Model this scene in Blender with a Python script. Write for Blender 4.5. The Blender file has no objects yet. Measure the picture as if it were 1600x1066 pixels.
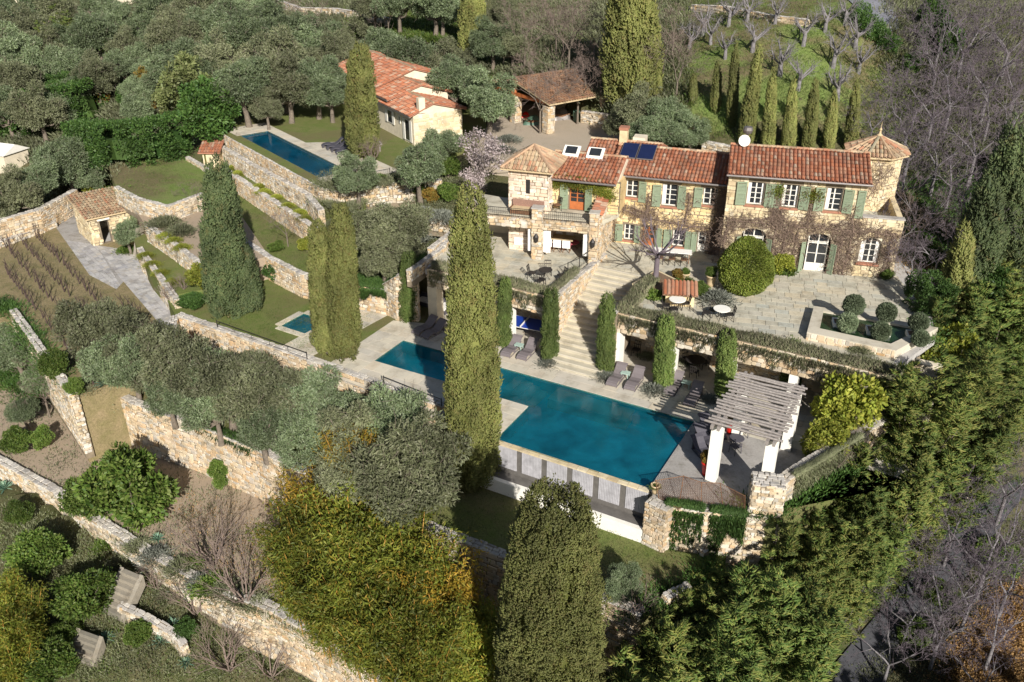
import bpy, math, random
import numpy as np
from mathutils import Vector
from mathutils.geometry import tessellate_polygon
random.seed(7); RNG = np.random.default_rng(11)
R = math.radians
SC = bpy.context.scene; COL = SC.collection
# ---------------------------------------------------------------- camera, light, exposure
CAMH, F, TH = 27.0, 1370.0, R(28.2)
CT, ST_ = math.cos(TH), math.sin(TH)
cam = bpy.data.objects.new('camera', bpy.data.cameras.new('camera')); COL.objects.link(cam)
cam.location = (0, 0, CAMH); cam.rotation_euler = (R(90) - TH, 0, 0)
cam.data.sensor_width = 36; cam.data.lens = 36 * F / 1600; cam.data.clip_end = 3000; cam.data.clip_start = .5
SC.camera = cam
SUN_EL = R(29.5); SHX, SHY = -.25, .968                       # direction in which shadows fall on the ground
W_ = bpy.data.worlds.new('World'); SC.world = W_; W_.use_nodes = True
nt = W_.node_tree; sky = nt.nodes.new('ShaderNodeTexSky'); sky.sky_type = 'NISHITA'; sky.sun_disc = False
sky.sun_elevation = SUN_EL; sky.sun_rotation = math.atan2(-SHX, -SHY)
bg = nt.nodes['Background']; nt.links.new(sky.outputs[0], bg.inputs[0]); bg.inputs[1].default_value = .055
sl = bpy.data.lights.new('sun', 'SUN'); sl.energy = 5.0; sl.angle = R(.5); sl.color = (1, .955, .88)
so = bpy.data.objects.new('sun', sl); COL.objects.link(so)
so.rotation_euler = Vector((SHX * math.cos(SUN_EL), SHY * math.cos(SUN_EL), -math.sin(SUN_EL))).to_track_quat('-Z', 'Y').to_euler()
SC.view_settings.view_transform = 'Standard'; SC.view_settings.look = 'None'
SC.view_settings.exposure = .45; SC.view_settings.gamma = 1; SC.view_settings.use_curve_mapping = False
SC.cycles.max_bounces = 6; SC.cycles.transparent_max_bounces = 8; SC.cycles.use_adaptive_sampling = True
# ---------------------------------------------------------------- survey: photo sight lines to ground positions
def ray(px, py):
    u = (px - 800) / F; v = (py - 533) / F
    return (u, CT - v * ST_, -(ST_ + v * CT))
def W(px, py, z=0.0):
    d = ray(px, py); t = (z - CAMH) / d[2]
    return Vector((d[0] * t, d[1] * t, z))
def W2(px, py, z=0.0):
    w = W(px, py, z); return (w.x, w.y)
K = 27 / 23.
PO = W(630, 534, -.1); PA = R(-29)
E1 = Vector((math.cos(PA), math.sin(PA), 0)); E2 = Vector((-math.sin(PA), math.cos(PA), 0))
def ST(s, t, z=0.0):
    p = PO + K * (s * E1 + t * E2); return Vector((p.x, p.y, z))
def ST2(s, t):
    p = ST(s, t); return (p.x, p.y)
T = 3.75
# ---------------------------------------------------------------- objects
def link(o, parent=None):
    COL.objects.link(o)
    if parent is not None: o.parent = parent
    return o
def tag(o, label=None, cat=None, group=None, kind=None):
    if label: o['label'] = label
    if cat: o['category'] = cat
    if group: o['group'] = group
    if kind: o['kind'] = kind
    return o
def empty(name, loc=(0, 0, 0), rz=0, label=None, cat=None, group=None):
    o = bpy.data.objects.new(name, None); COL.objects.link(o); o.location = loc; o.rotation_euler = (0, 0, rz)
    return tag(o, label, cat, group)
def obj(name, me, mat, parent=None, smooth=False, loc=None, rz=None):
    if mat is not None and not me.materials: me.materials.append(mat)
    if smooth:
        me.polygons.foreach_set('use_smooth', [True] * len(me.polygons))
    o = bpy.data.objects.new(name, me); link(o, parent)
    if loc is not None: o.location = loc
    if rz is not None: o.rotation_euler = (0, 0, rz)
    return o
def fast(V, Fc):
    V = np.asarray(V, dtype=np.float32).reshape(-1, 3); Fc = np.asarray(Fc, dtype=np.int32); n, k = Fc.shape
    me = bpy.data.meshes.new('m'); me.vertices.add(len(V)); me.vertices.foreach_set('co', V.ravel())
    me.loops.add(n * k); me.polygons.add(n)
    me.loops.foreach_set('vertex_index', Fc.ravel())
    me.polygons.foreach_set('loop_start', np.arange(0, n * k, k, dtype=np.int32))
    me.polygons.foreach_set('loop_total', np.full(n, k, dtype=np.int32))
    me.update(calc_edges=True); return me
def children(o): return [c for c in ALLOBJ() if c.parent == o]
def copy_kids(src, dst, kids):
    for ch, sub in kids:
        c = ch.copy(); COL.objects.link(c); c.parent = dst
        for g in sub:
            d = g.copy(); COL.objects.link(d); d.parent = c
class MB:
    def __init__(s): s.v = []; s.f = []
    def add(s, V, Fc):
        b = len(s.v); s.v += [tuple(x) for x in V]; s.f += [tuple(i + b for i in f) for f in Fc]; return s
    def box(s, x0, x1, y0, y1, z0, z1):
        return s.add([(x0,y0,z0),(x1,y0,z0),(x1,y1,z0),(x0,y1,z0),(x0,y0,z1),(x1,y0,z1),(x1,y1,z1),(x0,y1,z1)],
                     [(0,3,2,1),(4,5,6,7),(0,1,5,4),(1,2,6,5),(2,3,7,6),(3,0,4,7)])
    def obox(s, o, ex, ey, ez):                      # oriented box from a corner and three edge vectors
        o, ex, ey, ez = map(Vector, (o, ex, ey, ez))
        return s.add([o, o+ex, o+ex+ey, o+ey, o+ez, o+ex+ez, o+ex+ey+ez, o+ey+ez],
                     [(0,3,2,1),(4,5,6,7),(0,1,5,4),(1,2,6,5),(2,3,7,6),(3,0,4,7)])
    def beam(s, a, b, w, h):                         # bar from a to b, w wide, h deep, centred
        a, b = Vector(a), Vector(b); d = b - a; side = d.cross(Vector((0,0,1)))
        side = Vector((1,0,0)) if side.length < 1e-6 else side.normalized()
        up = side.cross(d).normalized()
        return s.obox(a - side*w/2 - up*h/2, d, side*w, up*h)
    def prism(s, pts, z0, z1):
        n = len(pts); zt = z1 if isinstance(z1, (list, tuple)) else [z1]*n
        b = [(p[0], p[1], z0) for p in pts]; t = [(p[0], p[1], z) for p, z in zip(pts, zt)]
        return s.add(b + t, [tuple(range(n-1, -1, -1)), tuple(range(n, 2*n))] + [(i, (i+1) % n, n+(i+1) % n, n+i) for i in range(n)])
    def tube(s, pts, rad, n=6, cap=True):
        pts = [Vector(p) for p in pts]; r = rad if isinstance(rad, (list, tuple)) else [rad]*len(pts)
        b = len(s.v); prev = None
        for i, p in enumerate(pts):
            d = (pts[min(i+1, len(pts)-1)] - pts[max(i-1, 0)]).normalized()
            a = d.cross(Vector((0,0,1)) if abs(d.z) < .9 else Vector((1,0,0))).normalized() if prev is None else (prev - d*prev.dot(d)).normalized()
            prev = a; c = d.cross(a)
            for k in range(n):
                t = 2*math.pi*k/n; s.v.append(tuple(p + (a*math.cos(t) + c*math.sin(t))*r[i]))
        for i in range(len(pts)-1):
            for k in range(n):
                s.f.append((b+i*n+k, b+i*n+(k+1) % n, b+(i+1)*n+(k+1) % n, b+(i+1)*n+k))
        if cap:
            s.f.append(tuple(b+k for k in range(n-1, -1, -1))); s.f.append(tuple(b+(len(pts)-1)*n+k for k in range(n)))
        return s
    def lathe(s, prof, n=14, c=(0,0,0)):
        b = len(s.v)
        for r, z in prof:
            for k in range(n):
                t = 2*math.pi*k/n; s.v.append((c[0]+r*math.cos(t), c[1]+r*math.sin(t), c[2]+z))
        for i in range(len(prof)-1):
            for k in range(n):
                s.f.append((b+i*n+k, b+i*n+(k+1) % n, b+(i+1)*n+(k+1) % n, b+(i+1)*n+k))
        s.f.append(tuple(b+k for k in range(n-1, -1, -1))); s.f.append(tuple(b+(len(prof)-1)*n+k for k in range(n)))
        return s
    def mesh(s):
        me = bpy.data.meshes.new('m'); me.from_pydata(s.v, [], s.f); me.update(); return me
    def build(s, name, mat, parent=None, smooth=False, **k):
        return obj(name, s.mesh(), mat, parent, smooth, **k)
def inside(p, poly):
    x, y = p[0], p[1]; c = False; j = len(poly)-1
    for i in range(len(poly)):
        xi, yi = poly[i][0], poly[i][1]; xj, yj = poly[j][0], poly[j][1]
        if (yi > y) != (yj > y) and x < (xj-xi)*(y-yi)/(yj-yi)+xi: c = not c
        j = i
    return c
def area2(p): return sum(p[i][0]*p[(i+1) % len(p)][1]-p[(i+1) % len(p)][0]*p[i][1] for i in range(len(p)))
def ccw(p): return p if area2(p) > 0 else p[::-1]
def clip(sub, con):                                  # Sutherland-Hodgman, convex ccw clipper
    out = list(sub)
    for i in range(len(con)):
        a, b = con[i], con[(i+1) % len(con)]; inp = out; out = []
        if not inp: break
        sd = lambda p: (b[0]-a[0])*(p[1]-a[1])-(b[1]-a[1])*(p[0]-a[0])
        for j in range(len(inp)):
            p, q = inp[j], inp[(j+1) % len(inp)]; sp, sq = sd(p), sd(q)
            if sp >= 0: out.append(p)
            if (sp >= 0) != (sq >= 0):
                t = sp/(sp-sq); out.append((p[0]+t*(q[0]-p[0]), p[1]+t*(q[1]-p[1])))
    return out
# ---------------------------------------------------------------- materials
def mk(name):
    m = bpy.data.materials.new(name); m.use_nodes = True; nt = m.node_tree
    return m, nt, nt.nodes['Principled BSDF']
def nd(nt, typ, **k):
    n = nt.nodes.new(typ)
    for a, v in k.items(): setattr(n, a, v)
    return n
def ramp(nt, fac, cols, pos=None, interp='LINEAR'):
    r = nd(nt, 'ShaderNodeValToRGB'); r.color_ramp.interpolation = interp; el = r.color_ramp.elements
    n = len(cols); pos = pos or [i/(n-1) for i in range(n)]
    while len(el) < n: el.new(.5)
    for e, c, p in zip(el, cols, pos): e.position = p; e.color = (*c, 1)
    nt.links.new(fac, r.inputs[0]); return r.outputs[0]
def mixc(nt, fac, a, b, mode='MIX'):
    m = nd(nt, 'ShaderNodeMix', data_type='RGBA', blend_type=mode)
    for i, v in ((0, fac), (6, a), (7, b)):
        if hasattr(v, 'is_linked') or hasattr(v, 'links'): nt.links.new(v, m.inputs[i])
        else: m.inputs[i].default_value = v if i == 0 else (*v, 1)
    return m.outputs[2]
def noise(nt, scale, detail=4, rough=.6, coord='Object', dist=0):
    tc = nd(nt, 'ShaderNodeTexCoord') if coord != 'World' else nd(nt, 'ShaderNodeNewGeometry')
    n = nd(nt, 'ShaderNodeTexNoise'); n.inputs['Scale'].default_value = scale
    n.inputs['Detail'].default_value = detail; n.inputs['Roughness'].default_value = rough; n.inputs['Distortion'].default_value = dist
    nt.links.new(tc.outputs['Position' if coord == 'World' else coord], n.inputs['Vector']); return n.outputs['Fac']
def rnd(nt):                                         # one random value per piece, whether an island or an object of its own
    g = nd(nt, 'ShaderNodeNewGeometry'); o = nd(nt, 'ShaderNodeObjectInfo')
    a = nd(nt, 'ShaderNodeMath', operation='ADD'); f = nd(nt, 'ShaderNodeMath', operation='FRACT')
    nt.links.new(g.outputs['Random Per Island'], a.inputs[0]); nt.links.new(o.outputs['Random'], a.inputs[1])
    nt.links.new(a.outputs[0], f.inputs[0]); return f.outputs[0]
def bump(nt, b, h, strength=.4, dist=.02):
    n = nd(nt, 'ShaderNodeBump'); n.inputs['Strength'].default_value = strength; n.inputs['Distance'].default_value = dist
    nt.links.new(h, n.inputs['Height']); nt.links.new(n.outputs[0], b.inputs['Normal'])
def plain(name, c, rough=.7, var=.15, scale=3, metal=0, bmp=0, spec=None):
    m, nt, b = mk(name); n = noise(nt, scale, 5, .65, 'World')
    lo = tuple(x*(1-var) for x in c); hi = tuple(min(1, x*(1+var)) for x in c)
    nt.links.new(ramp(nt, n, [lo, hi], [.3, .7]), b.inputs['Base Color'])
    b.inputs['Roughness'].default_value = rough; b.inputs['Metallic'].default_value = metal
    if spec is not None: b.inputs['Specular IOR Level'].default_value = spec
    if bmp: bump(nt, b, noise(nt, scale*8, 4, .6, 'World'), bmp)
    return m
def pieces(name, cols, rough=.85, wear=(.12, .12, .12), wearamt=.35, scale=9, bmp=.5, pos=None, moss=0):
    m, nt, b = mk(name); c = ramp(nt, rnd(nt), cols, pos)
    n = noise(nt, scale, 6, .7, 'World'); w = ramp(nt, n, [(0,)*3, (1,)*3], [.45, .75])
    g = nd(nt, 'ShaderNodeMath', operation='MULTIPLY'); g.inputs[1].default_value = wearamt; nt.links.new(w, g.inputs[0])
    c = mixc(nt, g.outputs[0], c, wear)
    n2 = noise(nt, .8, 6, .7, 'World'); c = mixc(nt, .8, c, ramp(nt, n2, [(.55,.52,.48), (1.0,)*3, (1.18,)*3], [.3, .5, .72]), 'MULTIPLY')
    if moss: c = mixc(nt, ramp(nt, noise(nt, 1.3, 7, .75, 'World'), [(0,)*3, (moss,)*3], [.54, .68]), c, (.11,.105,.065))
    nt.links.new(c, b.inputs['Base Color']); b.inputs['Roughness'].default_value = rough
    b.inputs['Specular IOR Level'].default_value = .25
    if bmp: bump(nt, b, noise(nt, 22, 5, .7, 'World'), bmp, .03)
    return m
def ground(name, cols, scale=.6, fine=9, pos=None, bmp=.6, cols2=None, f2=.18):
    m, nt, b = mk(name)
    c = ramp(nt, noise(nt, scale, 8, .72, 'World', .4), cols, pos)
    if cols2: c = mixc(nt, ramp(nt, noise(nt, f2, 5, .6, 'World'), [(0,)*3, (1,)*3], [.47, .58]), c, ramp(nt, noise(nt, scale*3, 6, .7, 'World'), cols2))
    c = mixc(nt, .8, c, ramp(nt, noise(nt, fine, 6, .8, 'World'), [(.55,)*3, (1.35,)*3], [.3, .7]), 'MULTIPLY')
    nt.links.new(c, b.inputs['Base Color']); b.inputs['Roughness'].default_value = .95; b.inputs['Specular IOR Level'].default_value = .1
    bump(nt, b, noise(nt, fine*1.5, 6, .75, 'World'), bmp, .08); return m
def leafmat(name, cols, trans=.25, big=.5, brown=False):
    m, nt, b = mk(name); c = ramp(nt, rnd(nt), cols)
    n = ramp(nt, noise(nt, big, 3, .55, 'World'), [(.55,)*3, (1.35,)*3], [.32, .68]); c = mixc(nt, .8, c, n, 'MULTIPLY')
    if brown: c = mixc(nt, ramp(nt, noise(nt, 1.6, 5, .7, 'World'), [(0,)*3, (.55,)*3], [.56, .72]), c, (.20,.135,.05))
    o = nd(nt, 'ShaderNodeObjectInfo'); hs = nd(nt, 'ShaderNodeHueSaturation')
    mr = nd(nt, 'ShaderNodeMapRange'); mr.inputs[3].default_value = .7; mr.inputs[4].default_value = 1.3
    nt.links.new(o.outputs['Random'], mr.inputs[0]); nt.links.new(mr.outputs[0], hs.inputs['Value']); nt.links.new(c, hs.inputs['Color'])
    c = hs.outputs[0]; nt.links.new(c, b.inputs['Base Color']); b.inputs['Roughness'].default_value = .55; b.inputs['Specular IOR Level'].default_value = .3
    t = nd(nt, 'ShaderNodeBsdfTranslucent'); nt.links.new(c, t.inputs[0]); mx = nd(nt, 'ShaderNodeMixShader'); mx.inputs[0].default_value = trans
    nt.links.new(b.outputs[0], mx.inputs[1]); nt.links.new(t.outputs[0], mx.inputs[2]); nt.links.new(mx.outputs[0], nt.nodes['Material Output'].inputs[0])
    return m
M = {}
M['wet'] = plain('wet_dark_stone', (.13,.12,.11), .4, .2, 3)
M['forest_shade'] = ground('shade_toned_floor', [(.03,.026,.02),(.06,.05,.035),(.045,.045,.025),(.09,.065,.04)], .8, 9)  # wood floor, near-black because the shade is painted into its colour
M['mortar'] = plain('lime_mortar', (.22,.175,.12), .95, .25, 2, bmp=.5)
M['stone'] = pieces('rubble_stone', [(.30,.24,.17),(.58,.49,.36),(.68,.62,.52),(.48,.35,.21),(.66,.55,.38),(.42,.39,.34),(.72,.68,.60),(.62,.44,.24),(.56,.50,.40)], wearamt=.3, moss=.75)
M['stone_w'] = pieces('warm_rubble_stone', [(.42,.32,.21),(.58,.46,.31),(.64,.53,.37),(.54,.36,.19),(.60,.51,.38),(.42,.38,.32),(.70,.63,.52),(.60,.41,.23),(.50,.46,.40)], wearamt=.3, wear=(.2,.16,.12), moss=.6)
M['ashlar'] = pieces('pale_dressed_stone', [(.56,.45,.28),(.68,.57,.38),(.62,.51,.31),(.72,.64,.47),(.52,.41,.26),(.66,.54,.33)], wearamt=.28, wear=(.3,.24,.16))
M['pinkstone'] = pieces('pinkish_turret_stone', [(.66,.52,.40),(.76,.64,.50),(.70,.52,.38),(.78,.70,.58),(.58,.48,.40),(.74,.58,.42)], wearamt=.2)
M['cap'] = pieces('grey_cap_stone', [(.40,.37,.34),(.52,.48,.43),(.34,.32,.30),(.60,.56,.50),(.46,.42,.36)], wearamt=.35, moss=.5)
M['plaster'] = pieces('yellow_limewash_stone', [(.66,.49,.24),(.74,.57,.31),(.70,.54,.28),(.76,.62,.38),(.62,.45,.22)], wearamt=.3, wear=(.36,.26,.14), bmp=.6)
M['cream'] = plain('cream_plaster', (.66,.58,.44), .9, .14, 1.6, bmp=.3)
M['deck'] = pieces('stone_paving', [(.42,.40,.32),(.49,.46,.37),(.53,.48,.37),(.45,.43,.36),(.54,.47,.34),(.44,.44,.38),(.48,.43,.34)], wearamt=.35, wear=(.34,.32,.26), scale=2.2, bmp=.25, moss=.35)
M['pale_deck'] = pieces('pale_stone_paving', [(.50,.46,.38),(.56,.51,.41),(.60,.54,.43),(.52,.48,.41),(.58,.50,.38),(.48,.45,.39)], wearamt=.28, wear=(.36,.33,.28), scale=1.6, bmp=.2, moss=.2)
M['dirty'] = pieces('dirty_old_stone', [(.26,.23,.18),(.33,.29,.23),(.22,.20,.16)], wearamt=.5)
M['step'] = pieces('stone_stair', [(.46,.42,.33),(.52,.47,.36),(.56,.50,.38)], wearamt=.3, wear=(.3,.27,.2), scale=2)
M['tile'] = pieces('terracotta_roof_tile', [(.30,.10,.05),(.40,.135,.065),(.47,.18,.09),(.34,.12,.065),(.50,.25,.15),(.26,.12,.08),(.42,.16,.08),(.44,.32,.23),(.36,.125,.06)], wearamt=.55, wear=(.17,.14,.11), scale=5)
M['oldtile'] = pieces('mossy_buff_roof_tile', [(.42,.29,.18),(.50,.36,.23),(.36,.20,.12),(.30,.22,.15),(.52,.41,.27),(.42,.19,.11),(.33,.29,.20)], wearamt=.5, wear=(.18,.15,.1), scale=5)
M['white'] = plain('white_limewash', (.80,.77,.70), .8, .05, 2, bmp=.1)
M['chalk'] = plain('grey_white_render', (.40,.39,.41), .75, .25, 2.5)
M['wood'] = plain('weathered_grey_wood', (.27,.24,.22), .85, .3, 9, bmp=.4)
M['brownwood'] = plain('brown_timber', (.16,.08,.04), .8, .3, 6, bmp=.3)
M['orangewood'] = plain('orange_varnished_wood', (.42,.13,.04), .5, .15, 5)
M['shutter'] = plain('sage_green_paint', (.215,.265,.175), .65, .1, 4)
M['frame'] = plain('cream_white_paint', (.72,.69,.62), .5, .06, 4)
M['glass'] = plain('dark_window_glass', (.025,.028,.032), .08, .2, 1, spec=.8)
M['iron'] = plain('dark_iron', (.035,.03,.028), .55, .2, 8, metal=.3)
M['rattan'] = plain('taupe_wicker', (.17,.145,.15), .7, .15, 30, bmp=.5)
M['rattan_dark'] = plain('charcoal_wicker', (.075,.07,.085), .7, .15, 30, bmp=.4)
M['red'] = plain('glossy_red_glaze', (.62,.02,.012), .25, .05, 3)
M['blue'] = plain('royal_blue_board', (.012,.05,.34), .35, .05, 3)
M['buff'] = plain('buff_terracotta', (.52,.40,.24), .8, .12, 6)
M['terra'] = plain('red_brick_sill', (.36,.16,.10), .85, .15, 6)
M['solar'] = plain('navy_solar_glass', (.012,.018,.06), .12, .1, 2, spec=.8)
M['cloth'] = plain('white_canvas', (.78,.76,.72), .9, .04, 4)
M['pink'] = plain('rose_cushion', (.45,.10,.13), .9, .1, 4)
M['zinc'] = plain('grey_zinc', (.20,.18,.17), .5, .15, 6, metal=.5)
M['concrete'] = plain('grey_concrete', (.42,.40,.38), .9, .15, 2, bmp=.2)
M['asphalt'] = plain('worn_asphalt', (.055,.055,.062), .9, .2, 1, bmp=.3)
M['trough'] = plain('green_ribbed_metal', (.07,.13,.09), .5, .1, 3)
M['bark'] = plain('grey_brown_bark', (.16,.13,.10), .95, .35, 8, bmp=.8)
M['palebark'] = plain('pale_grey_bark', (.19,.175,.18), .9, .25, 6, bmp=.6)
M['twig'] = plain('bare_mauve_twigs', (.14,.112,.128), .9, .25, 1.5)
M['twigbrown'] = plain('bare_brown_twigs', (.20,.15,.125), .9, .25, 1.5)
M['wallvine'] = plain('bare_wall_vine', (.21,.15,.115), .9, .3, 3)
M['paleroad'] = plain('pale_asphalt', (.20,.20,.225), .9, .15, 1)
M['vinewood'] = plain('dark_vine_wood', (.07,.045,.04), .95, .2, 5)
M['grass'] = ground('lawn_grass', [(.085,.125,.03),(.125,.17,.042),(.19,.19,.075),(.10,.14,.035)], .9, 14, cols2=[(.21,.165,.09),(.13,.15,.05)])
M['meadow'] = ground('orchard_meadow', [(.10,.16,.04),(.15,.22,.055),(.20,.22,.08),(.13,.19,.045)], .35, 8, cols2=[(.21,.16,.10),(.13,.13,.05)])
M['scrub'] = ground('rough_ground', [(.09,.09,.04),(.15,.125,.07),(.07,.09,.03),(.20,.16,.10)], .5, 7)
M['dry'] = ground('dry_vineyard_soil', [(.24,.185,.10),(.31,.24,.14),(.20,.175,.08),(.28,.21,.13)], 1.0, 9)
M['gravel'] = ground('tan_gravel', [(.32,.25,.18),(.38,.30,.22),(.29,.23,.165)], .8, 30, bmp=.3)
M['drivegravel'] = ground('drive_gravel', [(.36,.30,.23),(.43,.36,.28),(.30,.26,.17)], .5, 20, bmp=.3)
M['cobble'] = pieces('grey_cobble', [(.36,.35,.36),(.44,.42,.41),(.50,.48,.46),(.32,.31,.31),(.47,.43,.38)], wearamt=.25)
M['soil'] = ground('bare_soil', [(.17,.11,.07),(.22,.15,.10),(.14,.10,.06)], 1, 12)
M['leaflitter'] = ground('orange_leaf_litter', [(.12,.075,.035),(.20,.125,.055),(.08,.05,.03),(.26,.17,.08)], 1.2, 10)
M['liner'] = plain('teal_pool_mosaic', (.016,.52,.60), .5, .28, .9)
M['liner_dk'] = plain('deep_teal_pool_mosaic', (.012,.22,.36), .5, .15, .6)
M['bench'] = plain('stone_pool_bench', (.55,.47,.22), .6, .15, 1)
M['pondfloor'] = plain('green_pond_lining', (.04,.10,.05), .6, .2, 1)
def water(name, tint, wave=1.5, scat=(.014,.34,.47), amt=.22):
    m, nt, b = mk(name); nt.nodes.remove(b)
    tr = nd(nt, 'ShaderNodeBsdfTransparent'); tr.inputs[0].default_value = (*tint, 1)
    gl = nd(nt, 'ShaderNodeBsdfGlossy'); gl.inputs['Roughness'].default_value = .03
    fr = nd(nt, 'ShaderNodeFresnel'); fr.inputs[0].default_value = 1.33; mx = nd(nt, 'ShaderNodeMixShader')
    bp = nd(nt, 'ShaderNodeBump'); bp.inputs['Strength'].default_value = .35; bp.inputs['Distance'].default_value = .03
    nt.links.new(noise(nt, wave, 4, .6, 'World', .5), bp.inputs['Height'])
    nt.links.new(bp.outputs[0], gl.inputs['Normal']); nt.links.new(bp.outputs[0], fr.inputs['Normal'])
    nt.links.new(fr.outputs[0], mx.inputs[0]); nt.links.new(tr.outputs[0], mx.inputs[1]); nt.links.new(gl.outputs[0], mx.inputs[2])
    df = nd(nt, 'ShaderNodeBsdfDiffuse'); nt.links.new(ramp(nt, noise(nt, .45, 4, .6, 'World', .6), [tuple(c*.55 for c in scat), tuple(c*1.5 for c in scat)], [.3, .7]), df.inputs[0]); m2 = nd(nt, 'ShaderNodeMixShader'); m2.inputs[0].default_value = amt
    nt.links.new(tr.outputs[0], m2.inputs[1]); nt.links.new(df.outputs[0], m2.inputs[2]); nt.links.new(m2.outputs[0], mx.inputs[1])
    nt.links.new(mx.outputs[0], nt.nodes['Material Output'].inputs[0]); return m
M['water'] = water('pool_water', (.70, .93, .95)); M['deepwater'] = water('deep_blue_pool_water', (.6, .85, .95), 1.5, (.01,.20,.34), .24); M['pondwater'] = water('pond_water', (.6, .85, .65), 4, (.05,.12,.05), .3)
# foliage
M['goldbamboo'] = leafmat('golden_bamboo_foliage', [(.42,.25,.025),(.34,.24,.03),(.24,.24,.035),(.50,.30,.04)], .35)
M['cypress'] = leafmat('cypress_foliage', [(.105,.12,.03),(.155,.17,.045),(.20,.205,.065),(.13,.145,.035),(.17,.15,.05)], .12, brown=True)
M['cypress_dk'] = leafmat('dark_cypress_foliage', [(.05,.075,.03),(.08,.11,.04),(.11,.135,.055)], .1, brown=True)
M['column'] = leafmat('young_cypress_foliage', [(.075,.12,.026),(.115,.16,.038),(.15,.185,.05)], .12)
M['olive'] = leafmat('olive_foliage', [(.10,.14,.06),(.155,.205,.105),(.25,.29,.18),(.115,.155,.06),(.185,.22,.125)], .2)
M['olive_b'] = leafmat('browner_olive_foliage', [(.13,.15,.07),(.19,.205,.11),(.14,.145,.08),(.225,.23,.145)], .18)
M['green'] = leafmat('broadleaf_foliage', [(.045,.09,.014),(.08,.135,.022),(.12,.175,.032),(.15,.18,.05)], .2)
M['lime'] = leafmat('lime_yellow_foliage', [(.17,.22,.03),(.25,.28,.04),(.33,.32,.055),(.20,.24,.035)], .3)
M['hedge'] = leafmat('laurel_hedge_foliage', [(.028,.068,.014),(.055,.11,.022),(.085,.145,.034)], .15)
M['box'] = leafmat('box_foliage', [(.09,.13,.018),(.14,.18,.028),(.19,.215,.04),(.11,.14,.028)], .2)
M['topiary'] = leafmat('grey_green_topiary', [(.10,.135,.075),(.14,.175,.10),(.19,.22,.135)], .2)
M['palebush'] = leafmat('pale_bush_foliage', [(.12,.15,.05),(.17,.20,.07),(.20,.21,.09)], .2)
M['conifer_y'] = leafmat('yellowish_conifer_foliage', [(.07,.12,.024),(.12,.17,.033),(.20,.22,.05),(.27,.25,.07)], .2)  # yellower variant, varies the tone from one conifer to the next
M['browntile'] = pieces('brown_leaf_strewn_roof_tile', [(.26,.14,.08),(.34,.18,.10),(.22,.13,.09),(.30,.20,.13),(.38,.20,.11)], wearamt=.5, wear=(.14,.11,.08), scale=5)
M['conifer'] = leafmat('conifer_foliage', [(.055,.105,.022),(.10,.16,.034),(.20,.235,.055),(.075,.135,.028),(.28,.26,.07)], .22)
M['bamboo'] = leafmat('bamboo_foliage', [(.10,.14,.018),(.16,.20,.028),(.24,.235,.035),(.13,.17,.022),(.30,.21,.03)], .3)
M['cane'] = plain('orange_bamboo_cane', (.42,.23,.05), .6, .25, 3)
M['grey'] = leafmat('silver_grey_foliage', [(.16,.17,.14),(.22,.23,.19),(.12,.13,.10)], .15)
M['agave'] = leafmat('blue_green_agave', [(.08,.16,.11),(.13,.22,.15),(.18,.26,.17)], .1)
M['blossom'] = leafmat('pale_pink_blossom', [(.38,.31,.31),(.50,.43,.42),(.26,.20,.19)], .2)
M['trail'] = leafmat('trailing_rosemary', [(.16,.175,.085),(.22,.23,.12),(.30,.29,.18),(.21,.17,.12)], .2)
M['litter'] = leafmat('fallen_leaf_litter', [(.34,.19,.07),(.46,.29,.12),(.22,.12,.05),(.40,.25,.09),(.16,.10,.06)], .1)
M['rust'] = leafmat('rusty_foliage', [(.28,.13,.03),(.22,.16,.03),(.16,.16,.04)], .25)
# ---------------------------------------------------------------- generators
def rows_of(a, b, lo, hi):
    out = [a]
    while out[-1] < b:
        out.append(out[-1] + random.uniform(lo, hi))
    if len(out) > 2 and out[-1] - b > (hi - lo): out.pop()
    out[-1] = b
    return out
def stone_cells(L, z0f, z1f, size=.3, skip=None, reg=0.0):
    """irregular courses over a face L long between z0f(u) and z1f(u): list of cells (u0,u1,w0,w1)"""
    zmin = min(z0f(0), z0f(L)); zmax = max(z1f(0), z1f(L)); cells = []
    ws = rows_of(zmin, zmax, size*.5, size*.95)
    for w0, w1 in zip(ws, ws[1:]):
        if w1 - w0 < .04: continue
        us = rows_of(-random.random()*size, L, size*.55, size*1.9)
        for u0, u1 in zip(us, us[1:]):
            u0 = max(u0, 0); uc = (u0+u1)/2; wc = (w0+w1)/2
            if u1-u0 < .05 or wc < z0f(uc)-.02 or w1 > z1f(uc)+.06: continue
            if skip and skip(u0, u1, w0, w1): continue
            j = (1-reg)*size*.14
            cells.append((u0+random.uniform(-j,j), u1+random.uniform(-j,j), w0+random.uniform(-j,j), w1+random.uniform(-j,j)))
    return cells
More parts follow.
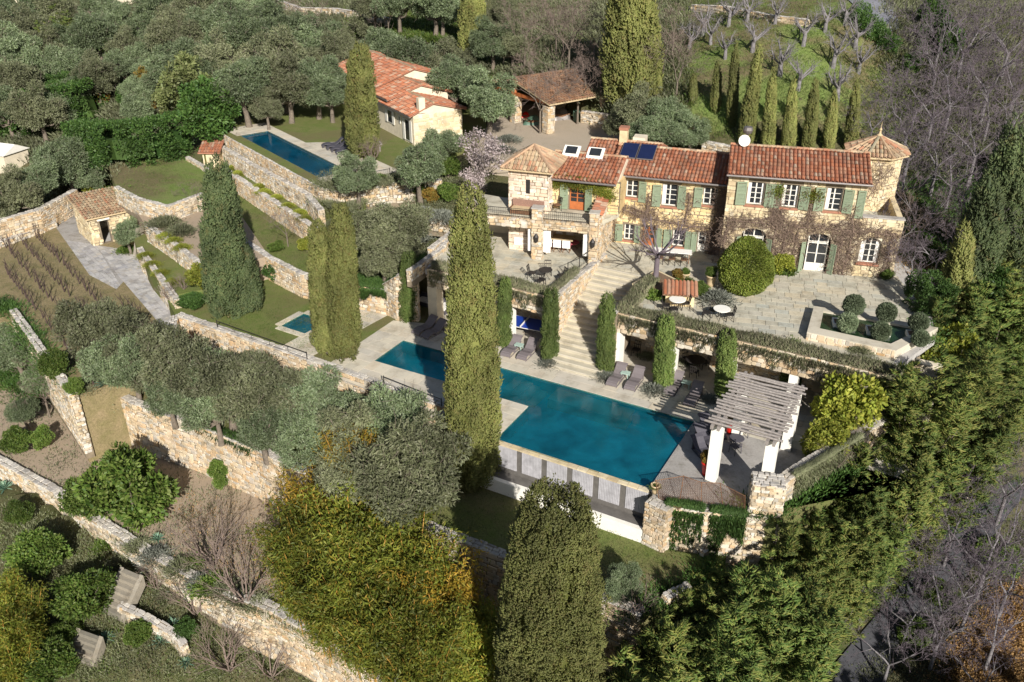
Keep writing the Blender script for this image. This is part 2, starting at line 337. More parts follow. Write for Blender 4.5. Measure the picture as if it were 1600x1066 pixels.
def stones_mesh(faces, reg=0.0, depth=.05):
    """faces: list of (origin, u_dir, w_dir, normal, cells) -> joined mesh of proud, chamfered stones"""
    V = []; Q = []; N = []; b = 0
    for o, ud, wd, nn, cells in faces:
        for (u0, u1, w0, w1) in cells:
            du, dw = u1-u0, w1-w0
            if du <= .02 or dw <= .02: continue
            g = .008; u0 += g; u1 -= g; w0 += g; w1 -= g
            c = [(random.uniform(.06,.3)*(1-reg*.8))*min(du, dw) for _ in range(4)]
            pts = [(u0+c[0], w0), (u1-c[1], w0), (u1, w0+c[1]), (u1, w1-c[2]), (u1-c[2], w1), (u0+c[3], w1), (u0, w1-c[3]), (u0, w0+c[0])]
            uc, wc = (u0+u1)/2, (w0+w1)/2; d = random.uniform(.35, 1)*depth; tu = random.uniform(-.3, .3)*d/du*2*(1-reg); tw = random.uniform(-.3, .3)*d/dw*2*(1-reg)
            k = .86 if reg < .5 else .95
            for (u, w) in pts: V.append(o + ud*u + wd*w)
            for (u, w) in pts:
                uu = uc+(u-uc)*k; ww = wc+(w-wc)*k
                V.append(o + ud*uu + wd*ww + nn*(d + tu*(uu-uc) + tw*(ww-wc)))
            for i in range(8): Q.append((b+i, b+(i+1) % 8, b+8+(i+1) % 8, b+8+i))
            N.append(tuple(range(b+8, b+16))); b += 16
    me = bpy.data.meshes.new('m'); me.from_pydata([tuple(v) for v in V], [], Q+N); me.update(); return me
def stone_wall(name, pts, zt, zb, label, thick=.45, mat='stone', size=.32, both=False, cap=True, cat='wall', group=None, parent=None, reg=0.0, capmat='cap', sink=.4, ends=True):
    """wall along pts (outer face on the right-hand side of travel = camera side), tops zt, visible feet zb"""
    pts = [Vector((p[0], p[1], 0)) for p in pts]; n = len(pts); size *= .78
    zt = zt if isinstance(zt, (list, tuple)) else [zt]*n; zb = zb if isinstance(zb, (list, tuple)) else [zb]*n
    o = pts[0].copy(); o.z = 0
    root = parent or empty(name, (o.x, o.y, zb[0]), 0, label, cat, group); org = Vector(root.location)
    outn = []
    for i in range(n):
        a = (pts[i]-pts[i-1]).normalized() if i else None; c = (pts[i+1]-pts[i]).normalized() if i < n-1 else None
        d = (a + c).normalized() if a and c else (a or c); rn = Vector((d.y, -d.x, 0))
        s = 1.0
        if a and c: s = 1/max(.45, rn.dot(Vector((a.y, -a.x, 0))))
        outn.append(rn*s)
    pts = [p+v*.1 for p, v in zip(pts, outn)]
    mb = MB(); faces = []; caps = []
    for i in range(n-1):
        a, b = pts[i], pts[i+1]; d = b-a; L = d.length; ud = d/L; nn = Vector((ud.y, -ud.x, 0))
        ia, ib = a - outn[i]*thick, b - outn[i+1]*thick
        P = [a, b, ib, ia]; zb_ = [zb[i]-sink, zb[i+1]-sink]*1
        V = [(p.x-org.x, p.y-org.y, z-org.z) for p, z in zip(P, (zb_[0], zb_[1], zb_[1], zb_[0]))] + \
            [(p.x-org.x, p.y-org.y, z-org.z) for p, z in zip(P, (zt[i], zt[i+1], zt[i+1], zt[i]))]
        mb.add(V, [(0,3,2,1),(4,5,6,7),(0,1,5,4),(1,2,6,5),(2,3,7,6),(3,0,4,7)])
        z0 = lambda u, i=i, L=L: zb[i]+(zb[i+1]-zb[i])*u/L
        z1 = lambda u, i=i, L=L: zt[i]+(zt[i+1]-zt[i])*u/L
        faces.append((a-Vector((org.x, org.y, org.z)), ud, Vector((0,0,1)), nn, stone_cells(L, z0, z1, size, reg=reg)))
        if both:
            faces.append((ib-Vector((org.x, org.y, org.z)), -ud, Vector((0,0,1)), -nn, stone_cells(L, lambda u: z0(L-u), lambda u: z1(L-u), size, reg=reg)))
        if ends and i == 0:
            faces.append((ia-org, (a-ia).normalized(), Vector((0,0,1)), -ud, stone_cells(thick, lambda u: zb[0], lambda u: zt[0], size, reg=reg)))
        if ends and i == n-2:
            faces.append((b-org, (ib-b).normalized(), Vector((0,0,1)), ud, stone_cells(thick, lambda u: zb[-1], lambda u: zt[-1], size, reg=reg)))
        if cap:
            sl_ = Vector((0,0,(zt[i+1]-zt[i])/L)); wd = -nn
            oo = a - org + Vector((0,0,zt[i])) + nn*.03
            cells = stone_cells(L, lambda u: 0, lambda u: thick+.06, size*1.15, reg=.3)
            caps.append((oo, (ud+sl_), wd, Vector((0,0,1)), cells))
    mb.build('wall_core', M['mortar'], root)
    s = obj('rubble_stones', stones_mesh(faces, reg), M[mat], root); s['kind'] = 'stuff'
    if caps:
        c = obj('cap_stones', stones_mesh(caps, .3, .07), M[capmat], root); c['kind'] = 'stuff'
    return root
def slab(name, poly, z0, z1, mat, holes=(), parent=None, kind='structure', loc=None):
    poly = ccw([tuple(p[:2]) for p in poly]); holes = [ccw([tuple(p[:2]) for p in h])[::-1] for h in holes]
    loops = [poly]+holes; flat = [p for l in loops for p in l]; n = len(flat)
    tris = tessellate_polygon([[Vector((p[0], p[1], 0)) for p in l] for l in loops])
    V = [(p[0], p[1], z1) for p in flat] + [(p[0], p[1], z0) for p in flat]; Fc = []
    for t in tris:
        a, b, c = (Vector(flat[i]) for i in t); cr = (b.x-a.x)*(c.y-a.y)-(b.y-a.y)*(c.x-a.x)
        t = tuple(t) if cr > 0 else tuple(t[::-1]); Fc.append(t); Fc.append(tuple(i+n for i in t[::-1]))
    k = 0
    for l in loops:
        for i in range(len(l)):
            a, b = k+i, k+(i+1) % len(l); Fc.append((a+n, b+n, b, a))
        k += len(l)
    o = obj(name, MB().add(V, Fc).mesh(), mat, parent)
    if kind: o['kind'] = kind
    return o
def paving(name, region, z, mat, ang, size=(.6, .95), row=(.42, .62), parent=None, limit=290, thick=.03, gap=.012, holes=(), base_mat=None):
    """slabs laid in courses over convex regions (list of polys); nearest ones are objects, the rest one part"""
    ca, sa = math.cos(ang), math.sin(ang); out = []
    for poly in region:
        poly = ccw([tuple(p[:2]) for p in poly]); q = [(p[0]*ca+p[1]*sa, -p[0]*sa+p[1]*ca) for p in poly]
        x0, x1 = min(p[0] for p in q), max(p[0] for p in q); y0, y1 = min(p[1] for p in q), max(p[1] for p in q)
        for a, b in zip(*(lambda r: (r, r[1:]))(rows_of(y0, y1, *row))):
            us = rows_of(x0-random.random()*size[0], x1, *size)
            for u0, u1 in zip(us, us[1:]):
                c = clip([(u0+gap, a+gap), (u1-gap, a+gap), (u1-gap, b-gap), (u0+gap, b-gap)], q)
                if len(c) >= 3 and abs(area2(c)) > .03:
                    out.append([(p[0]*ca-p[1]*sa, p[0]*sa+p[1]*ca) for p in c])
    out.sort(key=lambda c: c[0][1]); org = Vector(parent.location) if parent else Vector((0,0,0))
    rest = MB()
    for i, c in enumerate(out):
        dz = random.uniform(-.006, .006)
        if i < limit:
            cx = sum(p[0] for p in c)/len(c); cy = sum(p[1] for p in c)/len(c)
            MB().prism([(p[0]-cx, p[1]-cy) for p in c], -.02, thick+dz).build('paving_slab', mat, parent, loc=(cx-org.x, cy-org.y, z-org.z))
        else: rest.prism([(p[0]-org.x, p[1]-org.y) for p in c], z-.02-org.z, z+thick+dz-org.z)
    if rest.v: rest.build('paving_field', mat, parent)['kind'] = 'stuff'
def roof_tiles(poly3, pitch=.25, rowl=.42, up=None):
    """barrel tiles laid over a planar convex polygon (first edge = eave), local vectors"""
    P = [Vector(p) for p in poly3]; e = (P[1]-P[0]).normalized(); nrm = None
    for p in P[2:]:
        f = (p-P[0]) - e*(p-P[0]).dot(e)
        if f.length > .1: f = f.normalized(); nrm = e.cross(f).normalized(); break
    if nrm.z < 0: nrm = -nrm
    q = [((p-P[0]).dot(e), (p-P[0]).dot(f)) for p in P]
    us = [a for a, _ in q]; V = []; Q = []; b = 0; u = min(us)+pitch/2; arc = [(-.5, 0), (-.33, .30), (0, .44), (.33, .30), (.5, 0)]
    while u < max(us):
        vs = []
        for i in range(len(q)):
            (a0, b0), (a1, b1) = q[i], q[(i+1) % len(q)]
            if (a0 > u) != (a1 > u): vs.append(b0+(b1-b0)*(u-a0)/(a1-a0))
        if len(vs) >= 2:
            v = min(vs); vm = max(vs); first = True
            while v < vm-.08:
                v1 = min(v+rowl, vm); j = random.uniform(-.012, .012); lift = random.uniform(0, .012)
                for end, (vv, sc_, zz) in enumerate(((v-.04, 1.0, .035+lift), (v1, .84, .0))):
                    for ax, az in arc:
                        V.append(P[0] + e*(u+j+ax*pitch*.92*sc_) + f*vv + nrm*(az*pitch*.9*sc_+zz))
                for k in range(4): Q.append((b+k, b+k+1, b+6+k, b+5+k))
                b += 10; v += rowl
        u += pitch
    return V, Q
def roof(polys, parent, org, mat='tile', name='roof', thick=.1, pitch=.25):
    """planes of a roof as one part with its tiles under it"""
    org = Vector(org); mb = MB(); V = []; Q = []
    for poly in polys:
        P = [Vector(p)-org for p in poly]; n = len(P)
        mb.add([p+Vector((0,0,-.01)) for p in P] + [p-Vector((0,0,thick)) for p in P], [tuple(range(n)), tuple(range(2*n-1, n-1, -1))] + [(i, n+i, n+(i+1) % n, (i+1) % n) for i in range(n)])
        v, q = roof_tiles(P, pitch); b = len(V); V += v; Q += [tuple(i+b for i in f) for f in q]
    r = mb.build(name, M['terra'] if mat == 'tile' else M['buff'], parent)
    t = obj('roof_tiles', MB().add(V, Q).mesh(), M[mat], r); t['kind'] = 'stuff'
    return r
class Facade:
    """a vertical plane: s runs along it, z up, o outwards to the viewer"""
    def __init__(f, px, py, z, deg, off=0):
        p = W(px, py, z); f.d = Vector((math.cos(R(deg)), math.sin(R(deg)), 0)); f.n = Vector((f.d.y, -f.d.x, 0)); f.p = Vector((p.x, p.y, 0)) + f.n*off
        f.deg = deg
    def sz(f, px, py):
        d = Vector(ray(px, py)); c = Vector((0, 0, CAMH)); t = (f.p-c).dot(f.n)/d.dot(f.n); q = c+d*t
        return (q-f.p).dot(f.d), q.z
    def w(f, s, z, o=0): q = f.p+f.d*s+f.n*o; return Vector((q.x, q.y, z))
    def back(f, off):
        g = object.__new__(Facade); g.d = f.d; g.n = f.n; g.p = f.p + f.n*off; g.deg = f.deg; return g
def pierced(fac, s0, s1, z0, z1, ops, root, mat, thick=.4, size=.3, reg=0, depth=.035, core='mortar', name='wall'):
    """wall with rectangular openings (a,b,c,d[,arch]) cut out; real reveal depth"""
    org = Vector(root.location); mb = MB(); ss = sorted({s0, s1, *[v for o in ops for v in (o[0], o[1])]}); zs = sorted({z0, z1, *[v for o in ops for v in (o[2], o[3])]})
    inn = lambda s, z: any(o[0] < s < o[1] and o[2] < z < o[3] for o in ops)
    for a, b in zip(ss, ss[1:]):
        run = None
        for c, d in zip(zs, zs[1:]):
            if inn((a+b)/2, (c+d)/2):
                if run is not None: mb.obox(fac.w(a, run, 0)-org, fac.d*(b-a), -fac.n*thick, (0,0,c-run)); run = None
            elif run is None: run = c
        if run is not None: mb.obox(fac.w(a, run, 0)-org, fac.d*(b-a), -fac.n*thick, (0,0,z1-run))
    wall = mb.build(name, M[core], root)
    def skip(u0, u1, w0, w1):
        a, b = s0+u0, s0+u1
        for o in ops:
            top = o[3]
            if len(o) > 4 and o[4]:
                r = (o[1]-o[0])/2; dx = abs((a+b)/2-(o[0]+o[1])/2); top = o[3]-r*.55+ (r*.55)*math.sqrt(max(0, 1-(dx/r)**2)) if dx < r else o[3]-r*.55
            if b > o[0]+.02 and a < o[1]-.02 and w1 > o[2]+.02 and w0 < top-.02: return True
        return w1 > z1 or w0 < z0
    cells = stone_cells(s1-s0, lambda u: z0, lambda u: z1, size, skip, reg)
    st = obj('wall_stones', stones_mesh([(fac.w(s0, 0, 0)-org, fac.d, Vector((0,0,1)), fac.n, cells)], reg, depth), M[mat], wall); st['kind'] = 'stuff'
    for o in ops:
        if len(o) > 4 and o[4]:                      # arch head filling the corners of the opening
            r = (o[1]-o[0])/2; cx = (o[0]+o[1])/2; h = r*.55; zb = o[3]-h; am = MB()
            for sgn in (-1, 1):
                pts = [(cx+sgn*r, o[3])] + [(cx+sgn*r*math.cos(t), zb+h*math.sin(t)) for t in [math.pi/2*k/6 for k in range(7)]]
                f0 = [fac.w(s, z, -.003)-org for s, z in pts]; f1 = [fac.w(s, z, -thick+.003)-org for s, z in pts]; n = len(pts)
                am.add(f0+f1, [tuple(range(n)) if sgn < 0 else tuple(range(n-1, -1, -1)), tuple(range(2*n-1, n-1, -1)) if sgn < 0 else tuple(range(n, 2*n))] + [(i, (i+1) % n, n+(i+1) % n, n+i) for i in range(n)])
            am.build('arch_head', M['cream'], root)
    return wall
def window(fac, root, o, cols=2, rows=4, recess=.16, sill=True, door=False, fmat='frame', curtain=None, arch=False, name=None):
    org = Vector(root.location); a, b, c, d = o[:4]; rec = -recess; t = .045
    name = name or ('glazed_door' if door else 'window')
    m = MB(); B = lambda s0, s1, z0, z1, dep=.05, off=0: m.obox(fac.w(s0, z0, rec+off)-org, fac.d*(s1-s0), -fac.n*dep, (0,0,z1-z0))
    fw = .07; low = c+(.55 if door else fw)
    B(a, a+fw, c, d); B(b-fw, b, c, d); B(a+fw, b-fw, d-fw, d); B(a+fw, b-fw, c, c+(.10 if door else fw))
    if door: B(a+fw, b-fw, c+.10, low, .03, -.008)
    mid = (a+b)/2; B(mid-.04, mid+.04, low if door else c+fw, d-fw, .055, .004)
    for k in range(1, rows):
        z = low+(d-fw-low)*k/rows
        B(a+fw, mid-.04, z-.018, z+.018, .035, -.006); B(mid+.04, b-fw, z-.018, z+.018, .035, -.006)
    w = m.build(name, M[fmat], root)
    MB().obox(fac.w(a+fw, low, rec-.03)-org, fac.d*(b-a-2*fw), -fac.n*.01, (0,0,d-fw-low)).build('pane', M['glass'], w)
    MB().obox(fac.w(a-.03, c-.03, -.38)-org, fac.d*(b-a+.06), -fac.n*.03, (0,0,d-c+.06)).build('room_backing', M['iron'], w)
    if curtain:
        cm = MB()
        for s0, s1 in curtain: cm.obox(fac.w(a+fw+(b-a-2*fw)*s0, low+.02, rec-.024)-org, fac.d*(b-a-2*fw)*(s1-s0), -fac.n*.004, (0,0,d-fw-low-.04))
        cm.build('curtain', M['cloth'], w)
    if sill and not door:
        MB().obox(fac.w(a-.12, c-.14, .1)-org, fac.d*(b-a+.24), -fac.n*.3, (0,0,.12)).build('sill', M['terra'], w)
    return w
def shutter(fac, root, s0, s1, z0, z1, ang=0, hinge='l'):
    """louvred shutter leaf folded back against the wall, leaning ang degrees off it"""
    org = Vector(root.location); wd = s1-s0
    hs = s0 if hinge == 'l' else s1; sg = 1 if hinge == 'l' else -1
    d = (fac.d*sg*math.cos(R(ang))+fac.n*math.sin(R(ang))); n = fac.n*math.cos(R(ang)) - fac.d*sg*math.sin(R(ang))
    o = fac.w(hs, z0, .075)-org; h = z1-z0; m = MB()
    m.obox(o, d*.07, n*.035, (0,0,h)); m.obox(o+d*(wd-.07), d*.07, n*.035, (0,0,h))
    for zz in (0, h*.48, h-.09): m.obox(o+d*.07+Vector((0,0,zz)), d*(wd-.14), n*.032, (0,0,.09))
    k = int((h-.2)/.085)
    for i in range(k):
        z = .1+i*(h-.2)/k; m.obox(o+d*.07+n*.004+Vector((0,0,z)), d*(wd-.14), n*.016+Vector((0,0,-.02)), (0,0,.05))
    m.build('shutter', M['shutter'], root)
# ================================================================ terrain
def PX(z, *pts): return [W2(a, b, z) for a, b in pts]
P_LAWN0 = PX(.35, (275,490),(480,559),(690,635)) + PX(.12,(745,688)) + [ST2(9.15,-5.885), ST2(16.95,-5.885)] + PX(0, (1024,782),(1164,796),(1212,812),(1280,762),(1352,720),(1425,670),(1520,610)) + [ST2(27,0), ST2(27,7.5), ST2(-2,7.5)] + PX(0, (620,500),(598,486),(500,450),(400,395),(300,430),(262,470))
P_TERR = [ST2(-.2,2.75), ST2(8,2.75), ST2(8,8), ST2(11.3,8), ST2(11.3,2.75), ST2(24.3,2.75)] + PX(T, (1462,530),(1445,430),(1410,330),(1100,330),(760,330),(715,352),(690,388))
P_OLIVE = PX(-2.4, (146,598),(210,632),(300,662),(400,703),(500,752),(620,806),(720,846),(822,884),(1000,962)) + PX(-2.6, (1050,940),(1135,870),(1105,780),(1000,740),(745,690),(275,530),(150,520),(100,560))
P_VINE = PX(-1.2, (-120,440),(-60,405),(80,352),(85,325),(130,285),(240,300),(262,400),(285,520),(290,560),(112,622),(18,488))
P_COURT = PX(-5.9, (-160,640),(-60,690),(0,724),(85,770),(172,830),(240,872),(300,905),(365,935),(430,960),(520,1010),(605,1072),(660,1110)) + PX(-6, (760,1000),(800,850),(500,720),(150,610),(0,610))
P_C = PX(1.7, (378,372),(420,400),(470,425),(600,450),(642,418),(668,398),(640,330),(500,320),(400,300),(345,285))
P_B = PX(3.1, (330,250),(400,298),(495,360),(560,340),(500,300),(340,225))
P_A = PX(4.4, (318,240),(340,226),(400,262),(478,304),(540,330),(620,290),(500,260),(380,180),(330,200))
P_UP = PX(5.5, (338,203),(500,291),(530,298),(612,286),(650,262),(770,215),(730,130),(520,100),(420,150),(370,185))
P_L3 = PX(3.0, (180,290),(215,310),(262,322),(318,300),(326,275),(292,246),(230,235),(170,260))
P_L2 = PX(1.8, (212,330),(228,352),(270,378),(330,425),(420,400),(345,290),(262,320))
P_L1 = PX(.5, (210,378),(232,420),(268,462),(330,450),(300,380),(240,352),(215,345))
P_DRIVE = PX(6.0, (735,250),(830,262),(940,248),(985,225),(970,195),(905,190),(880,165),(800,160),(760,200))
SL = [(P_COURT, -6, 1.5), (P_OLIVE, -2.6, 1.5), (P_VINE, -1.2, 1.2), (P_LAWN0, 0, 4.0), (P_L1, .5, .8), (P_C, 1.7, 1.2), (P_L2, 1.8, .8), (P_B, 3.1, 1), (P_L3, 3.0, 1), (P_TERR, T, 5.5), (P_A, 4.4, 1), (P_UP, 5.5, 1.5), (P_DRIVE, 6.0, .6)]
CP = [(0,10,5),(-300,60,3),(200,30,6.5),(400,60,8.5),(600,30,10.5),(800,40,11),(1000,60,12),(1200,30,14.5),(1350,20,15.5),(1590,20,14),(1900,100,9),
 (0,150,2.5),(150,150,3),(300,120,6),(450,130,7.5),(650,90,9),(850,150,8),(1100,150,10),(1250,150,10.5),(1400,150,9.5),(1590,200,7),(1900,300,3),
 (0,260,0),(100,250,1),(0,330,-.8),(-200,350,-3),(740,190,6.2),(850,210,6.3),(1000,215,6.4),(1080,225,6.6),(1250,232,7.2),(1370,235,6.6),(1440,280,5),(1470,350,4),(1500,440,3.6),(1590,420,3),(1700,450,1),
 (1460,600,-.5),(1590,600,-2.5),(1400,750,-3.5),(1590,750,-6),(1250,900,-5.8),(1000,1000,-7),(1500,950,-6.5),(1590,1060,-7),(1200,1066,-7),(1800,900,-8),
 (-100,560,-5),(0,520,-4.5),(50,600,-5.6),(20,700,-6.3),(60,900,-7.6),(0,850,-7.1),(100,830,-7.1),(200,900,-7.5),(200,1000,-8.3),(300,940,-8),(450,1060,-9.8),(-200,900,-10),(300,1100,-10),(680,1060,-7.5),(860,1040,-6),(620,960,-7),(560,600,-3),(860,950,-5.5),
 (640,320,4),(560,350,3),(700,300,4.6),(740,330,4.2),(220,420,-.3),(330,200,4.2),(250,200,2.6)]
cpw = np.array([[*W2(a, b, z), z] for a, b, z in CP] + [[0,3,-12],[60,5,-10],[-60,5,-14],[-150,60,-8],[200,60,0],[-150,250,8],[0,260,22],[200,260,24],[-50,180,12],[60,180,20]])
def _fit():
    X = cpw[:, :2]; d = np.sqrt(((X[:, None]-X[None])**2).sum(-1)); n = len(X)
    A = np.zeros((n+3, n+3)); A[:n, :n] = d + 0*np.eye(n); A[:n, n] = 1; A[:n, n+1:] = X; A[n, :n] = 1; A[n+1:, :n] = X.T
    return np.linalg.solve(A - np.diag([.6]*n+[0]*3), np.concatenate([cpw[:, 2], [0]*3]))
CO = _fit()
def nat(x, y):
    x = np.asarray(x, float); y = np.asarray(y, float); X = cpw[:, :2]; n = len(X)
    d = np.sqrt((x[..., None]-X[:, 0])**2+(y[..., None]-X[:, 1])**2)
    z = d@CO[:n]+CO[n]+CO[n+1]*x+CO[n+2]*y
    return z + .12*np.sin(x*.9+1.3*np.sin(y*.5))*np.cos(y*.8)
def height(x, y):
    for poly, z, _ in reversed(SL):
        if inside((x, y), poly): return z
    return float(nat(x, y))
def G(px, py, dz=0.0):
    """first point on the sight line dz above the ground"""
    d = ray(px, py); t = 22.0; prev = None
    while t < 320:
        x, y, z = d[0]*t, d[1]*t, CAMH+d[2]*t; g = z-height(x, y)-dz
        if g <= 0: return Vector((x, y, height(x, y)))
        t += max(.12, g*.35)
    return Vector((x, y, height(x, y)))
def terrain():
    st = 1.0; xs = np.arange(-130, 190, st); ys = np.arange(4, 250, st); X, Y = np.meshgrid(xs, ys); Z = nat(X, Y)
    for poly, z, dp in SL:
        p = np.array(poly); x0, x1, y0, y1 = p[:, 0].min(), p[:, 0].max(), p[:, 1].min(), p[:, 1].max()
        for j in np.nonzero((ys > y0) & (ys < y1))[0]:
            for i in np.nonzero((xs > x0) & (xs < x1))[0]:
                if inside((xs[i], ys[j]), poly): Z[j, i] = min(Z[j, i], z-dp)
    nx, ny = len(xs), len(ys); V = np.stack([X, Y, Z], -1).reshape(-1, 3)
    idx = np.arange(nx*ny).reshape(ny, nx)
    Fc = np.stack([idx[:-1, :-1], idx[:-1, 1:], idx[1:, 1:], idx[1:, :-1]], -1).reshape(-1, 4)
    o = obj('ground', fast(V, Fc), M['scrub'], None, True); o['kind'] = 'structure'
    far = MB(); far.add([(-1500,-300,-45),(1500,-300,-45),(1500,1600,60),(-1500,1600,40)], [(0,1,2,3)])
    o = far.build('terrain', M['scrub']); o['kind'] = 'structure'; o.location.z = -40
    return Z
terrain()
def drape(name, poly, mat, dz=.05, res=.8):
    """sheet that follows the natural slope inside poly"""
    poly = ccw(poly); x0, x1 = min(p[0] for p in poly), max(p[0] for p in poly); y0, y1 = min(p[1] for p in poly), max(p[1] for p in poly)
    V = []; Fc = []; x = x0
    while x < x1:
        y = y0
        while y < y1:
            c = clip([(x, y), (x+res, y), (x+res, y+res), (x, y+res)], poly) if CONVEX else None
            if c and len(c) > 2:
                b = len(V); V += c; Fc.append(tuple(range(b, b+len(c))))
            y += res
        x += res
    a = np.array(V); z = nat(a[:, 0], a[:, 1])+dz
    o = obj(name, MB().add([(p[0], p[1], float(q)) for p, q in zip(V, z)], Fc).mesh(), mat, None); o['kind'] = 'structure'; return o
CONVEX = True
def gp(*pts): return [tuple(G(a, b)[:2]) for a, b in pts]
drape('meadow', gp((1075,75),(1000,150),(1080,225),(1370,232),(1440,180),(1420,60),(1340,-15),(1060,-25)), M['meadow'], .06)
drape('meadow', gp((470,30),(560,58),(700,40),(720,-10),(450,-15)), M['meadow'], .06)
drape('road', gp((1322,0),(1345,35),(1372,60),(1408,48),(1392,0),(1380,-25),(1330,-30)), M['paleroad'], .14)
drape('road', gp((1190,1110),(1330,975),(1480,830),(1570,740),(1610,770),(1560,870),(1450,990),(1370,1110)), M['asphalt'], .10)
drape('shade_toned_floor', gp((1360,1100),(1480,960),(1590,810),(1700,800),(1700,1100)), M['forest_shade'], .05)  # sheet whose dark colour stands in for shade under the bare trees
drape('leaf_litter', gp((1500,1090),(1530,1010),(1575,960),(1640,950),(1680,1090)), M['leaflitter'], .09)
# ================================================================ terraces
SIDE = -14
plunge = [W2(437,510), W2(480,524), W2(511,503), W2(474,490)]
a_, b_ = Vector(plunge[0]), Vector(plunge[1]); ed = (b_-a_); en = Vector((-ed.y, ed.x)).normalized()*2.3
plunge = [tuple(a_), tuple(b_), tuple(b_+en), tuple(a_+en)]
pool = [ST2(0,0), ST2(0,-2.65), ST2(9.3,-2.65), ST2(9.3,-5.85), ST2(16.8,-5.85), ST2(16.8,0)]
slab('lawn', P_LAWN0, SIDE, 0, M['grass'], holes=[pool, plunge])
slab('terrace_lawn', P_OLIVE, SIDE, -2.6, M['grass'])
slab('vineyard_ground', P_VINE, SIDE, -1.2, M['dry'])
slab('courtyard', P_COURT, -16, -6, M['gravel'])
slab('lawn', P_C, -6, 1.7, M['grass']); slab('planting_bed', P_B, -2, 3.1, M['grass']); slab('planting_bed', P_A, -1, 4.4, M['grass'])
slab('lawn', P_L3, -4, 3.0, M['meadow']); slab('gravel_terrace', P_L2, -4, 1.8, M['gravel']); slab('planting_bed', P_L1, -4, .5, M['grass'])
UPOOL = [W2(375,212,5.5), W2(499,278,5.5), W2(546,268,5.5), W2(411,205,5.5)]
a_, b_, c_ = Vector(UPOOL[0]), Vector(UPOOL[1]), Vector(UPOOL[2]); ud = (b_-a_); un = Vector((-ud.y, ud.x)).normalized(); uw = (c_-b_).dot(un); UL = ud.length; ud = ud.normalized()
UPOOL = [tuple(a_), tuple(b_), tuple(b_+un*uw), tuple(a_+un*uw)]
UPA, UPD, UPN = a_.copy(), ud.copy(), un.copy()
UP = lambda s, t, z=5.5: Vector((*(UPA+UPD*s+UPN*t), z))
slab('lawn', P_UP, 0, 5.5, M['grass'], holes=[UPOOL])
slab('driveway', P_DRIVE, 3, 6.0, M['drivegravel'])
# upper terrace: roof slab over the pool house recesses, solid behind
slab('terrace_slab', P_TERR, T-.35, T, M['concrete'])
back = [ST2(-.2,6.6), ST2(8,6.6), ST2(8,8.0), ST2(11.3,8.0), ST2(11.3,6.2), ST2(24,6.2)] + PX(T, (1455,520),(1440,430),(1410,330),(1100,330),(760,330),(715,352),(690,388))
slab('terrace_fill', back, -2, T-.352, M['mortar'])
# ---------------------------------------------------------------- paving
PAV = []
def field(region, z, mat, ang, name='pavement', **k):
    root = bpy.data.objects.new(name, None); COL.objects.link(root); root['kind'] = 'structure'; root.location = (0, 0, 0)
    for i_, c in enumerate(region): slab('paving_bed', c, z-.05, z+.004+.003*i_, M['cap'] if mat != 'x' else None, parent=root, kind=None)
    paving(name, region, z, M[mat], ang, parent=root, **k); return root
deck = [[ST2(-1.9,-4.8), ST2(0,-5.05), ST2(0,2.3), ST2(-1.9,1.7)], [ST2(0,0), ST2(11.3,0), ST2(11.3,6.6), ST2(0,6.6)], [ST2(11.3,0), ST2(26.5,0), ST2(26.5,6.2), ST2(11.3,6.2)],
        [ST2(0,-5.05), ST2(4.5,-5.45), ST2(4.5,-2.65), ST2(0,-2.65)], [ST2(4.5,-5.45), ST2(6.1,-5.6), ST2(9.3,-5.85), ST2(9.3,-2.65), ST2(4.5,-2.65)],
        [ST2(16.8,-5.85), W2(1024,780), W2(1164,794), W2(1212,798), W2(1350,703), ST2(26.5,0), ST2(16.8,0)]]
field(deck, 0, 'pale_deck', PA, 'pool_deck', size=(.7,1.15), row=(.55,.8))
E1D = -14
T_L = [[ST2(-.1,2.95), ST2(7.9,2.95), ST2(7.9,8.0), ST2(-1.45,8.0)], [ST2(-1.45,8.0), ST2(8.4,8.0), ST2(8.4,16), ST2(-3,14)]]
field(T_L, T, 'deck', R(-20), 'terrace_paving', size=(.6,1.0), row=(.45,.65))
T_R = [[ST2(11.5,2.95), ST2(24.2,2.95), ST2(25.2,8), ST2(24,13), ST2(11.5,13)], [ST2(8.4,8.0), ST2(11.5,8.0), ST2(11.5,16), ST2(8.4,16)], [ST2(11.5,13),ST2(24,13),ST2(22,17),ST2(11.5,17)]]
field(T_R, T, 'deck', R(-14), 'terrace_paving', size=(.6,1.0), row=(.45,.65))
field([PX(0, (432,546),(478,562),(618,486),(566,473))], 0, 'pale_deck', PA, 'garden_path', size=(.7,1.1), row=(.5,.7))
up_deck = [[UP(-3,uw), UP(UL+2.2,uw), UP(UL+2.2,uw+3.2), UP(5.5,uw+3.2), UP(5.5,uw+1.0), UP(-3,uw+1.0)]]
field([[tuple(UP(-3,uw)[:2]), tuple(UP(6,uw)[:2]), tuple(UP(6,uw+1)[:2]), tuple(UP(-3,uw+1)[:2])], [tuple(UP(6,uw)[:2]), tuple(UP(UL+2.4,uw)[:2]), tuple(UP(UL+2.4,uw+3.3)[:2]), tuple(UP(7.5,uw+3.3)[:2]), tuple(UP(6,uw+1)[:2])],
       [tuple(UP(-3,-.3)[:2]), tuple(UP(0,-.3)[:2]), tuple(UP(0,uw)[:2]), tuple(UP(-3,uw)[:2])], [tuple(UP(UL,-.3)[:2]), tuple(UP(UL+1.2,-.3)[:2]), tuple(UP(UL+1.2,uw)[:2]), tuple(UP(UL,uw)[:2])]], 5.5, 'pale_deck', math.atan2(ud.y, ud.x), 'upper_pool_deck', size=(.8,1.2), row=(.6,.8), limit=150)
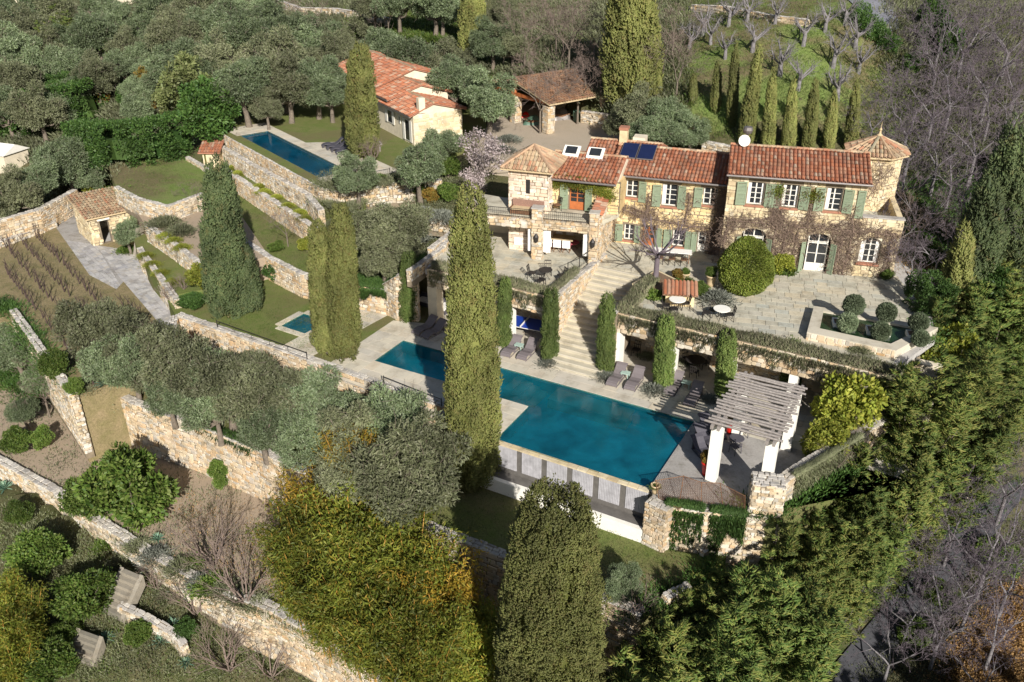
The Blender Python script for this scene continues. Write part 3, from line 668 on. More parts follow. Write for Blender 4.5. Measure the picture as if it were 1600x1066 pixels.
cob = [PX(-1.2, (80,345),(118,330),(150,383),(208,392),(212,420),(182,452),(140,430)), PX(-1.2, (150,383),(170,390),(215,383),(225,425),(180,425)), PX(-1.2, (180,425),(222,415),(285,500),(270,530))]
field(cob, -1.2, 'cobble', R(-50), 'cobbled_path', size=(.3,.6), row=(.25,.45), limit=290, gap=.015)
# ---------------------------------------------------------------- pools
def basin(name, poly, top, deep, label, mat='liner', wat='water', wdrop=.12):
    root = empty(name, (poly[0][0], poly[0][1], top-deep), 0, label, 'pool'); ox, oy = poly[0]
    P = [(p[0]-ox, p[1]-oy) for p in ccw(list(poly))]; n = len(P); m = MB()
    m.add([(x, y, 0) for x, y in P], [tuple(range(n))]); o = m.build('pool_floor', M[mat], root)
    w = MB(); w.add([(x, y, 0) for x, y in P]+[(x, y, deep) for x, y in P], [((i+1) % n, i, n+i, n+(i+1) % n) for i in range(n)]); w.build('pool_wall', M[mat], root)
    s = MB(); s.add([(x, y, deep-wdrop) for x, y in P], [tuple(range(n))]); s.build('water_surface', M[wat], root)
    return root
main = basin('swimming_pool', pool, 0, .95, 'large L-shaped teal infinity pool below the farmhouse terrace', wdrop=.09)
o0 = Vector(main.location)
MB().obox(ST(9.6,-.02,-.94)-o0, E1*K*4.2, -E2*K*1.15, (0,0,.62)).build('underwater_bench', M['bench'], main)
for k in range(4): MB().obox(ST(8.6-.45*k,-.02,-.94)-o0, E1*K*.45, -E2*K*1.5, (0,0,.18*(k+1))).build('underwater_step', M['bench'], main)
MB().obox(ST(13.85,-.02,-.94)-o0, E1*K*2.9, -E2*K*.45, (0,0,.6)).build('underwater_ledge', M['liner'], main)
def coping(root, pts, w, mat, z, L=.75, closed=False, name='coping_stone', h=.06, out=True):
    org = Vector(root.location)
    for a, b in zip(pts, pts[1:]):
        a, b = Vector((*a[:2], z)), Vector((*b[:2], z)); d = b-a; n = max(1, round(d.length/L)); u = d/n; s = Vector((d.y, -d.x, 0)).normalized()*w*(1 if out else -1)
        for i in range(n):
            g = d.normalized()*.008; MB().obox(a+u*i+g-org-(s.normalized()*.03), u-2*g, s+s.normalized()*.03, (0,0,h+random.uniform(-.004,.004))).build(name, M[mat], root)
# infinity edge: alternating coping, ribbed spill panels, catch channel
coping(main, [ST(9.25,-5.85)[:2], ST(16.85,-5.85)[:2]], .3, 'ashlar', -.075, .55, h=.075)
stain = {1, 3, 5, 7, 10}
npan = 6; pw = 7.6*K/npan
for i in range(npan):
    a = ST(9.2,-5.97,-1.5)+E1*pw*i
    m = MB(); x = 0
    MB().obox(a-o0, E1*.36, -E2*.03, (0,0,1.35)).build('wet_strip', M['wet'], main)
    x = .36
    while x < pw-.03:
        m.obox(a+E1*x-o0, E1*.075, -E2*.07, (0,0,1.35)); x += .09
    m.build('spill_panel', M['chalk'], main)
MB().obox(ST(9.1,-5.86,-2.6)-o0, E1*K*7.9, -E2*.12, (0,0,2.44)).build('spill_wall', M['wet'], main)
ch = MB(); ch.obox(ST(8.7,-6.0,-1.95)-o0, E1*K*8.25, -E2*K*.56, (0,0,.12)); ch.build('catch_channel', M['wet'], main)
MB().obox(ST(8.7,-6.55,-2.8)-o0, E1*K*8.35, -E2*.26, (0,0,1.0)).build('channel_wall', M['white'], main)
stone_wall('stone_box', [ST2(7.7,-6.3), ST2(8.8,-6.85)], -.9, -2.6, 'low stone box at the left end of the infinity pool channel', .9, 'stone', .3, cat='wall')
stone_wall('stone_pier', [ST2(17.0,-6.7), ST2(17.9,-6.85), ST2(18.3,-5.9)], -.02, -2.6, 'square stone pier at the right end of the infinity pool', .9, 'stone_w', .32, cat='pier')
pl = basin('plunge_pool', plunge, 0, .6, 'small square plunge pool in the lawn', wdrop=.1)
q = plunge+[plunge[0]]
coping(pl, q, .42, 'pale_deck', 0, 1.1)
o1 = Vector(pl.location)
ub = basin('long_pool', UPOOL, 5.5, .6, 'long narrow blue pool by the guest house', 'liner_dk', 'deepwater')
coping(ub, [UP(0,0)[:2], UP(UL,0)[:2]], .3, 'cap', 5.42, .9)
o2 = Vector(ub.location)
sh = [UP(7.2,uw-.02), UP(10.3,uw-.02), UP(10.3,uw+1.5), UP(7.2,uw+1.5)]
MB().prism([(p.x-o2.x, p.y-o2.y) for p in sh], 0, .3).build('shallow_shelf', M['pondfloor'], ub)
# raised pond on the farmhouse terrace
zp = T+.5; po = PX(zp, (1261,519),(1400,548),(1466,512),(1272,478)); c0 = Vector((sum(p[0] for p in po)/4, sum(p[1] for p in po)/4))
pi_ = PX(zp, (1281,513),(1392,537),(1440,514),(1287,486))
pond = empty('raised_pond', (c0.x, c0.y, T), 0, 'raised stone pond with green water on the house terrace', 'pond')
slab('basin_wall', [(p[0]-c0.x, p[1]-c0.y) for p in po], 0, .5, M['pale_deck'], holes=[[(p[0]-c0.x, p[1]-c0.y) for p in pi_]], parent=pond, kind=None)
MB().add([(p[0]-c0.x, p[1]-c0.y, .12) for p in pi_], [(0,1,2,3)]).build('pond_floor', M['pondfloor'], pond)
MB().add([(p[0]-c0.x, p[1]-c0.y, .38) for p in pi_], [(0,1,2,3)]).build('water_surface', M['pondwater'], pond)
f_ = [(Vector((po[0][0]-c0.x, po[0][1]-c0.y, 0))), (Vector((po[1][0]-c0.x, po[1][1]-c0.y, 0)))]
d_ = f_[1]-f_[0]; L_ = d_.length; u_ = d_/L_
s_ = obj('rubble_stones', stones_mesh([(f_[0], u_, Vector((0,0,1)), Vector((u_.y, -u_.x, 0)), stone_cells(L_, lambda u: 0, lambda u: .46, .26))]), M['stone_w'], pond); s_['kind'] = 'stuff'
# ---------------------------------------------------------------- staircase
stc = empty('stone_staircase', ST(9.65,1.3,0), 0, 'broad stone staircase climbing from the pool to the farmhouse terrace', 'staircase')
NS = 19; run = 6.9/NS*K; rise = T/NS; os_ = Vector(stc.location)
for i in range(NS):
    a = ST(8.02,1.3,0)+E2*run*i
    MB().obox(a-os_+Vector((0,0,rise*i if i else 0)), E1*K*3.27, E2*(run+.05 if i < NS-1 else .5), (0,0,rise)).build('step', M['step'], stc)
    if i % 1 == 0: MB().obox(a-os_-E2*.035+Vector((0,0,rise*(i+1)-.05)), E1*K*3.27, E2*.03, (0,0,.05)).build('nosing', M['pale_deck'], stc)
MB().add([tuple(ST(8.02,1.32,0)-os_), tuple(ST(11.29,1.32,0)-os_), tuple(ST(11.29,8.1,T-.3)-os_), tuple(ST(8.02,8.1,T-.3)-os_)], [(0,1,2,3)]).build('stair_soffit', M['mortar'], stc)
# ---------------------------------------------------------------- retaining walls
stone_wall('retaining_wall', [ST2(8.0,9.3), ST2(8.0,2.75)][::-1] , [T+.25, T+.25], [0, T-.6], 'pale sloping stone wall along the left side of the staircase', .4, 'stone_w', .3)
stone_wall('retaining_wall', [ST2(11.3,7.6), ST2(11.3,2.3)], [T+.35, T+.15], [T-.6, 0], 'stone wall along the right side of the staircase', .4, 'stone_w', .3)
def lintel_wall(s0, s1, label, piers, feet):
    root = empty('terrace_wall', ST(s0, 2.75, 0), 0, label, 'wall'); og = Vector(root.location)
    L = (s1-s0)*K; MB().obox(ST(s0,2.75,T-1.2)-og, E1*L, E2*.45, (0,0,1.3)).build('lintel', M['mortar'], root)
    fs = [(ST(s0,2.75,T-1.2)-og, E1, Vector((0,0,1)), -E2, stone_cells(L, lambda u: 0, lambda u: 1.3, .3))]
    for a, b in piers:
        MB().obox(ST(a,2.72,0)-og, E1*(b-a)*K, E2*.8, (0,0,T-1.2)).build('pier', M['white'] if b-a < .5 else M['cream'], root)
    s = obj('rubble_stones', stones_mesh(fs), M['stone_w'], root); s['kind'] = 'stuff'
    for a, b in feet:
        MB().obox(ST(a,5.5,0)-og, E1*(b-a)*K, E2*.5, (0,0,T-.4)).build('recess_wall', M['cream'], root)
        s = obj('rubble_stones', stones_mesh([(ST(a,5.48,0)-og, E1, Vector((0,0,1)), -E2, stone_cells((b-a)*K, lambda u: 0, lambda u: T-.4, .32))]), M['stone_w'], root); s['kind'] = 'stuff'
    return root
lintel_wall(-.1, 8, 'stone-faced terrace front over the shaded pool room left of the stairs', [(-.1,.5),(4.9,5.3),(7.6,8)], [(-.1,8)])
lintel_wall(11.3, 24.4, 'long stone-faced terrace front over the pool room right of the stairs', [(11.3,11.75),(14.3,14.7),(17.3,17.7),(20.3,20.7),(25.8,26.5)], [(11.3,26.5)])
stone_wall('retaining_wall', PX(.3, (275,493),(480,562),(692,637)), .35, -2.6, 'long stone wall holding up the plunge pool lawn', .5, 'stone_w', .36)
stone_wall('retaining_wall', PX(.2, (692,640),(748,690)), .12, -2.6, 'short stone wall from the big cypress to the pool corner', .5, 'stone_w', .36)
stone_wall('retaining_wall', [W2(272,540,0), W2(275,493,.35)], .35, -1.2, 'stone wall end beside the cobbled path', .5, 'stone_w', .34)
stone_wall('retaining_wall', PX(-2.4, (146,598),(210,632),(300,662),(400,703),(500,752),(620,806),(720,846),(822,884),(1000,962)), -2.35, [-6,-6,-6,-6,-6,-6.2,-7,-7,-7], 'tall long stone wall below the row of olive trees', .55, 'stone_w', .36)
stone_wall('retaining_wall', [W2(160,560,-2.4), W2(146,598,-2.4)], [-1.9,-2.2], -6, 'corner return of the tall long stone wall', .5, 'stone_w', .34)
stone_wall('retaining_wall', PX(-5.9, (-60,690),(0,724),(85,770),(172,830),(240,872),(300,905),(365,935)), -5.8, [-7.2,-7.2,-7.2,-7.3,-7.5,-7.8,-8.4], 'low rubble wall curving below the round evergreen tree', .55, 'stone', .34)
stone_wall('retaining_wall', PX(-5.9, (365,935),(430,960),(520,1010),(605,1072),(660,1110)), -5.7, -9.2, 'stone wall at the foot of the yellow bamboo', .6, 'stone_w', .36)
stone_wall('boundary_wall', PX(-1.1, (18,488),(60,548),(112,622)), -.9, [-4.6,-4.8,-5.2], 'grey stone wall at the lower side of the vineyard', .5, 'stone', .34)
stone_wall('retaining_wall', PX(-.9, (-80,412),(0,382),(88,350)), -.7, -1.2, 'low stone kerb wall above the vineyard', .4, 'stone', .3)
stone_wall('boundary_wall', PX(.8, (-20,352),(60,330),(120,298)), .9, -1.2, 'pale stone wall running left from the stone hut', .5, 'stone_w', .36)
stone_wall('retaining_wall', PX(1.9, (378,374),(420,402),(470,427),(602,452)), 1.85, 0, 'stone wall behind the plunge pool lawn', .45, 'stone_w', .36)
stone_wall('retaining_wall', [W2(598,486,0), W2(622,500,0), W2(655,502,0)], [1.9,3.2,3.9], 0, 'stone wall rising to the left end of the pool room', .5, 'stone_w', .36)
stone_wall('retaining_wall', PX(3.2, (345,262),(400,298),(495,360)), 3.25, 1.7, 'second stone wall up, behind the strip of grass', .45, 'stone_w', .34)
stone_wall('retaining_wall', PX(4.5, (322,216),(340,227),(400,262),(440,283),(478,304),(500,330)), 4.55, 3.1, 'pale stone wall with yellow shrubs against it', .45, 'stone', .36)
stone_wall('retaining_wall', PX(5.5, (336,201),(420,248),(500,291),(530,298)), 5.42, 4.4, 'tan stone wall under the edge of the long pool', .4, 'stone_w', .36)
stone_wall('retaining_wall', PX(5.5, (530,298),(612,286),(690,282)), 5.5, 3.9, 'stone wall below the iron fence of the upper lawn', .45, 'stone', .36)
stone_wall('retaining_wall', PX(3.1, (180,292),(215,311),(262,323),(318,302)), 3.1, 1.6, 'stone wall under the small square lawn', .4, 'stone', .34)
stone_wall('retaining_wall', PX(3.2, (292,247),(328,268),(345,290)), 3.3, 2.6, 'low stone wall right of the small square lawn', .35, 'stone', .3)
stone_wall('retaining_wall', PX(1.9, (228,352),(270,380),(330,426)), 1.9, .5, 'white-topped stone wall below the gravel terrace', .4, 'stone', .34)
stone_wall('retaining_wall', PX(.6, (216,388),(240,422),(275,470)), .65, -1.2, 'stone wall with yellow bushes along the cobbled path', .4, 'stone', .34)
stone_wall('garden_wall', PX(T+.3, (640,425),(690,390),(716,352)), T+.35, T-.4, 'low stone wall at the left edge of the dining terrace', .35, 'stone', .3)
stone_wall('garden_wall', PX(4.9, (655,335),(710,340),(735,335)), 4.9, T, 'low stone wall with grey lavender above the dining terrace', .35, 'stone', .3)
stone_wall('retaining_wall', PX(5.0, (672,372),(715,340)), 4.2, T-.4, 'short stone wall beside the terrace planting', .35, 'stone', .3)
stone_wall('boundary_wall', [W2(1205,768,1.3), W2(1272,722,1.3), W2(1348,680,1.3), W2(1420,630,1.3)], 1.3, [-3.4,-3.2,-3,-2.5], 'stone parapet wall behind the pergola', .6, 'stone', .34, both=True)
stone_wall('stone_pillar', [W2(1164,832,-1.2), W2(1214,838,-1.2)], 1.75, -4, 'thick stone pillar at the end of the net fence', 1.0, 'stone', .3, cat='pillar')
stone_wall('retaining_wall', [W2(1026,786,0), W2(1090,797,0), W2(1168,802,0)], [-.05,-.05,-.05], -3.2, 'ivy-grown stone wall under the net fence', .5, 'stone_w', .34)
stone_wall('boundary_wall', [tuple(G(a, b)[:2]) for a, b in ((1205,1080),(1270,1010),(1320,965),(1360,925),(1400,885),(1445,840),(1500,785),(1545,745))], [-5.6,-5.2,-5,-4.8,-4.6,-4.4,-4.2,-4], -7.5, 'low pale wall between the conifer belt and the road', .45, 'stone', .36)
for px_, lb in (((1040,946),'upper'),((1120,860),'lower')): pass
stone_wall('garden_wall', [W2(1040,945,-2.6), W2(1078,925,-2.6)], -2.2, -2.6, 'bluish stone wall stub at the end of the shaded lawn', .4, 'stone', .3)
stone_wall('garden_wall', [W2(1095,830,-2.6), W2(1128,850,-2.6), W2(1095,868,-2.6)], -2.3, -2.6, 'angled low wall stub in the shade under the pillar', .3, 'stone', .3)
stone_wall('retaining_wall', [tuple(G(a, b)[:2]) for a, b in ((190,965),(235,985),(275,1010),(290,1030))], [G(a, b).z+.8 for a, b in ((190,965),(235,985),(275,1010),(290,1030))], [G(a, b).z-.2 for a, b in ((190,965),(235,985),(275,1010),(290,1030))], 'white rubble wall beside the lowest garden steps', .4, 'stone', .32)
stone_wall('field_wall', [tuple(G(a, b)[:2]) for a, b in ((435,12),(470,25),(520,26),(570,33),(605,42))], [float(height(*G(a, b)[:2]))+1.0 for a, b in ((435,12),(470,25),(520,26),(570,33),(605,42))], [float(height(*G(a, b)[:2])) for a, b in ((435,12),(470,25),(520,26),(570,33),(605,42))], 'long dry stone wall across the top meadow', .5, 'stone', .4)
stone_wall('field_wall', [tuple(G(a, b)[:2]) for a, b in ((1080,18),(1130,20),(1200,34),(1262,42))], [float(height(*G(a, b)[:2]))+.6 for a, b in ((1080,18),(1130,20),(1200,34),(1262,42))], [float(height(*G(a, b)[:2])) for a, b in ((1080,18),(1130,20),(1200,34),(1262,42))], 'low wall behind the pollarded orchard trees', .5, 'stone_w', .4)
stone_wall('garden_wall', PX(6.6, (908,182),(935,186),(965,190)), 7.1, 6, 'low stone wall right of the open garage', .4, 'stone', .34)
stone_wall('garden_wall', PX(7.4, (1098,222),(1145,232)), 7.5, 6, 'low stone wall behind the satellite dish', .4, 'stone', .34)
# garden steps
def flight(label, p0, p1, n, w, mat='dirty', nm='garden_steps', cheeks=True):
    p0, p1 = Vector(p0), Vector(p1); d = Vector((p1.x-p0.x, p1.y-p0.y, 0)); L = d.length; u = d/L; s = Vector((u.y, -u.x, 0)); dz = (p1.z-p0.z)/n
    r = empty(nm, p0, 0, label, 'steps')
    for i in range(n):
        MB().obox(u*L*i/n - s*w/2 + Vector((0,0,dz*i-.25)), u*(L/n+.02), s*w, (0,0,dz+.25)).build('step', M[mat], r)
    if cheeks:
        for sg in (-1, 1): MB().obox(s*sg*(w/2+.02)-Vector((0,0,.6)) - (s*.27 if sg < 0 else Vector()), u*L+Vector((0,0,p1.z-p0.z)), s*.25, (0,0,.68)).build('cheek_wall', M['dirty'], r)
    return r
flight('stone steps up to the gravel terrace beside the hut', W(222,392,-1.2), W(226,352,1.2), 10, 1.5)
flight('old garden steps between the two round green shrubs', G(178,968)+Vector((0,0,.2)), G(215,925)+Vector((0,0,1.4)), 7, 1.1)
flight('lowest garden steps at the bottom left', G(128,1040)+Vector((0,0,.1)), G(148,1012)+Vector((0,0,.9)), 5, 1.2)
# ================================================================ farmhouse
FR = Facade(1268, 425, T, -14); FL = Facade(1100, 395, T, -17.8); FLL = Facade(900, 329, 6.65, -18); FP = Facade(837, 406, T, -14)
house = empty('farmhouse', tuple(FR.w(-2, T, -3)), 0, 'two-storey stone farmhouse with terracotta roofs, sage shutters and two turrets', 'house')
HO = Vector(house.location)
def hbox(name, fac, s0, s1, z0, z1, o0, o1, mat, parent=house):
    return MB().obox(fac.w(s0, z0, o0)-Vector(parent.location), fac.d*(s1-s0), fac.n*(o1-o0), (0,0,z1-z0)).build(name, M[mat], parent)
# right block
opsR = [(-4.72,-3.70,8.03,9.53), (-2.56,-1.60,8.03,9.53), (.1,1.04,8.03,9.53), (-4.72,-3.2,T+.02,6.4,True), (-.62,.86,T+.02,6.45,True), (2.68,3.92,4.68,6.45,True)]
pierced(FR, -6.0, 2.45, T, 9.95, [o for o in opsR if o[1] < 2], house, 'ashlar', reg=.55, size=.34, name='right_block_wall')
pierced(FR, 2.45, 4.95, T, 7.75, [opsR[5]], house, 'ashlar', reg=.5, size=.34, name='balcony_block_wall')
for i, o in enumerate(opsR[:3]): window(FR, house, o, rows=4, curtain=[(0,.16),(.88,1)] if i < 2 else [(.0,.22)])
for o in opsR[3:5]:
    window(FR, house, (o[0]+.1, o[1]-.1, o[2], 5.75), rows=2, door=True, sill=False, recess=.22)
    w = window(FR, house, (o[0]+.1, o[1]-.1, 5.78, o[3]-.02), rows=1, recess=.22, sill=False, name='fanlight')
window(FR, house, (opsR[5][0]+.03, opsR[5][1]-.03, 4.72, 6.42), rows=4, recess=.2, curtain=[(0,.2),(.8,1)])
for a, b, h in ((-5.42,-4.8,'r'),(-3.62,-3.05,'l'),(-3.3,-2.66,'r'),(-1.5,-.9,'l'),(-.6,.0,'r'),(1.14,1.72,'l')):
    shutter(FR, house, a, b, 7.98, 9.52, 12 if h == 'l' else 8, h)
shutter(FR, house, 1.95, 2.42, 7.7, 9.5, 4, 'l')
for a, b, h in ((-5.1,-4.78,'r'),(-3.14,-2.7,'l'),(-1.0,-.66,'r'),(.9,1.32,'l')): shutter(FR, house, a, b, T+.05, 5.85, 38, h)
for fac, s0, s1, z0, z1, d, side in ((FR, -6.0, 2.45, T, 9.95, 6.2, 'both'), (FR, 2.45, 4.95, T, 6.9, 5.0, 'both')):
    hbox('side_wall', fac, s0, s0+.35, z0, z1, -d, -.4, 'plaster'); hbox('side_wall', fac, s1-.35, s1, z0, z1, -d, -.4, 'ashlar'); hbox('rear_wall', fac, s0+.35, s1-.35, z0, z1, -d, -d+.3, 'cream')
hbox('balcony_floor', FR, 2.45, 4.6, 6.7, 6.9, -5, -.41, 'deck'); hbox('balcony_parapet', FR, 4.6, 4.95, 6.9, 7.75, -5, -.41, 'ashlar')
hbox('parapet_coping', FR, 2.46, 5.0, 7.752, 7.83, -.45, .06, 'cap')
org = Vector(house.location)
def gable_roof(fac, s0, s1, ze, zr, d, ov=.38, both=True, name='roof', mat='tile', par=house):
    og = Vector(par.location); dz = (zr-ze)/(d+ov)*ov
    a = [fac.w(s0-.12, ze, ov), fac.w(s1+.12, ze, ov), fac.w(s1+.12, zr, -d), fac.w(s0-.12, zr, -d)]
    P = [a]
    if both: P.append([fac.w(s1+.12, ze, -2*d-ov), fac.w(s0-.12, ze, -2*d-ov), fac.w(s0-.12, zr, -d), fac.w(s1+.12, zr, -d)])
    r = roof(P, par, og, mat, name)
    rd = MB(); s = s0-.12
    while s < s1+.1:
        p = fac.w(s, zr+.02, -d)-og; q = fac.w(min(s+.46, s1+.14), zr+.02, -d)-og; n = 7
        for t, k in ((p, .13), (q, .11)):
            pass
        b = len(rd.v)
        for t, k in ((p, .14), (q, .115)):
            for i in range(n):
                an = math.pi*i/(n-1); rd.v.append(tuple(t + fac.n*math.cos(an)*k + Vector((0,0,math.sin(an)*k*.9))))
        for i in range(n-1): rd.f.append((b+i, b+i+1, b+n+i+1, b+n+i))
        s += .42
    rd.build('ridge_tiles', M['oldtile'], r)['kind'] = 'stuff'
    gut = MB(); g0 = fac.w(s0-.14, ze-.04, ov+.07)-og; g1 = fac.w(s1+.14, ze-.04, ov+.07)-og; gut.tube([g0, g1], .075, 8); gut.build('gutter', M['zinc'], par)
    return r
gable_roof(FR, -6.0, 2.5, 10.0, 11.0, 3.1)
for s in (-6.0, 2.5-.3):                              # gable triangles
    V = [FR.w(s, 9.9, 0)-org, FR.w(s, 9.9, -6.2)-org, FR.w(s, 10.92, -3.1)-org]; V += [v+FR.d*.3 for v in V]
    MB().add(V, [(0,1,2),(5,4,3),(0,3,4,1),(1,4,5,2),(2,5,3,0)]).build('gable', M['cream'], house)
# left block
opsL = [(-5.7,-4.86,7.2,8.42), (-3.22,-2.18,6.85,8.38), (-.46,.45,7.2,8.4), (-5.66,-4.95,4.06,5.22), (-4.35,-3.5,T+.02,5.25), (-2.24,-1.42,4.0,5.2), (-.52,.46,T+.02,5.23)]
pierced(FL, -6.7, 1.2, T, 8.75, opsL, house, 'plaster', reg=.1, size=.3, depth=.022, name='left_block_wall')
for i, o in enumerate(opsL):
    dr = i in (4, 6); window(FL, house, o, rows=3 if i != 1 else 4, door=dr, fmat='orangewood' if i == 4 else 'frame', curtain=[(0,.22)] if i == 1 else None)
for a, b, z0, z1, h in ((-6.32,-5.76,6.95,8.38,'r'),(-4.8,-4.28,6.95,8.4,'l'),(-3.85,-3.28,6.75,8.3,'r'),(-2.12,-1.6,6.75,8.36,'l'),(-1.06,-.52,7.0,8.38,'r'),
                        (-6.26,-5.74,3.95,5.2,'r'),(-4.9,-4.5,3.95,5.2,'l'),(-3.4,-2.95,T+.05,5.2,'l'),(-2.85,-2.3,3.9,5.2,'r'),(-1.36,-.98,3.85,5.2,'l'),(-.95,-.58,T+.05,5.2,'r')): shutter(FL, house, a, b, z0, z1, 8, h)
hbox('side_wall', FL, -6.7, -6.35, T, 8.75, -6.4, -.4, 'plaster'); hbox('rear_wall', FL, -6.35, 1.2, T, 8.75, -6.4, -6.1, 'cream')
gable_roof(FL, -6.85, .9, 8.8, 9.9, 3.1)
V = [FL.w(-6.7, 8.7, 0)-org, FL.w(-6.7, 8.7, -6.2)-org, FL.w(-6.7, 9.8, -3.1)-org]; V += [v+FL.d*.3 for v in V]
MB().add(V, [(0,1,2),(5,4,3),(0,3,4,1),(1,4,5,2),(2,5,3,0)]).build('gable', M['cream'], house)
# solar panels on the left block roof
sp = Vector((0, 0, (9.9-8.8)/3.48)); upv = (-FL.n + sp)
for k in range(2):
    o = FL.w(-6.6+1.22*k, 8.8+(.38+1.35)*sp.z+.14, -1.35)-org
    pn = MB().obox(o, FL.d*1.16, upv*1.75, Vector((0,0,.06))).build('solar_panel', M['zinc'], house)
    MB().obox(o+FL.d*.04+upv*.04+Vector((0,0,.055)), FL.d*1.08, upv*1.67, Vector((0,0,.012))).build('glass_face', M['solar'], pn)
# satellite dish and roof vent
dp = FR.w(-5.3, 11.05, -3.0)-org
m = MB().tube([dp-Vector((0,0,.3)), dp+Vector((0,0,.35))], .03); dish = m.build('dish_mast', M['zinc'], house)
nn = (FR.n*.9+Vector((.15,0,.35))).normalized(); a_ = nn.cross(Vector((0,0,1))).normalized(); b2 = nn.cross(a_); m = MB(); nR = 20
for i in range(5):
    r_ = .38*i/4
    for k in range(nR): t = 2*math.pi*k/nR; m.v.append(tuple(dp+Vector((0,0,.25))+nn*(.12+.12*(r_/.38)**2)+(a_*math.cos(t)+b2*math.sin(t))*max(r_, .001)))
for i in range(4):
    for k in range(nR): m.f.append((i*nR+k, i*nR+(k+1) % nR, (i+1)*nR+(k+1) % nR, (i+1)*nR+k))
m.build('satellite_dish', M['white'], house)
vt = FR.w(-5.1, 11.0, -4.2)-org; MB().lathe([(.1,-.4),(.1,.5),(.28,.55),(.34,.75),(.28,.95),(.05,1.0)], 12, vt).build('roof_vent', M['zinc'], house)
# section with the balcony door
pierced(FLL, -2.3, 2.9, 6.65, 8.8, [(-.5,.55,6.67,8.45)], house, 'plaster', size=.3, depth=.022, name='balcony_wall')
window(FLL, house, (-.5,.55,6.67,8.45), rows=4, door=True, fmat='orangewood', sill=False)
for a, b, h in ((-1.12,-.58,'r'),(.62,1.12,'l')): shutter(FLL, house, a, b, 6.72, 8.42, 12, h)
gable_roof(FLL, -2.2, 2.6, 8.85, 9.75, 2.9)
hbox('side_wall', FLL, -2.3, -2.0, 6.65, 8.8, -5.8, -.4, 'plaster'); hbox('side_wall', FLL, 2.55, 2.9, 6.65, 8.8, -5.8, -.4, 'plaster'); hbox('rear_wall', FLL, -2, 2.55, T, 8.8, -5.8, -5.5, 'cream')
V = [FLL.w(2.45, 8.7, 0)-org, FLL.w(2.45, 8.7, -5.8)-org, FLL.w(2.45, 9.66, -2.9)-org]; V += [v+FLL.d*.3 for v in V]
MB().add(V, [(0,1,2),(5,4,3),(0,3,4,1),(1,4,5,2),(2,5,3,0)]).build('gable', M['cream'], house)
# roof lights behind the ridge
for k in range(2):
    o = FLL.w(-1.7+1.7*k, 9.62, -2.3)-org
    rl = MB().obox(o, FLL.d*1.15, -FLL.n*.9+Vector((0,0,.5)), Vector((0,0,.08))+FLL.n*.05).build('roof_light', M['white'], house)
    MB().obox(o+FLL.d*.18-FLL.n*.16+Vector((0,0,.2)), FLL.d*.78, -FLL.n*.55+Vector((0,0,.3)), Vector((0,0,.06))).build('pane', M['glass'], rl)
hbox('roof_light_curb', FLL, -1.85, 1.3, 9.3, 9.6, -3.4, -2.3, 'white')
# rear wing roofs and chimney
gable_roof(FLL.back(-4.2), -.5, 4.5, 9.0, 9.9, 2.2)
hbox('rear_wing_wall', FLL, -.4, 4.4, T, 9.0, -8.6, -4.6, 'cream')
ch = FL.w(-6.7, 9.5, -3.9)
hbox('chimney', FL, -7.1, -6.55, 8.9, 10.75, -4.4, -3.8, 'ashlar'); hbox('chimney_cap', FL, -7.15, -6.5, 10.753, 10.95, -4.45, -3.75, 'terra')
hbox('dormer', FL, -6.2, -5.3, 9.4, 10.2, -5.2, -4.2, 'cream')
# turrets
def tower(cx, cy, ang, r, n, z0, z1, eave, ze, za, mat, tmat, label, finial=True):
    P = [(cx+r*math.cos(ang+2*math.pi*k/n), cy+r*math.sin(ang+2*math.pi*k/n)) for k in range(n)]
    tw = MB().prism([(p[0]-org.x, p[1]-org.y) for p in P], z0-org.z, z1-org.z).build(label+'_wall', M['mortar'], house)
    fs = []
    for k in range(n):
        a, b = Vector((*P[k], z0)), Vector((*P[(k+1) % n], z0)); d = b-a; L = d.length; u = d/L; nn = Vector((u.y, -u.x, 0))
        fs.append((a-org, u, Vector((0,0,1)), nn, stone_cells(L, lambda u: 0, lambda u: z1-z0, .32, reg=.35)))
    s = obj('wall_stones', stones_mesh(fs, .35, .035), M[mat], tw); s['kind'] = 'stuff'
    Q = [(cx+eave*math.cos(ang+2*math.pi*k/n), cy+eave*math.sin(ang+2*math.pi*k/n)) for k in range(n)]
    rf = roof([[Vector((*Q[k], ze)), Vector((*Q[(k+1) % n], ze)), Vector((cx, cy, za))] for k in range(n)], house, org, tmat, label+'_roof')
    hp = MB()
    for k in range(n): hp.tube([Vector((*Q[k], ze+.06))-org, Vector((cx, cy, za+.08))-org], .1, 6)
    hp.build('hip_tiles', M['oldtile'], rf)
    if finial: MB().lathe([(.16,0),(.2,.12),(.09,.2),(.06,.4),(.1,.48),(.02,.62),(.012,1.0)], 10, Vector((cx, cy, za))-org).build('finial', M['buff'], rf)
tower(1.5, 57.85, R(-18-135), 1.95, 4, T, 9.55, 2.55, 9.6, 10.8, 'pinkstone', 'oldtile', 'left_turret', False)
tower(24.3, 57.5, R(-14+22.5), 1.72, 8, T, 10.55, 2.1, 10.6, 11.5, 'ashlar', 'oldtile', 'right_turret')
# slit window of the left turret
TF = Facade(824, 328, 6.65, -18); fp = Vector((1.5, 57.85, 0)) + TF.n*1.38; TF.p = fp
ss, zz = TF.sz(825, 291)
MB().obox(TF.w(ss-.13, zz-.5, .045)-org, TF.d*.28, -TF.n*.3, (0,0,.95)).build('slit_window', M['iron'], house)
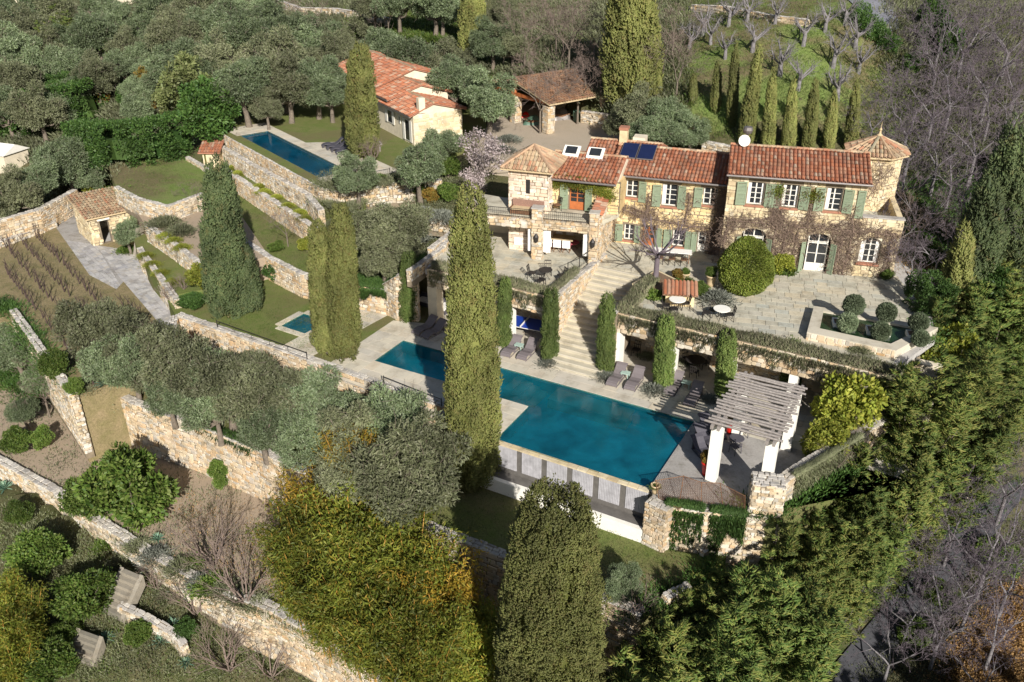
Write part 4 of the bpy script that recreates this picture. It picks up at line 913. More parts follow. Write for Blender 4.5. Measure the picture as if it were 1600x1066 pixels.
# ---------------------------------------------------------------- loggia
def pil(s0, s1, z0, z1, name='pillar', dep=.6):
    p = MB().obox(FP.w(s0, z0, 0)-org, FP.d*(s1-s0), -FP.n*dep, (0,0,z1-z0)).build(name, M['mortar'], house)
    fs = []
    for o, u, L, nn in ((FP.w(s0,z0,0), FP.d, s1-s0, FP.n), (FP.w(s1,z0,0), -FP.n, dep, FP.d), (FP.w(s0,z0,-dep), FP.n, dep, -FP.d)):
        fs.append((o-org, u, Vector((0,0,1)), nn, stone_cells(L, lambda u: 0, lambda u: z1-z0, .28, reg=.3)))
    s = obj('pillar_stones', stones_mesh(fs, .3, .035), M['stone_w'], p); s['kind'] = 'stuff'
    MB().obox(FP.w(s0-.05, z1+.002, .05)-org, FP.d*(s1-s0+.1), -FP.n*(dep+.1), (0,0,.08)).build('pillar_cap', M['cap'], p)
for a, b in ((-5.0,-4.35),(-.31,.4),(3.56,4.15)): pil(a, b, T, 7.35)
for a, b in ((-4.35,-.31),(.4,3.56)):
    l = MB().obox(FP.w(a, 5.95, -.03)-org, FP.d*(b-a), -FP.n*.5, (0,0,.6)).build('lintel', M['mortar'], house)
    s = obj('lintel_stones', stones_mesh([(FP.w(a,5.95,-.03)-org, FP.d, Vector((0,0,1)), FP.n, stone_cells(b-a, lambda u: 0, lambda u: .62, .26)), (FP.w(a,6.55,-.03)-org, FP.d, -FP.n, Vector((0,0,1)), stone_cells(b-a, lambda u: 0, lambda u: .5, .3))], 0, .035), M['stone_w'], l); s['kind'] = 'stuff'
    rl = MB(); rl.beam(FP.w(a,7.2,-.2)-org, FP.w(b,7.2,-.2)-org, .04, .03); rl.beam(FP.w(a,6.68,-.2)-org, FP.w(b,6.68,-.2)-org, .03, .03); r = rl.build('balcony_railing', M['iron'], house)
    k = int((b-a)/.13); bm = MB()
    for i in range(1, k): p = FP.w(a+(b-a)*i/k, 6.58, -.2)-org; bm.beam(p, p+Vector((0,0,.63)), .016, .016)
    bm.build('bars', M['iron'], r)
bal = [FP.w(-5.0,0,-.5), FP.w(4.15,0,-.5), FLL.w(2.9,0,-.4), FLL.w(-2.3,0,-.4), FP.w(-5,0,-4.2)]
slab('balcony_slab', [(p.x-org.x, p.y-org.y) for p in bal], 6.35-org.z, 6.65-org.z, M['deck'], parent=house, kind=None)
hbox('loggia_back_wall', FP, -5, 4.1, T, 6.34, -4.6, -4.2, 'cream')
hbox('loggia_side_wall', FP, 3.8, 4.15, T, 6.34, -4.2, -1.6, 'plaster')
# sloping end wall with tile coping, right of the balcony
a, b = FP.w(4.15, 0, -.3), FL.w(-6.6, 0, 0)
stone_wall('end_wall', [(a.x, a.y), (b.x, b.y)], [7.1, 8.3], T, None, .4, 'stone_w', .3, cap=False, parent=house)
d = Vector((b.x-a.x, b.y-a.y, 0)); u = d.normalized(); s = Vector((u.y, -u.x, 0))
vv, qq = roof_tiles([p-org for p in (Vector((a.x, a.y, 7.15))+s*.2, Vector((b.x, b.y, 8.35))+s*.2, Vector((b.x, b.y, 8.5))-s*.6, Vector((a.x, a.y, 7.3))-s*.6)])
MB().add(vv, qq).build('coping_tiles', M['tile'], house)['kind'] = 'stuff'
# lanterns on the loggia pillars, curtains in the openings
for s in (.05, 3.86):
    lm = MB(); p = FP.w(s, 5.35, .16)-org; lm.lathe([(.04,-.3),(.13,-.22),(.17,.12),(.05,.3),(.02,.36)], 6, p); lm.beam(p+Vector((0,0,.3)), p+Vector((0,0,.3))-FP.n*.2, .03, .03); lm.build('wall_lantern', M['iron'], house)
for s, w_ in ((-4.2,.35),(-.62,.3),(.45,.5),(3.15,.38)):
    cm = MB(); n = 6
    for i in range(n):
        x0 = s+w_*i/n; cm.obox(FP.w(x0, T+.5, -.28+(.04 if i % 2 else 0))-org, FP.d*w_/n, -FP.n*.05, (0,0,1.7))
    cm.build('loggia_curtain', M['cloth'], house)
# ================================================================ guest house
GA = W(641.5, 182, 8.2); ga = Vector((-.523, .852, 0)); gb = Vector((.852, .523, 0))
gh = empty('guest_house', (GA.x, GA.y, 5.5), 0, 'low guest house with pink terracotta roofs among olives behind the long pool', 'house'); go = Vector(gh.location)
def GP(a, b, z): return Vector((GA.x, GA.y, 0))+ga*a+gb*b+Vector((0,0,z))
for (a0, a1, b0, b1, ze, br, zr) in ((.25,7.8,.35,5.2,8.15,2.3,9.05),(5.2,11.2,.5,6.4,8.6,3.6,9.6),(9.0,20,1.0,8.6,9.0,4.8,10.3)):
    mb = MB(); mb.obox(GP(a0,b0,5.5)-go, ga*(a1-a0), gb*(b1-b0), (0,0,ze-5.6)); zz_ = zr-.1
    for aa in (a0, a1-.2):
        V = [GP(aa,b0,ze-.1)-go, GP(aa,b1,ze-.1)-go, GP(aa,br,zz_)-go]; V += [v+ga*.2 for v in V]; mb.add(V, [(0,1,2),(5,4,3),(0,3,4,1),(1,4,5,2),(2,5,3,0)])
    mb.build('wall', M['cream'], gh)
    P = [[GP(a1+.1,b0-.4,ze), GP(a0-.2,b0-.4,ze), GP(a0-.2,br,zr), GP(a1+.1,br,zr)], [GP(a0-.2,b1+.4,ze), GP(a1+.1,b1+.4,ze), GP(a1+.1,br,zr), GP(a0-.2,br,zr)]]
    roof(P, gh, go, 'tile', 'roof', pitch=.3)
    MB().tube([GP(a0-.2,br,zr+.05)-go, GP(a1+.1,br,zr+.05)-go], .12, 6).build('ridge_tiles', M['oldtile'], gh)
    MB().obox(GP(a0-.2,b0-.5,ze-.12)-go, ga*(a1-a0+.3), gb*.1, (0,0,.12)).build('gutter', M['zinc'], gh)
MB().obox(GP(.1,.9,8.3)-go, ga*.5, gb*.6, (0,0,1.3)).build('chimney', M['cream'], gh)
FG = object.__new__(Facade); FG.d = -ga; FG.n = -gb; FG.p = Vector((GA.x, GA.y, 0))+gb*.35; FG.deg = 0
for s0, s1, z0, z1 in ((-1.9,-1.0,5.7,7.6),(-5.6,-4.6,6.5,7.7),(-3.2,-2.9,6.9,7.6)):
    fr = MB().obox(FG.w(s0,z0,.06)-go, FG.d*(s1-s0), -FG.n*.1, (0,0,z1-z0)).build('window', M['frame'], gh)
    MB().obox(FG.w(s0+.08,z0+.08,.07)-go, FG.d*(s1-s0-.16), -FG.n*.05, (0,0,z1-z0-.16)).build('pane', M['glass'], fr)
    if s1-s0 > .5:
        for q in (s0-.48, s1+.03): MB().obox(FG.w(q,z0,.1)-go, FG.d*.45, -FG.n*.05, (0,0,z1-z0)).build('shutter', M['frame'], gh)
s = obj('rubble_stones', stones_mesh([(GP(.22,.35,5.5)-go, gb, Vector((0,0,1)), -ga, stone_cells(4.8, lambda u: 0, lambda u: 2.6+min(u/2, (4.85-u)/2.6)*.75, .4))], 0, .03), M['ashlar'], gh); s['kind'] = 'stuff'
# ================================================================ open garage
g1, g2 = Vector((.36, 83.1, 0)), Vector((3.3, 79.2, 0)); gu = (g2-g1).normalized(); gv = Vector((-gu.y, gu.x, 0))
gar = empty('garage', (g2.x, g2.y, 6), 0, 'open-sided garage with mossy tile roof on square stone pillars', 'shelter'); ro = Vector(gar.location)
def gpil(p):
    c = p-ro; pr = MB().obox(c-gu*.4-gv*.4, gu*.8, gv*.8, (0,0,2.5)).build('pillar', M['mortar'], gar); fs = []
    for o, u, nn in ((c-gu*.4-gv*.4, gu, -gv), (c+gu*.4-gv*.4, gv, gu), (c-gu*.4+gv*.4, -gv, -gu)): fs.append((o, u, Vector((0,0,1)), nn, stone_cells(.8, lambda u: 0, lambda u: 2.5, .3, reg=.3)))
    obj('pillar_stones', stones_mesh(fs, .3, .03), M['stone_w'], pr)['kind'] = 'stuff'
Z = Vector((0,0,1))
for p in (g1-gu*0, g2, g2+gv*6.5, g1-gu*4.6): gpil(Vector((p.x, p.y, 6)))
h1, h2 = Vector((g1.x,g1.y,6)), Vector((g2.x,g2.y,6))
MB().beam(h1-gu*5-ro+Z*2.65, h2+gu*.3-ro+Z*2.65, .25, .3).build('tie_beam', M['orangewood'], gar)
MB().beam(h1-ro+Z*2.7, h1-ro+Z*3.75, .25, .25).build('king_post', M['orangewood'], gar)
for sg in (1, -1): MB().beam(h1-ro+Z*3.8, h1+gu*sg*5.3-ro+Z*2.72, .2, .22).build('rafter', M['brownwood'], gar)
MB().beam(h2-ro+Z*2.62, h2+gv*7-ro+Z*2.62, .25, .25).build('wall_plate', M['brownwood'], gar)
P = [[h2+gu*.7-gv*.5+Z*2.72, h2+gu*.7+gv*7.3+Z*2.72, h1+gv*7.3+Z*4.0, h1-gv*.5+Z*4.0], [h1-gu*5.5+gv*7.3+Z*2.72, h1-gu*5.5-gv*.5+Z*2.72, h1-gv*.5+Z*4.0, h1+gv*7.3+Z*4.0]]
roof(P, gar, ro, 'browntile', 'roof', pitch=.3)
MB().obox(h1-gu*4.5+gv*6.6-ro, gu*9.6, gv*.3, (0,0,2.5)).build('back_wall', M['cream'], gar)
# ================================================================ stone hut
ha, hb = W(147,385,-1.2), W(215,364,-1.2); hd = Vector((.77, .638, 0)).normalized(); hn = Vector((-hd.y, hd.x, 0))
hut = empty('stone_hut', (ha.x, ha.y, -1.2), 0, 'small stone hut with a dark doorway and lean-to tile roof beside the cobbled path', 'hut')
FH = object.__new__(Facade); FH.d = hd; FH.n = -hn; FH.p = Vector((ha.x, ha.y, 0)); FH.deg = 0
pierced(FH, 0, 4.4, -1.2, 1.3, [(.85,1.55,-1.18,.85)], hut, 'ashlar', size=.32, name='front_wall')
FS = object.__new__(Facade); FS.d = -hn; FS.n = -hd; FS.p = Vector((ha.x, ha.y, 0))+hn*4.2; FS.deg = 0
pierced(FS, 0, 4.2, -1.2, 1.3, [], hut, 'ashlar', size=.32, name='side_wall')
ho = Vector(hut.location)
MB().obox(hd*.4+hn*.4+Vector((0,0,.0)), hd*3.8, hn*3.8, (0,0,.02)).build('floor', M['concrete'], hut)
MB().obox(hn*3.9+hd*.4, hd*4, hn*.3, (0,0,2.6)).build('back_wall', M['cream'], hut); MB().obox(hd*4.1+hn*.4, hd*.3, hn*3.5, (0,0,2.4)).build('inner_wall', M['cream'], hut)
MB().obox(hd*.7+Vector((0,0,2.06))-hn*.03, hd*1.0, hn*.5, (0,0,.16)).build('door_lintel', M['frame'], hut)
Z = Vector((0,0,1)); B0 = Vector((ha.x, ha.y, 0))
roof([[B0-hn*.3-hd*.25+Z*1.3, B0-hn*.3+hd*4.6+Z*1.3, B0+hn*4.7+hd*4.6+Z*2.1, B0+hn*4.7-hd*.25+Z*2.1]], hut, ho, 'oldtile', 'roof', pitch=.27)
lst = W(330,236,4.4)
sh_ = empty('tile_shelter', (lst.x, lst.y, 3.6), 0, 'tiny tiled shelter at the corner above the square lawn', 'shelter')
o_ = Vector(sh_.location); MB().obox(Vector((-.7,-.5,-.6)), Vector((1.4,0,0)), Vector((0,1.2,0)), (0,0,1.5)).build('body', M['ashlar'], sh_)
roof([[o_+Vector((-1.0,-.8,.85)), o_+Vector((1.0,-.8,.85)), o_+Vector((1.0,1.0,1.5)), o_+Vector((-1.0,1.0,1.5))]], sh_, o_, 'tile', 'roof')
# ================================================================ pergola
pg0 = Vector((10.05, 35.65, 0)); per = empty('pergola', pg0, 0, 'white-columned pergola with weathered grey slats at the right end of the pool', 'pergola')
for i, (a, b) in enumerate(((0,0),(0,4.5),(2.65,0),(2.65,4.5))):
    c = E1*a+E2*b; MB().obox(c-E1*.26-E2*.26, E1*.52, E2*.52, (0,0,3.35)).build('column', M['white'], per)
for a in (0, 2.65):
    for dd in (-.16, .16):
        MB().beam(E1*(a+dd)-E2*.7+Vector((0,0,3.46)), E1*(a+dd)+E2*5.25+Vector((0,0,3.46)), .13, .22).build('beam', M['wood'], per)
    MB().box(-.2,.2,-.2,.2,3.35,3.62).mesh()
n = 19
for i in range(n):
    c = E2*(-.45+5.3*i/(n-1)+random.uniform(-.05,.05))+Vector((0,0,3.63)); r_ = random.uniform(-.05,.05); x0 = -.5+random.uniform(-.15,.12); x1 = 3.1+random.uniform(-.12,.15)
    pts = [c+E1*(x0+(x1-x0)*k/5)+E2*(r_*k/5+random.uniform(-.025,.025))+Vector((0,0,random.uniform(-.02,.02))) for k in range(6)]
    MB().tube(pts, [.06,.068,.068,.066,.066,.058], 6).build('slat', M['wood'], per)
# ================================================================ net fence and pots by the pergola
nf = [W(1022,778,0), W(1075,762,0), W(1115,770,0), W(1164,793,0)]
nf = [W(1018,786,.05), W(1092,800,.05), W(1162,806,.05)]
fen = empty('net_fence', nf[0], 0, 'wavy brown wire net fence along the deck edge below the pergola', 'fence'); fo = Vector(fen.location)
top = [W(1024,751,1.0), W(1068,744,1.0), W(1096,754,1.0), W(1125,755,1.0), W(1164,775,1.0)]; bot = [W(1030,779,.05), W(1060,795,.05), W(1096,785,.05), W(1130,790,.05), W(1164,800,.05)]
def lerp(P, t):
    t = t*(len(P)-1); i = min(int(t), len(P)-2); return P[i].lerp(P[i+1], t-i)
m = MB(); m.tube([p-fo for p in top], .02, 4); m.tube([p-fo for p in bot], .015, 4); m.build('rail', M['brownwood'], fen)
for t in (0, .25, .5, .75, 1): MB().tube([lerp(bot, t)-fo-Vector((0,0,.1)), lerp(top, t)-fo+Vector((0,0,.04))], .02, 5).build('post', M['brownwood'], fen)
m = MB(); NN = 46
for i in range(-10, NN+10):
    for sg in (1, -1):
        P_ = []
        for k in range(11):
            t = (i+sg*k)/NN
            if 0 <= t <= 1: P_.append(lerp(bot, t).lerp(lerp(top, t), k/10)-fo)
        if len(P_) > 1: m.tube(P_, .008, 3, False)
m.build('net', M['brownwood'], fen)['kind'] = 'stuff'
# ================================================================ furniture
M['benchback'] = plain('brown_woven_back', (.26,.15,.11), .8, .3, 20, bmp=.4)
MINT = plain('mint_paint', (.36,.48,.42), .6, .1, 4)
def lounger(mat, label, loc, rz, group, cat='sun lounger'):
    root = empty('sun_lounger', loc, rz, label, cat, group)
    prof = [(-.95,.16),(-.7,.30),(-.35,.34),(0,.26),(.3,.27),(.55,.42),(.8,.66),(1.0,.74)]
    m = MB(); V = []; w = .33
    for x, z in prof: V += [(x,-w,z),(x,w,z),(x,w,z-.06),(x,-w,z-.06)]
    Fq = []
    for i in range(len(prof)-1):
        for k in range(4): Fq.append((i*4+k, (i+1)*4+k, (i+1)*4+(k+1) % 4, i*4+(k+1) % 4))
    Fq += [(0,1,2,3), tuple(len(V)-4+k for k in (3,2,1,0))]
    m.add(V, Fq).build('seat_shell', M[mat], root)
    for sg in (-1, 1):
        b = MB(); b.tube([(-.95,sg*w,.02),(-.5,sg*w,.03),(0,sg*w,.05),(.45,sg*w,.03),(.75,sg*w,.02)], .03, 5); b.build('side_rail', M[mat], root)
    for x in (-.8, -.1, .7):
        z = .26 if x < 0 else .5; MB().box(x-.03,x+.03,-w,w,.02,z).build('leg', M[mat], root)
    return root
def chair(mat, seatm, label, loc, rz, group=None, arms=False, cat='chair', sc=1.0):
    r = empty('garden_chair', loc, rz, label, cat, group); r.scale = (sc,)*3
    MB().box(-.22,.22,-.22,.22,.43,.48).build('seat', M[seatm], r)
    bk = MB(); 
    for x in (-.2, -.07, .07, .2): bk.beam((x,.2,.45), (x,.3,.92), .03, .03)
    bk.beam((-.22,.3,.92),(.22,.3,.92), .04, .05); bk.beam((-.22,.25,.7),(.22,.25,.7), .03, .04); bk.build('backrest', M[mat], r)
    for sx in (-1, 1):
        for y in (-.2, .2): MB().beam((sx*.2,y,.45), (sx*.22,y*1.15,0), .035, .035).build('leg', M[mat], r)
        if arms: MB().beam((sx*.23,.25,.66), (sx*.23,-.2,.66), .04, .03).beam((sx*.23,-.18,.66),(sx*.22,-.2,.45),.03,.03).build('armrest', M[mat], r)
    return r
def boxchair(label, loc, rz, group):
    r = empty('dining_chair', loc, rz, label, 'chair', group)
    MB().box(-.25,.25,-.22,.22,.40,.50).build('seat', M['pink'], r); MB().box(-.27,.27,.2,.27,.40,.95).build('backrest', M['cloth'], r)
    for sx in (-1, 1):
        for y in (-.2, .2): MB().box(sx*.22-.02,sx*.22+.02,y-.02,y+.02,0,.4).build('leg', M['brownwood'], r)
    return r
def rtable(label, loc, rad, topm='cloth', legm='iron', h=.74, name='round_table', group=None):
    r = empty(name, loc, 0, label, 'table', group)
    MB().lathe([(rad*.98,h-.035),(rad,h-.02),(rad,h),(rad*.98,h+.01)], 24).build('tabletop', M[topm], r)
    for k in range(3):
        t = 2.1*k; MB().tube([(math.cos(t)*rad*.7,math.sin(t)*rad*.7,0),(math.cos(t)*.08,math.sin(t)*.08,h*.5),(math.cos(t)*rad*.6,math.sin(t)*rad*.6,h-.03)], .015, 5).build('leg', M[legm], r)
    return r
aPool = PA
def at_px(px, py, z): w = W(px, py, z); return (w.x, w.y, z)
Lg = 'taupe wicker loungers beside the pool'
for px, py, lb in ((963,594,'taupe wave lounger right of the stairs, left one of its pair'),(991,600,'taupe wave lounger right of the stairs, right one of its pair'),
                   (799,549,'taupe wave lounger between the blue table and the pool, left one of its pair'),(824,554,'taupe wave lounger between the blue table and the pool, right one of its pair')):
    lounger('rattan', lb, at_px(px, py, 0), PA+R(92), Lg)
for px, py, lb in ((1052,607,'wicker lounger in deep shade under the pergola shadow'),(1083,624,'wicker lounger striped by the pergola slat shadows')):
    lounger('rattan', lb, at_px(px, py, 0), PA+R(92), Lg)
for px, py, rz, lb in ((1112,676,-8,'grey lounger behind the nearest pergola column, farthest one'),(1105,693,-8,'grey lounger behind the nearest pergola column, middle one'),(1100,712,-12,'grey lounger nearest the red flower pot')):
    lounger('rattan_dark', lb, at_px(px, py, 0), PA+R(180+rz-30), Lg)
for px, py, lb in ((664,516,'white lounger at the left end of the pool room in shade'),(678,522,'blue-grey lounger in the cypress shadow left of the pool')):
    lounger('rattan', lb, at_px(px, py, 0), PA+R(80), Lg)
for k in range(4):
    p = UP(8.6+.85*k, uw+2.3 if k < 4 else 0); lounger('rattan_dark', ['grey lounger at the long pool, nearest the shallow shelf','grey lounger at the long pool, second from the shelf','grey lounger at the long pool, third from the shelf','grey lounger at the long pool, farthest from the shelf'][k], (p.x, p.y, 5.55), math.atan2(UPN.y, UPN.x)-R(20), 'grey loungers beside the long upper pool')
for px, py, lb in ((977,591,'small mint side table between the two loungers right of the stairs'),(811,547,'small mint side table between the loungers by the blue table'),(1072,606,'small mint side table in the slat shadows')):
    r = empty('side_table', at_px(px, py, 0), PA, lb, 'table', 'mint side tables between the loungers')
    MB().box(-.26,.26,-.2,.2,.36,.42).build('tabletop', MINT, r)
    for x in (-.2,.2):
        for y in (-.15,.15): MB().box(x-.02,x+.02,y-.02,y+.02,0,.36).build('leg', MINT, r)
def pot(label, loc, mat, h, r, kind='pot', plant=None, cat='flower pot'):
    o = empty('flower_pot', loc, 0, label, cat)
    MB().lathe([(r*.62,0),(r*.75,h*.3),(r*.95,h*.85),(r*1.08,h*.88),(r*1.08,h),(r*.9,h),(r*.88,h*.9)], 18).build('pot_body', M[mat], o, True)
    MB().lathe([(r*.88,h*.86),(r*.5,h*.9)], 14).build('soil', M['soil'], o)
    return o
POTS = [pot('tall red glazed pot with a grey bush at the foot of the nearest pergola column', at_px(1103,742,0), 'red', .85, .3), pot('red glazed pot between the two left pergola columns', at_px(1140,676,0), 'red', .85, .3),
        pot('buff terracotta urn on the pier at the end of the pool', at_px(1023,770,.1), 'buff', .5, .22), pot('buff terracotta pot left of the big round bush', at_px(1110,447,T), 'buff', .75, .32),
        pot('pale terracotta urn among plants behind the tiled roof piece', at_px(1070,440,T), 'buff', .6, .28)]
# table tennis table
tt = empty('table_tennis_table', at_px(820,520,0), PA+R(6), 'blue table tennis table in the opening of the pool room', 'table')
for sg in (-1, 1):
    MB().box(-1.37 if sg < 0 else .01, -.01 if sg < 0 else 1.37, -.76, .76, .73, .76).build('tabletop', M['blue'], tt)
    for a in (-.775,.76): MB().box(-1.37 if sg < 0 else .01, -.01 if sg < 0 else 1.37, a, a+.015, .725, .765).build('white_edge', M['white'], tt)
    for y in (-.6,.6): MB().beam((sg*1.1,y,.73),(sg*.6,y,0),.035,.035).build('leg', M['zinc'], tt)
MB().box(-.01,.01,-.85,.85,.76,.91).build('net', M['cloth'], tt)
# dining terrace
dt = empty('dining_table', at_px(868,386,T), R(-15), 'long wooden dining table under the right bay of the loggia', 'table')
MB().box(-1.3,1.3,-.5,.5,.72,.77).build('tabletop', M['buff'], dt)
for x in (-1.1,1.1):
    for y in (-.4,.4): MB().box(x-.04,x+.04,y-.04,y+.04,0,.72).build('leg', M['brownwood'], dt)
dl = Vector(dt.location)
for k in range(4):
    q = dl+Vector((math.cos(R(-15)), math.sin(R(-15)), 0))*(-.96+.64*k); f = Vector((math.sin(R(-15)), -math.cos(R(-15)), 0))
    boxchair(['near-side dining chair next to the middle loggia pillar','near-side dining chair, second from the middle pillar','near-side dining chair, third from the middle pillar','near-side dining chair at the right end of the table'][k], tuple(q+f*.78), R(165), 'white-backed chairs around the dining table')
for k in range(3):
    q = dl+Vector((math.cos(R(-15)), math.sin(R(-15)), 0))*(-.8+.8*k); f = Vector((-math.sin(R(-15)), math.cos(R(-15)), 0))
    boxchair(['far-side dining chair at the left end of the table','far-side dining chair in the middle','far-side dining chair at the right end'][k], tuple(q+f*.78), R(-15), 'white-backed chairs around the dining table')
for k, (px, py) in enumerate(((811,389),(821,390))): boxchair(['pink chair left of the middle loggia pillar, outer one','pink chair left of the middle loggia pillar, inner one'][k], at_px(px, py, T), R(165), 'white-backed chairs around the dining table')
rtable('small coffee table in the left bay of the loggia', at_px(815,380,T), .45, 'buff')
rtable('low round table with pink cushions at the right of the loggia', at_px(895,388,T), .45, 'pink', h=.45)
rtable('round iron table in the plants at the edge of the dining terrace', at_px(852,438,T), .45, 'iron', name='garden_table')
for px, py, rz, lb in ((831,436,70,'dark folding chair at the terrace edge table, left one'),(856,430,0,'dark folding chair at the terrace edge table, back one'),(877,440,-70,'dark folding chair at the terrace edge table, right one'),(846,447,160,'dark folding chair at the terrace edge table, front one')):
    chair('iron', 'iron', lb, at_px(px, py, T), R(rz), 'dark chairs on the dining terrace')
# balcony bench and small table
bw = TF.w(.1, 6.65, .5); bb = empty('balcony_bench', (bw.x, bw.y, 6.65), R(-18), 'long brown rattan bench against the left turret on the balcony', 'bench')
MB().box(-1.1,1.1,-.3,.3,.32,.44).build('seat', M['buff'], bb); MB().box(-1.1,1.1,.24,.32,.4,.9).build('backrest', M['benchback'], bb)
for x in (-1.1,1.02): MB().box(x,x+.08,-.3,.3,0,.5).build('armrest', M['brownwood'], bb)
MB().box(-1.05,1.05,-.3,-.24,.05,.32).build('apron', M['brownwood'], bb)
bt = FLL.w(-1.75, 6.65, .7); rtable('white round table on the balcony between turret and door', (bt.x, bt.y, 6.65), .35, 'white')
for k, (a, o, rz) in enumerate(((-2.3,.5,60),(-1.2,.5,-60))):
    p = FLL.w(a, 6.65, o); chair('iron', 'brownwood', ['iron chair on the balcony left of the white table','iron chair on the balcony right of the white table'][k], (p.x, p.y, 6.65), R(rz), 'iron chairs on the balcony')
# house terrace sets
rtable('white round table at the striped tiled canopy', at_px(1057,485,T), .5, 'white')
for px, py, rz, lb in ((1040,487,80,'iron chair left of the table by the tiled canopy'),(1070,484,-90,'iron chair right of the table by the tiled canopy'),(1052,493,180,'iron chair in front of the table by the tiled canopy')):
    chair('iron', 'iron', lb, at_px(px, py, T), R(rz), 'iron chairs at the canopy table')
rtable('white round table in the middle of the house terrace edge', at_px(1126,500,T), .5, 'white')
for px, py, rz, lb in ((1103,499,80,'iron chair left of the white table on the open terrace'),(1114,495,20,'iron chair behind the white table on the open terrace'),(1139,502,-90,'iron chair right of the white table on the open terrace')):
    chair('iron', 'iron', lb, at_px(px, py, T), R(rz), 'iron chairs at the open terrace table')
# little tiled roof piece over a well or barbecue
wc = at_px(1061,478,T); wl = empty('tiled_canopy', wc, R(-8), 'small striped terracotta roof standing on the house terrace', 'canopy'); wo = Vector(wc)
MB().box(-.85,.85,-.1,.8,0,.75).build('base_wall', M['plaster'], wl)
for k in range(9):
    x = -.92+.23*k; m = MB(); n = 6; b = 0
    for (y, z, sc) in ((-.35,.8,1),(1.0,1.2,.85)):
        for i in range(n): an = math.pi*i/(n-1); m.v.append((x+math.cos(an)*.11*sc, y, z+math.sin(an)*.1*sc))
    for i in range(n-1): m.f.append((i, i+1, n+i+1, n+i))
    m.build('roof_tile', M['tile'], wl)
MB().add([(-1.05,-.35,.8),(1.05,-.35,.8),(1.05,1.0,1.2),(-1.05,1.0,1.2)], [(0,1,2,3)]).build('roof_board', M['oldtile'], wl)
# white canvas-topped long table
lt = at_px(1050,408,T); tb = empty('long_table', lt, R(-12), 'long table under a white cloth in front of the farmhouse', 'table')
MB().box(-1.25,1.25,-.38,.38,.72,.76).build('tabletop', M['cloth'], tb)
for x in (-1.1,1.1):
    for y in (-.3,.3): MB().box(x-.03,x+.03,y-.03,y+.03,0,.72).build('leg', M['brownwood'], tb)
tl = Vector(lt)
for k in range(3):
    q = tl+Vector((math.cos(R(-12)), math.sin(R(-12)), 0))*(-.8+.8*k)+Vector((math.sin(R(-12)), -math.cos(R(-12)), 0))*.65
    chair('iron', 'brownwood', ['wooden chair at the left of the white cloth table','wooden chair at the middle of the white cloth table','wooden chair at the right of the white cloth table'][k], tuple(q), R(168), 'chairs at the white cloth table')
# raised bed with the pollard tree
bd = PX(T, (987,452),(1030,468),(1062,448),(1025,430)); bo = at_px(1025,450,T); bed = empty('raised_bed', bo, 0, 'raised bed of dark soil around the bare pollard tree', 'planter')
slab('kerb', [(p[0]-bo[0], p[1]-bo[1]) for p in bd], 0, .4, M['ashlar'], parent=bed, kind=None)
c_ = (sum(p[0] for p in bd)/4, sum(p[1] for p in bd)/4); slab('soil', [((p[0]-c_[0])*.85+c_[0]-bo[0], (p[1]-c_[1])*.85+c_[1]-bo[1]) for p in bd], .3, .43, M['soil'], parent=bed, kind=None)
# planter boxes in the pond
for k, (px, py, w_) in enumerate(((1318,509,1.25),(1371,521,1.25),(1432,528,1.1))):
    p = at_px(px, py, T+.35); b = empty('planter_box', (p[0], p[1], T+.13), R(-12), ['white planter box in the pond, left one','white planter box in the pond, middle one','white planter box in the pond, right one'][k], 'planter')
    m = MB(); m.box(-w_/2,w_/2,-.4,-.34,0,.5); m.box(-w_/2,w_/2,.34,.4,0,.5); m.box(-w_/2,-w_/2+.06,-.34,.34,0,.5); m.box(w_/2-.06,w_/2,-.34,.34,0,.5); m.build('box_wall', M['white'], b)
    MB().box(-w_/2+.06,w_/2-.06,-.34,.34,.1,.45).build('soil', M['soil'], b)
# pool room furniture seen in shade
def sofa(label, loc, rz, mat='rattan_dark', cush='cloth', w=1.8):
    r = empty('outdoor_sofa', loc, rz, label, 'sofa')
    MB().box(-w/2,w/2,-.4,.4,.05,.35).build('base', M[mat], r); MB().box(-w/2+.08,w/2-.08,-.36,.26,.35,.47).build('seat_cushion', M[cush], r)
    MB().box(-w/2,w/2,.26,.4,.35,.75).build('backrest', M[mat], r)
    for sg in (-1, 1): MB().box(sg*w/2-.09,sg*w/2,-.4,.4,.35,.58).build('armrest', M[mat], r)
sofa('dark wicker sofa with pale cushion inside the left pool room', at_px(690,490,0), PA+R(90)); sofa('dark sofa at the back of the left pool room', at_px(672,478,0), PA)
rtable('round iron table inside the right pool room', at_px(1085,578,0), .6, 'iron')
for k, (px, py, rz) in enumerate(((1072,570,50),(1100,576,-50),(1084,590,180),(993,556,0))):
    chair('iron', 'iron', ['iron chair at the pool room table, left one','iron chair at the pool room table, right one','iron chair at the pool room table, near one','iron chair at the left end of the right pool room'][k], at_px(px, py, 0), PA+R(rz), 'iron chairs in the pool room')
rtable('low table among the grey loungers under the pergola', at_px(1150,694,0), .4, 'rattan_dark', h=.4)
for k, (px, py, rz) in enumerate(((1160,682,-60),(1148,708,150))): chair('rattan_dark', 'rattan_dark', ['dark lounge chair right under the pergola','dark lounge chair beside the nearest column'][k], at_px(px, py, 0), PA+R(rz), 'dark lounge chairs under the pergola', True)
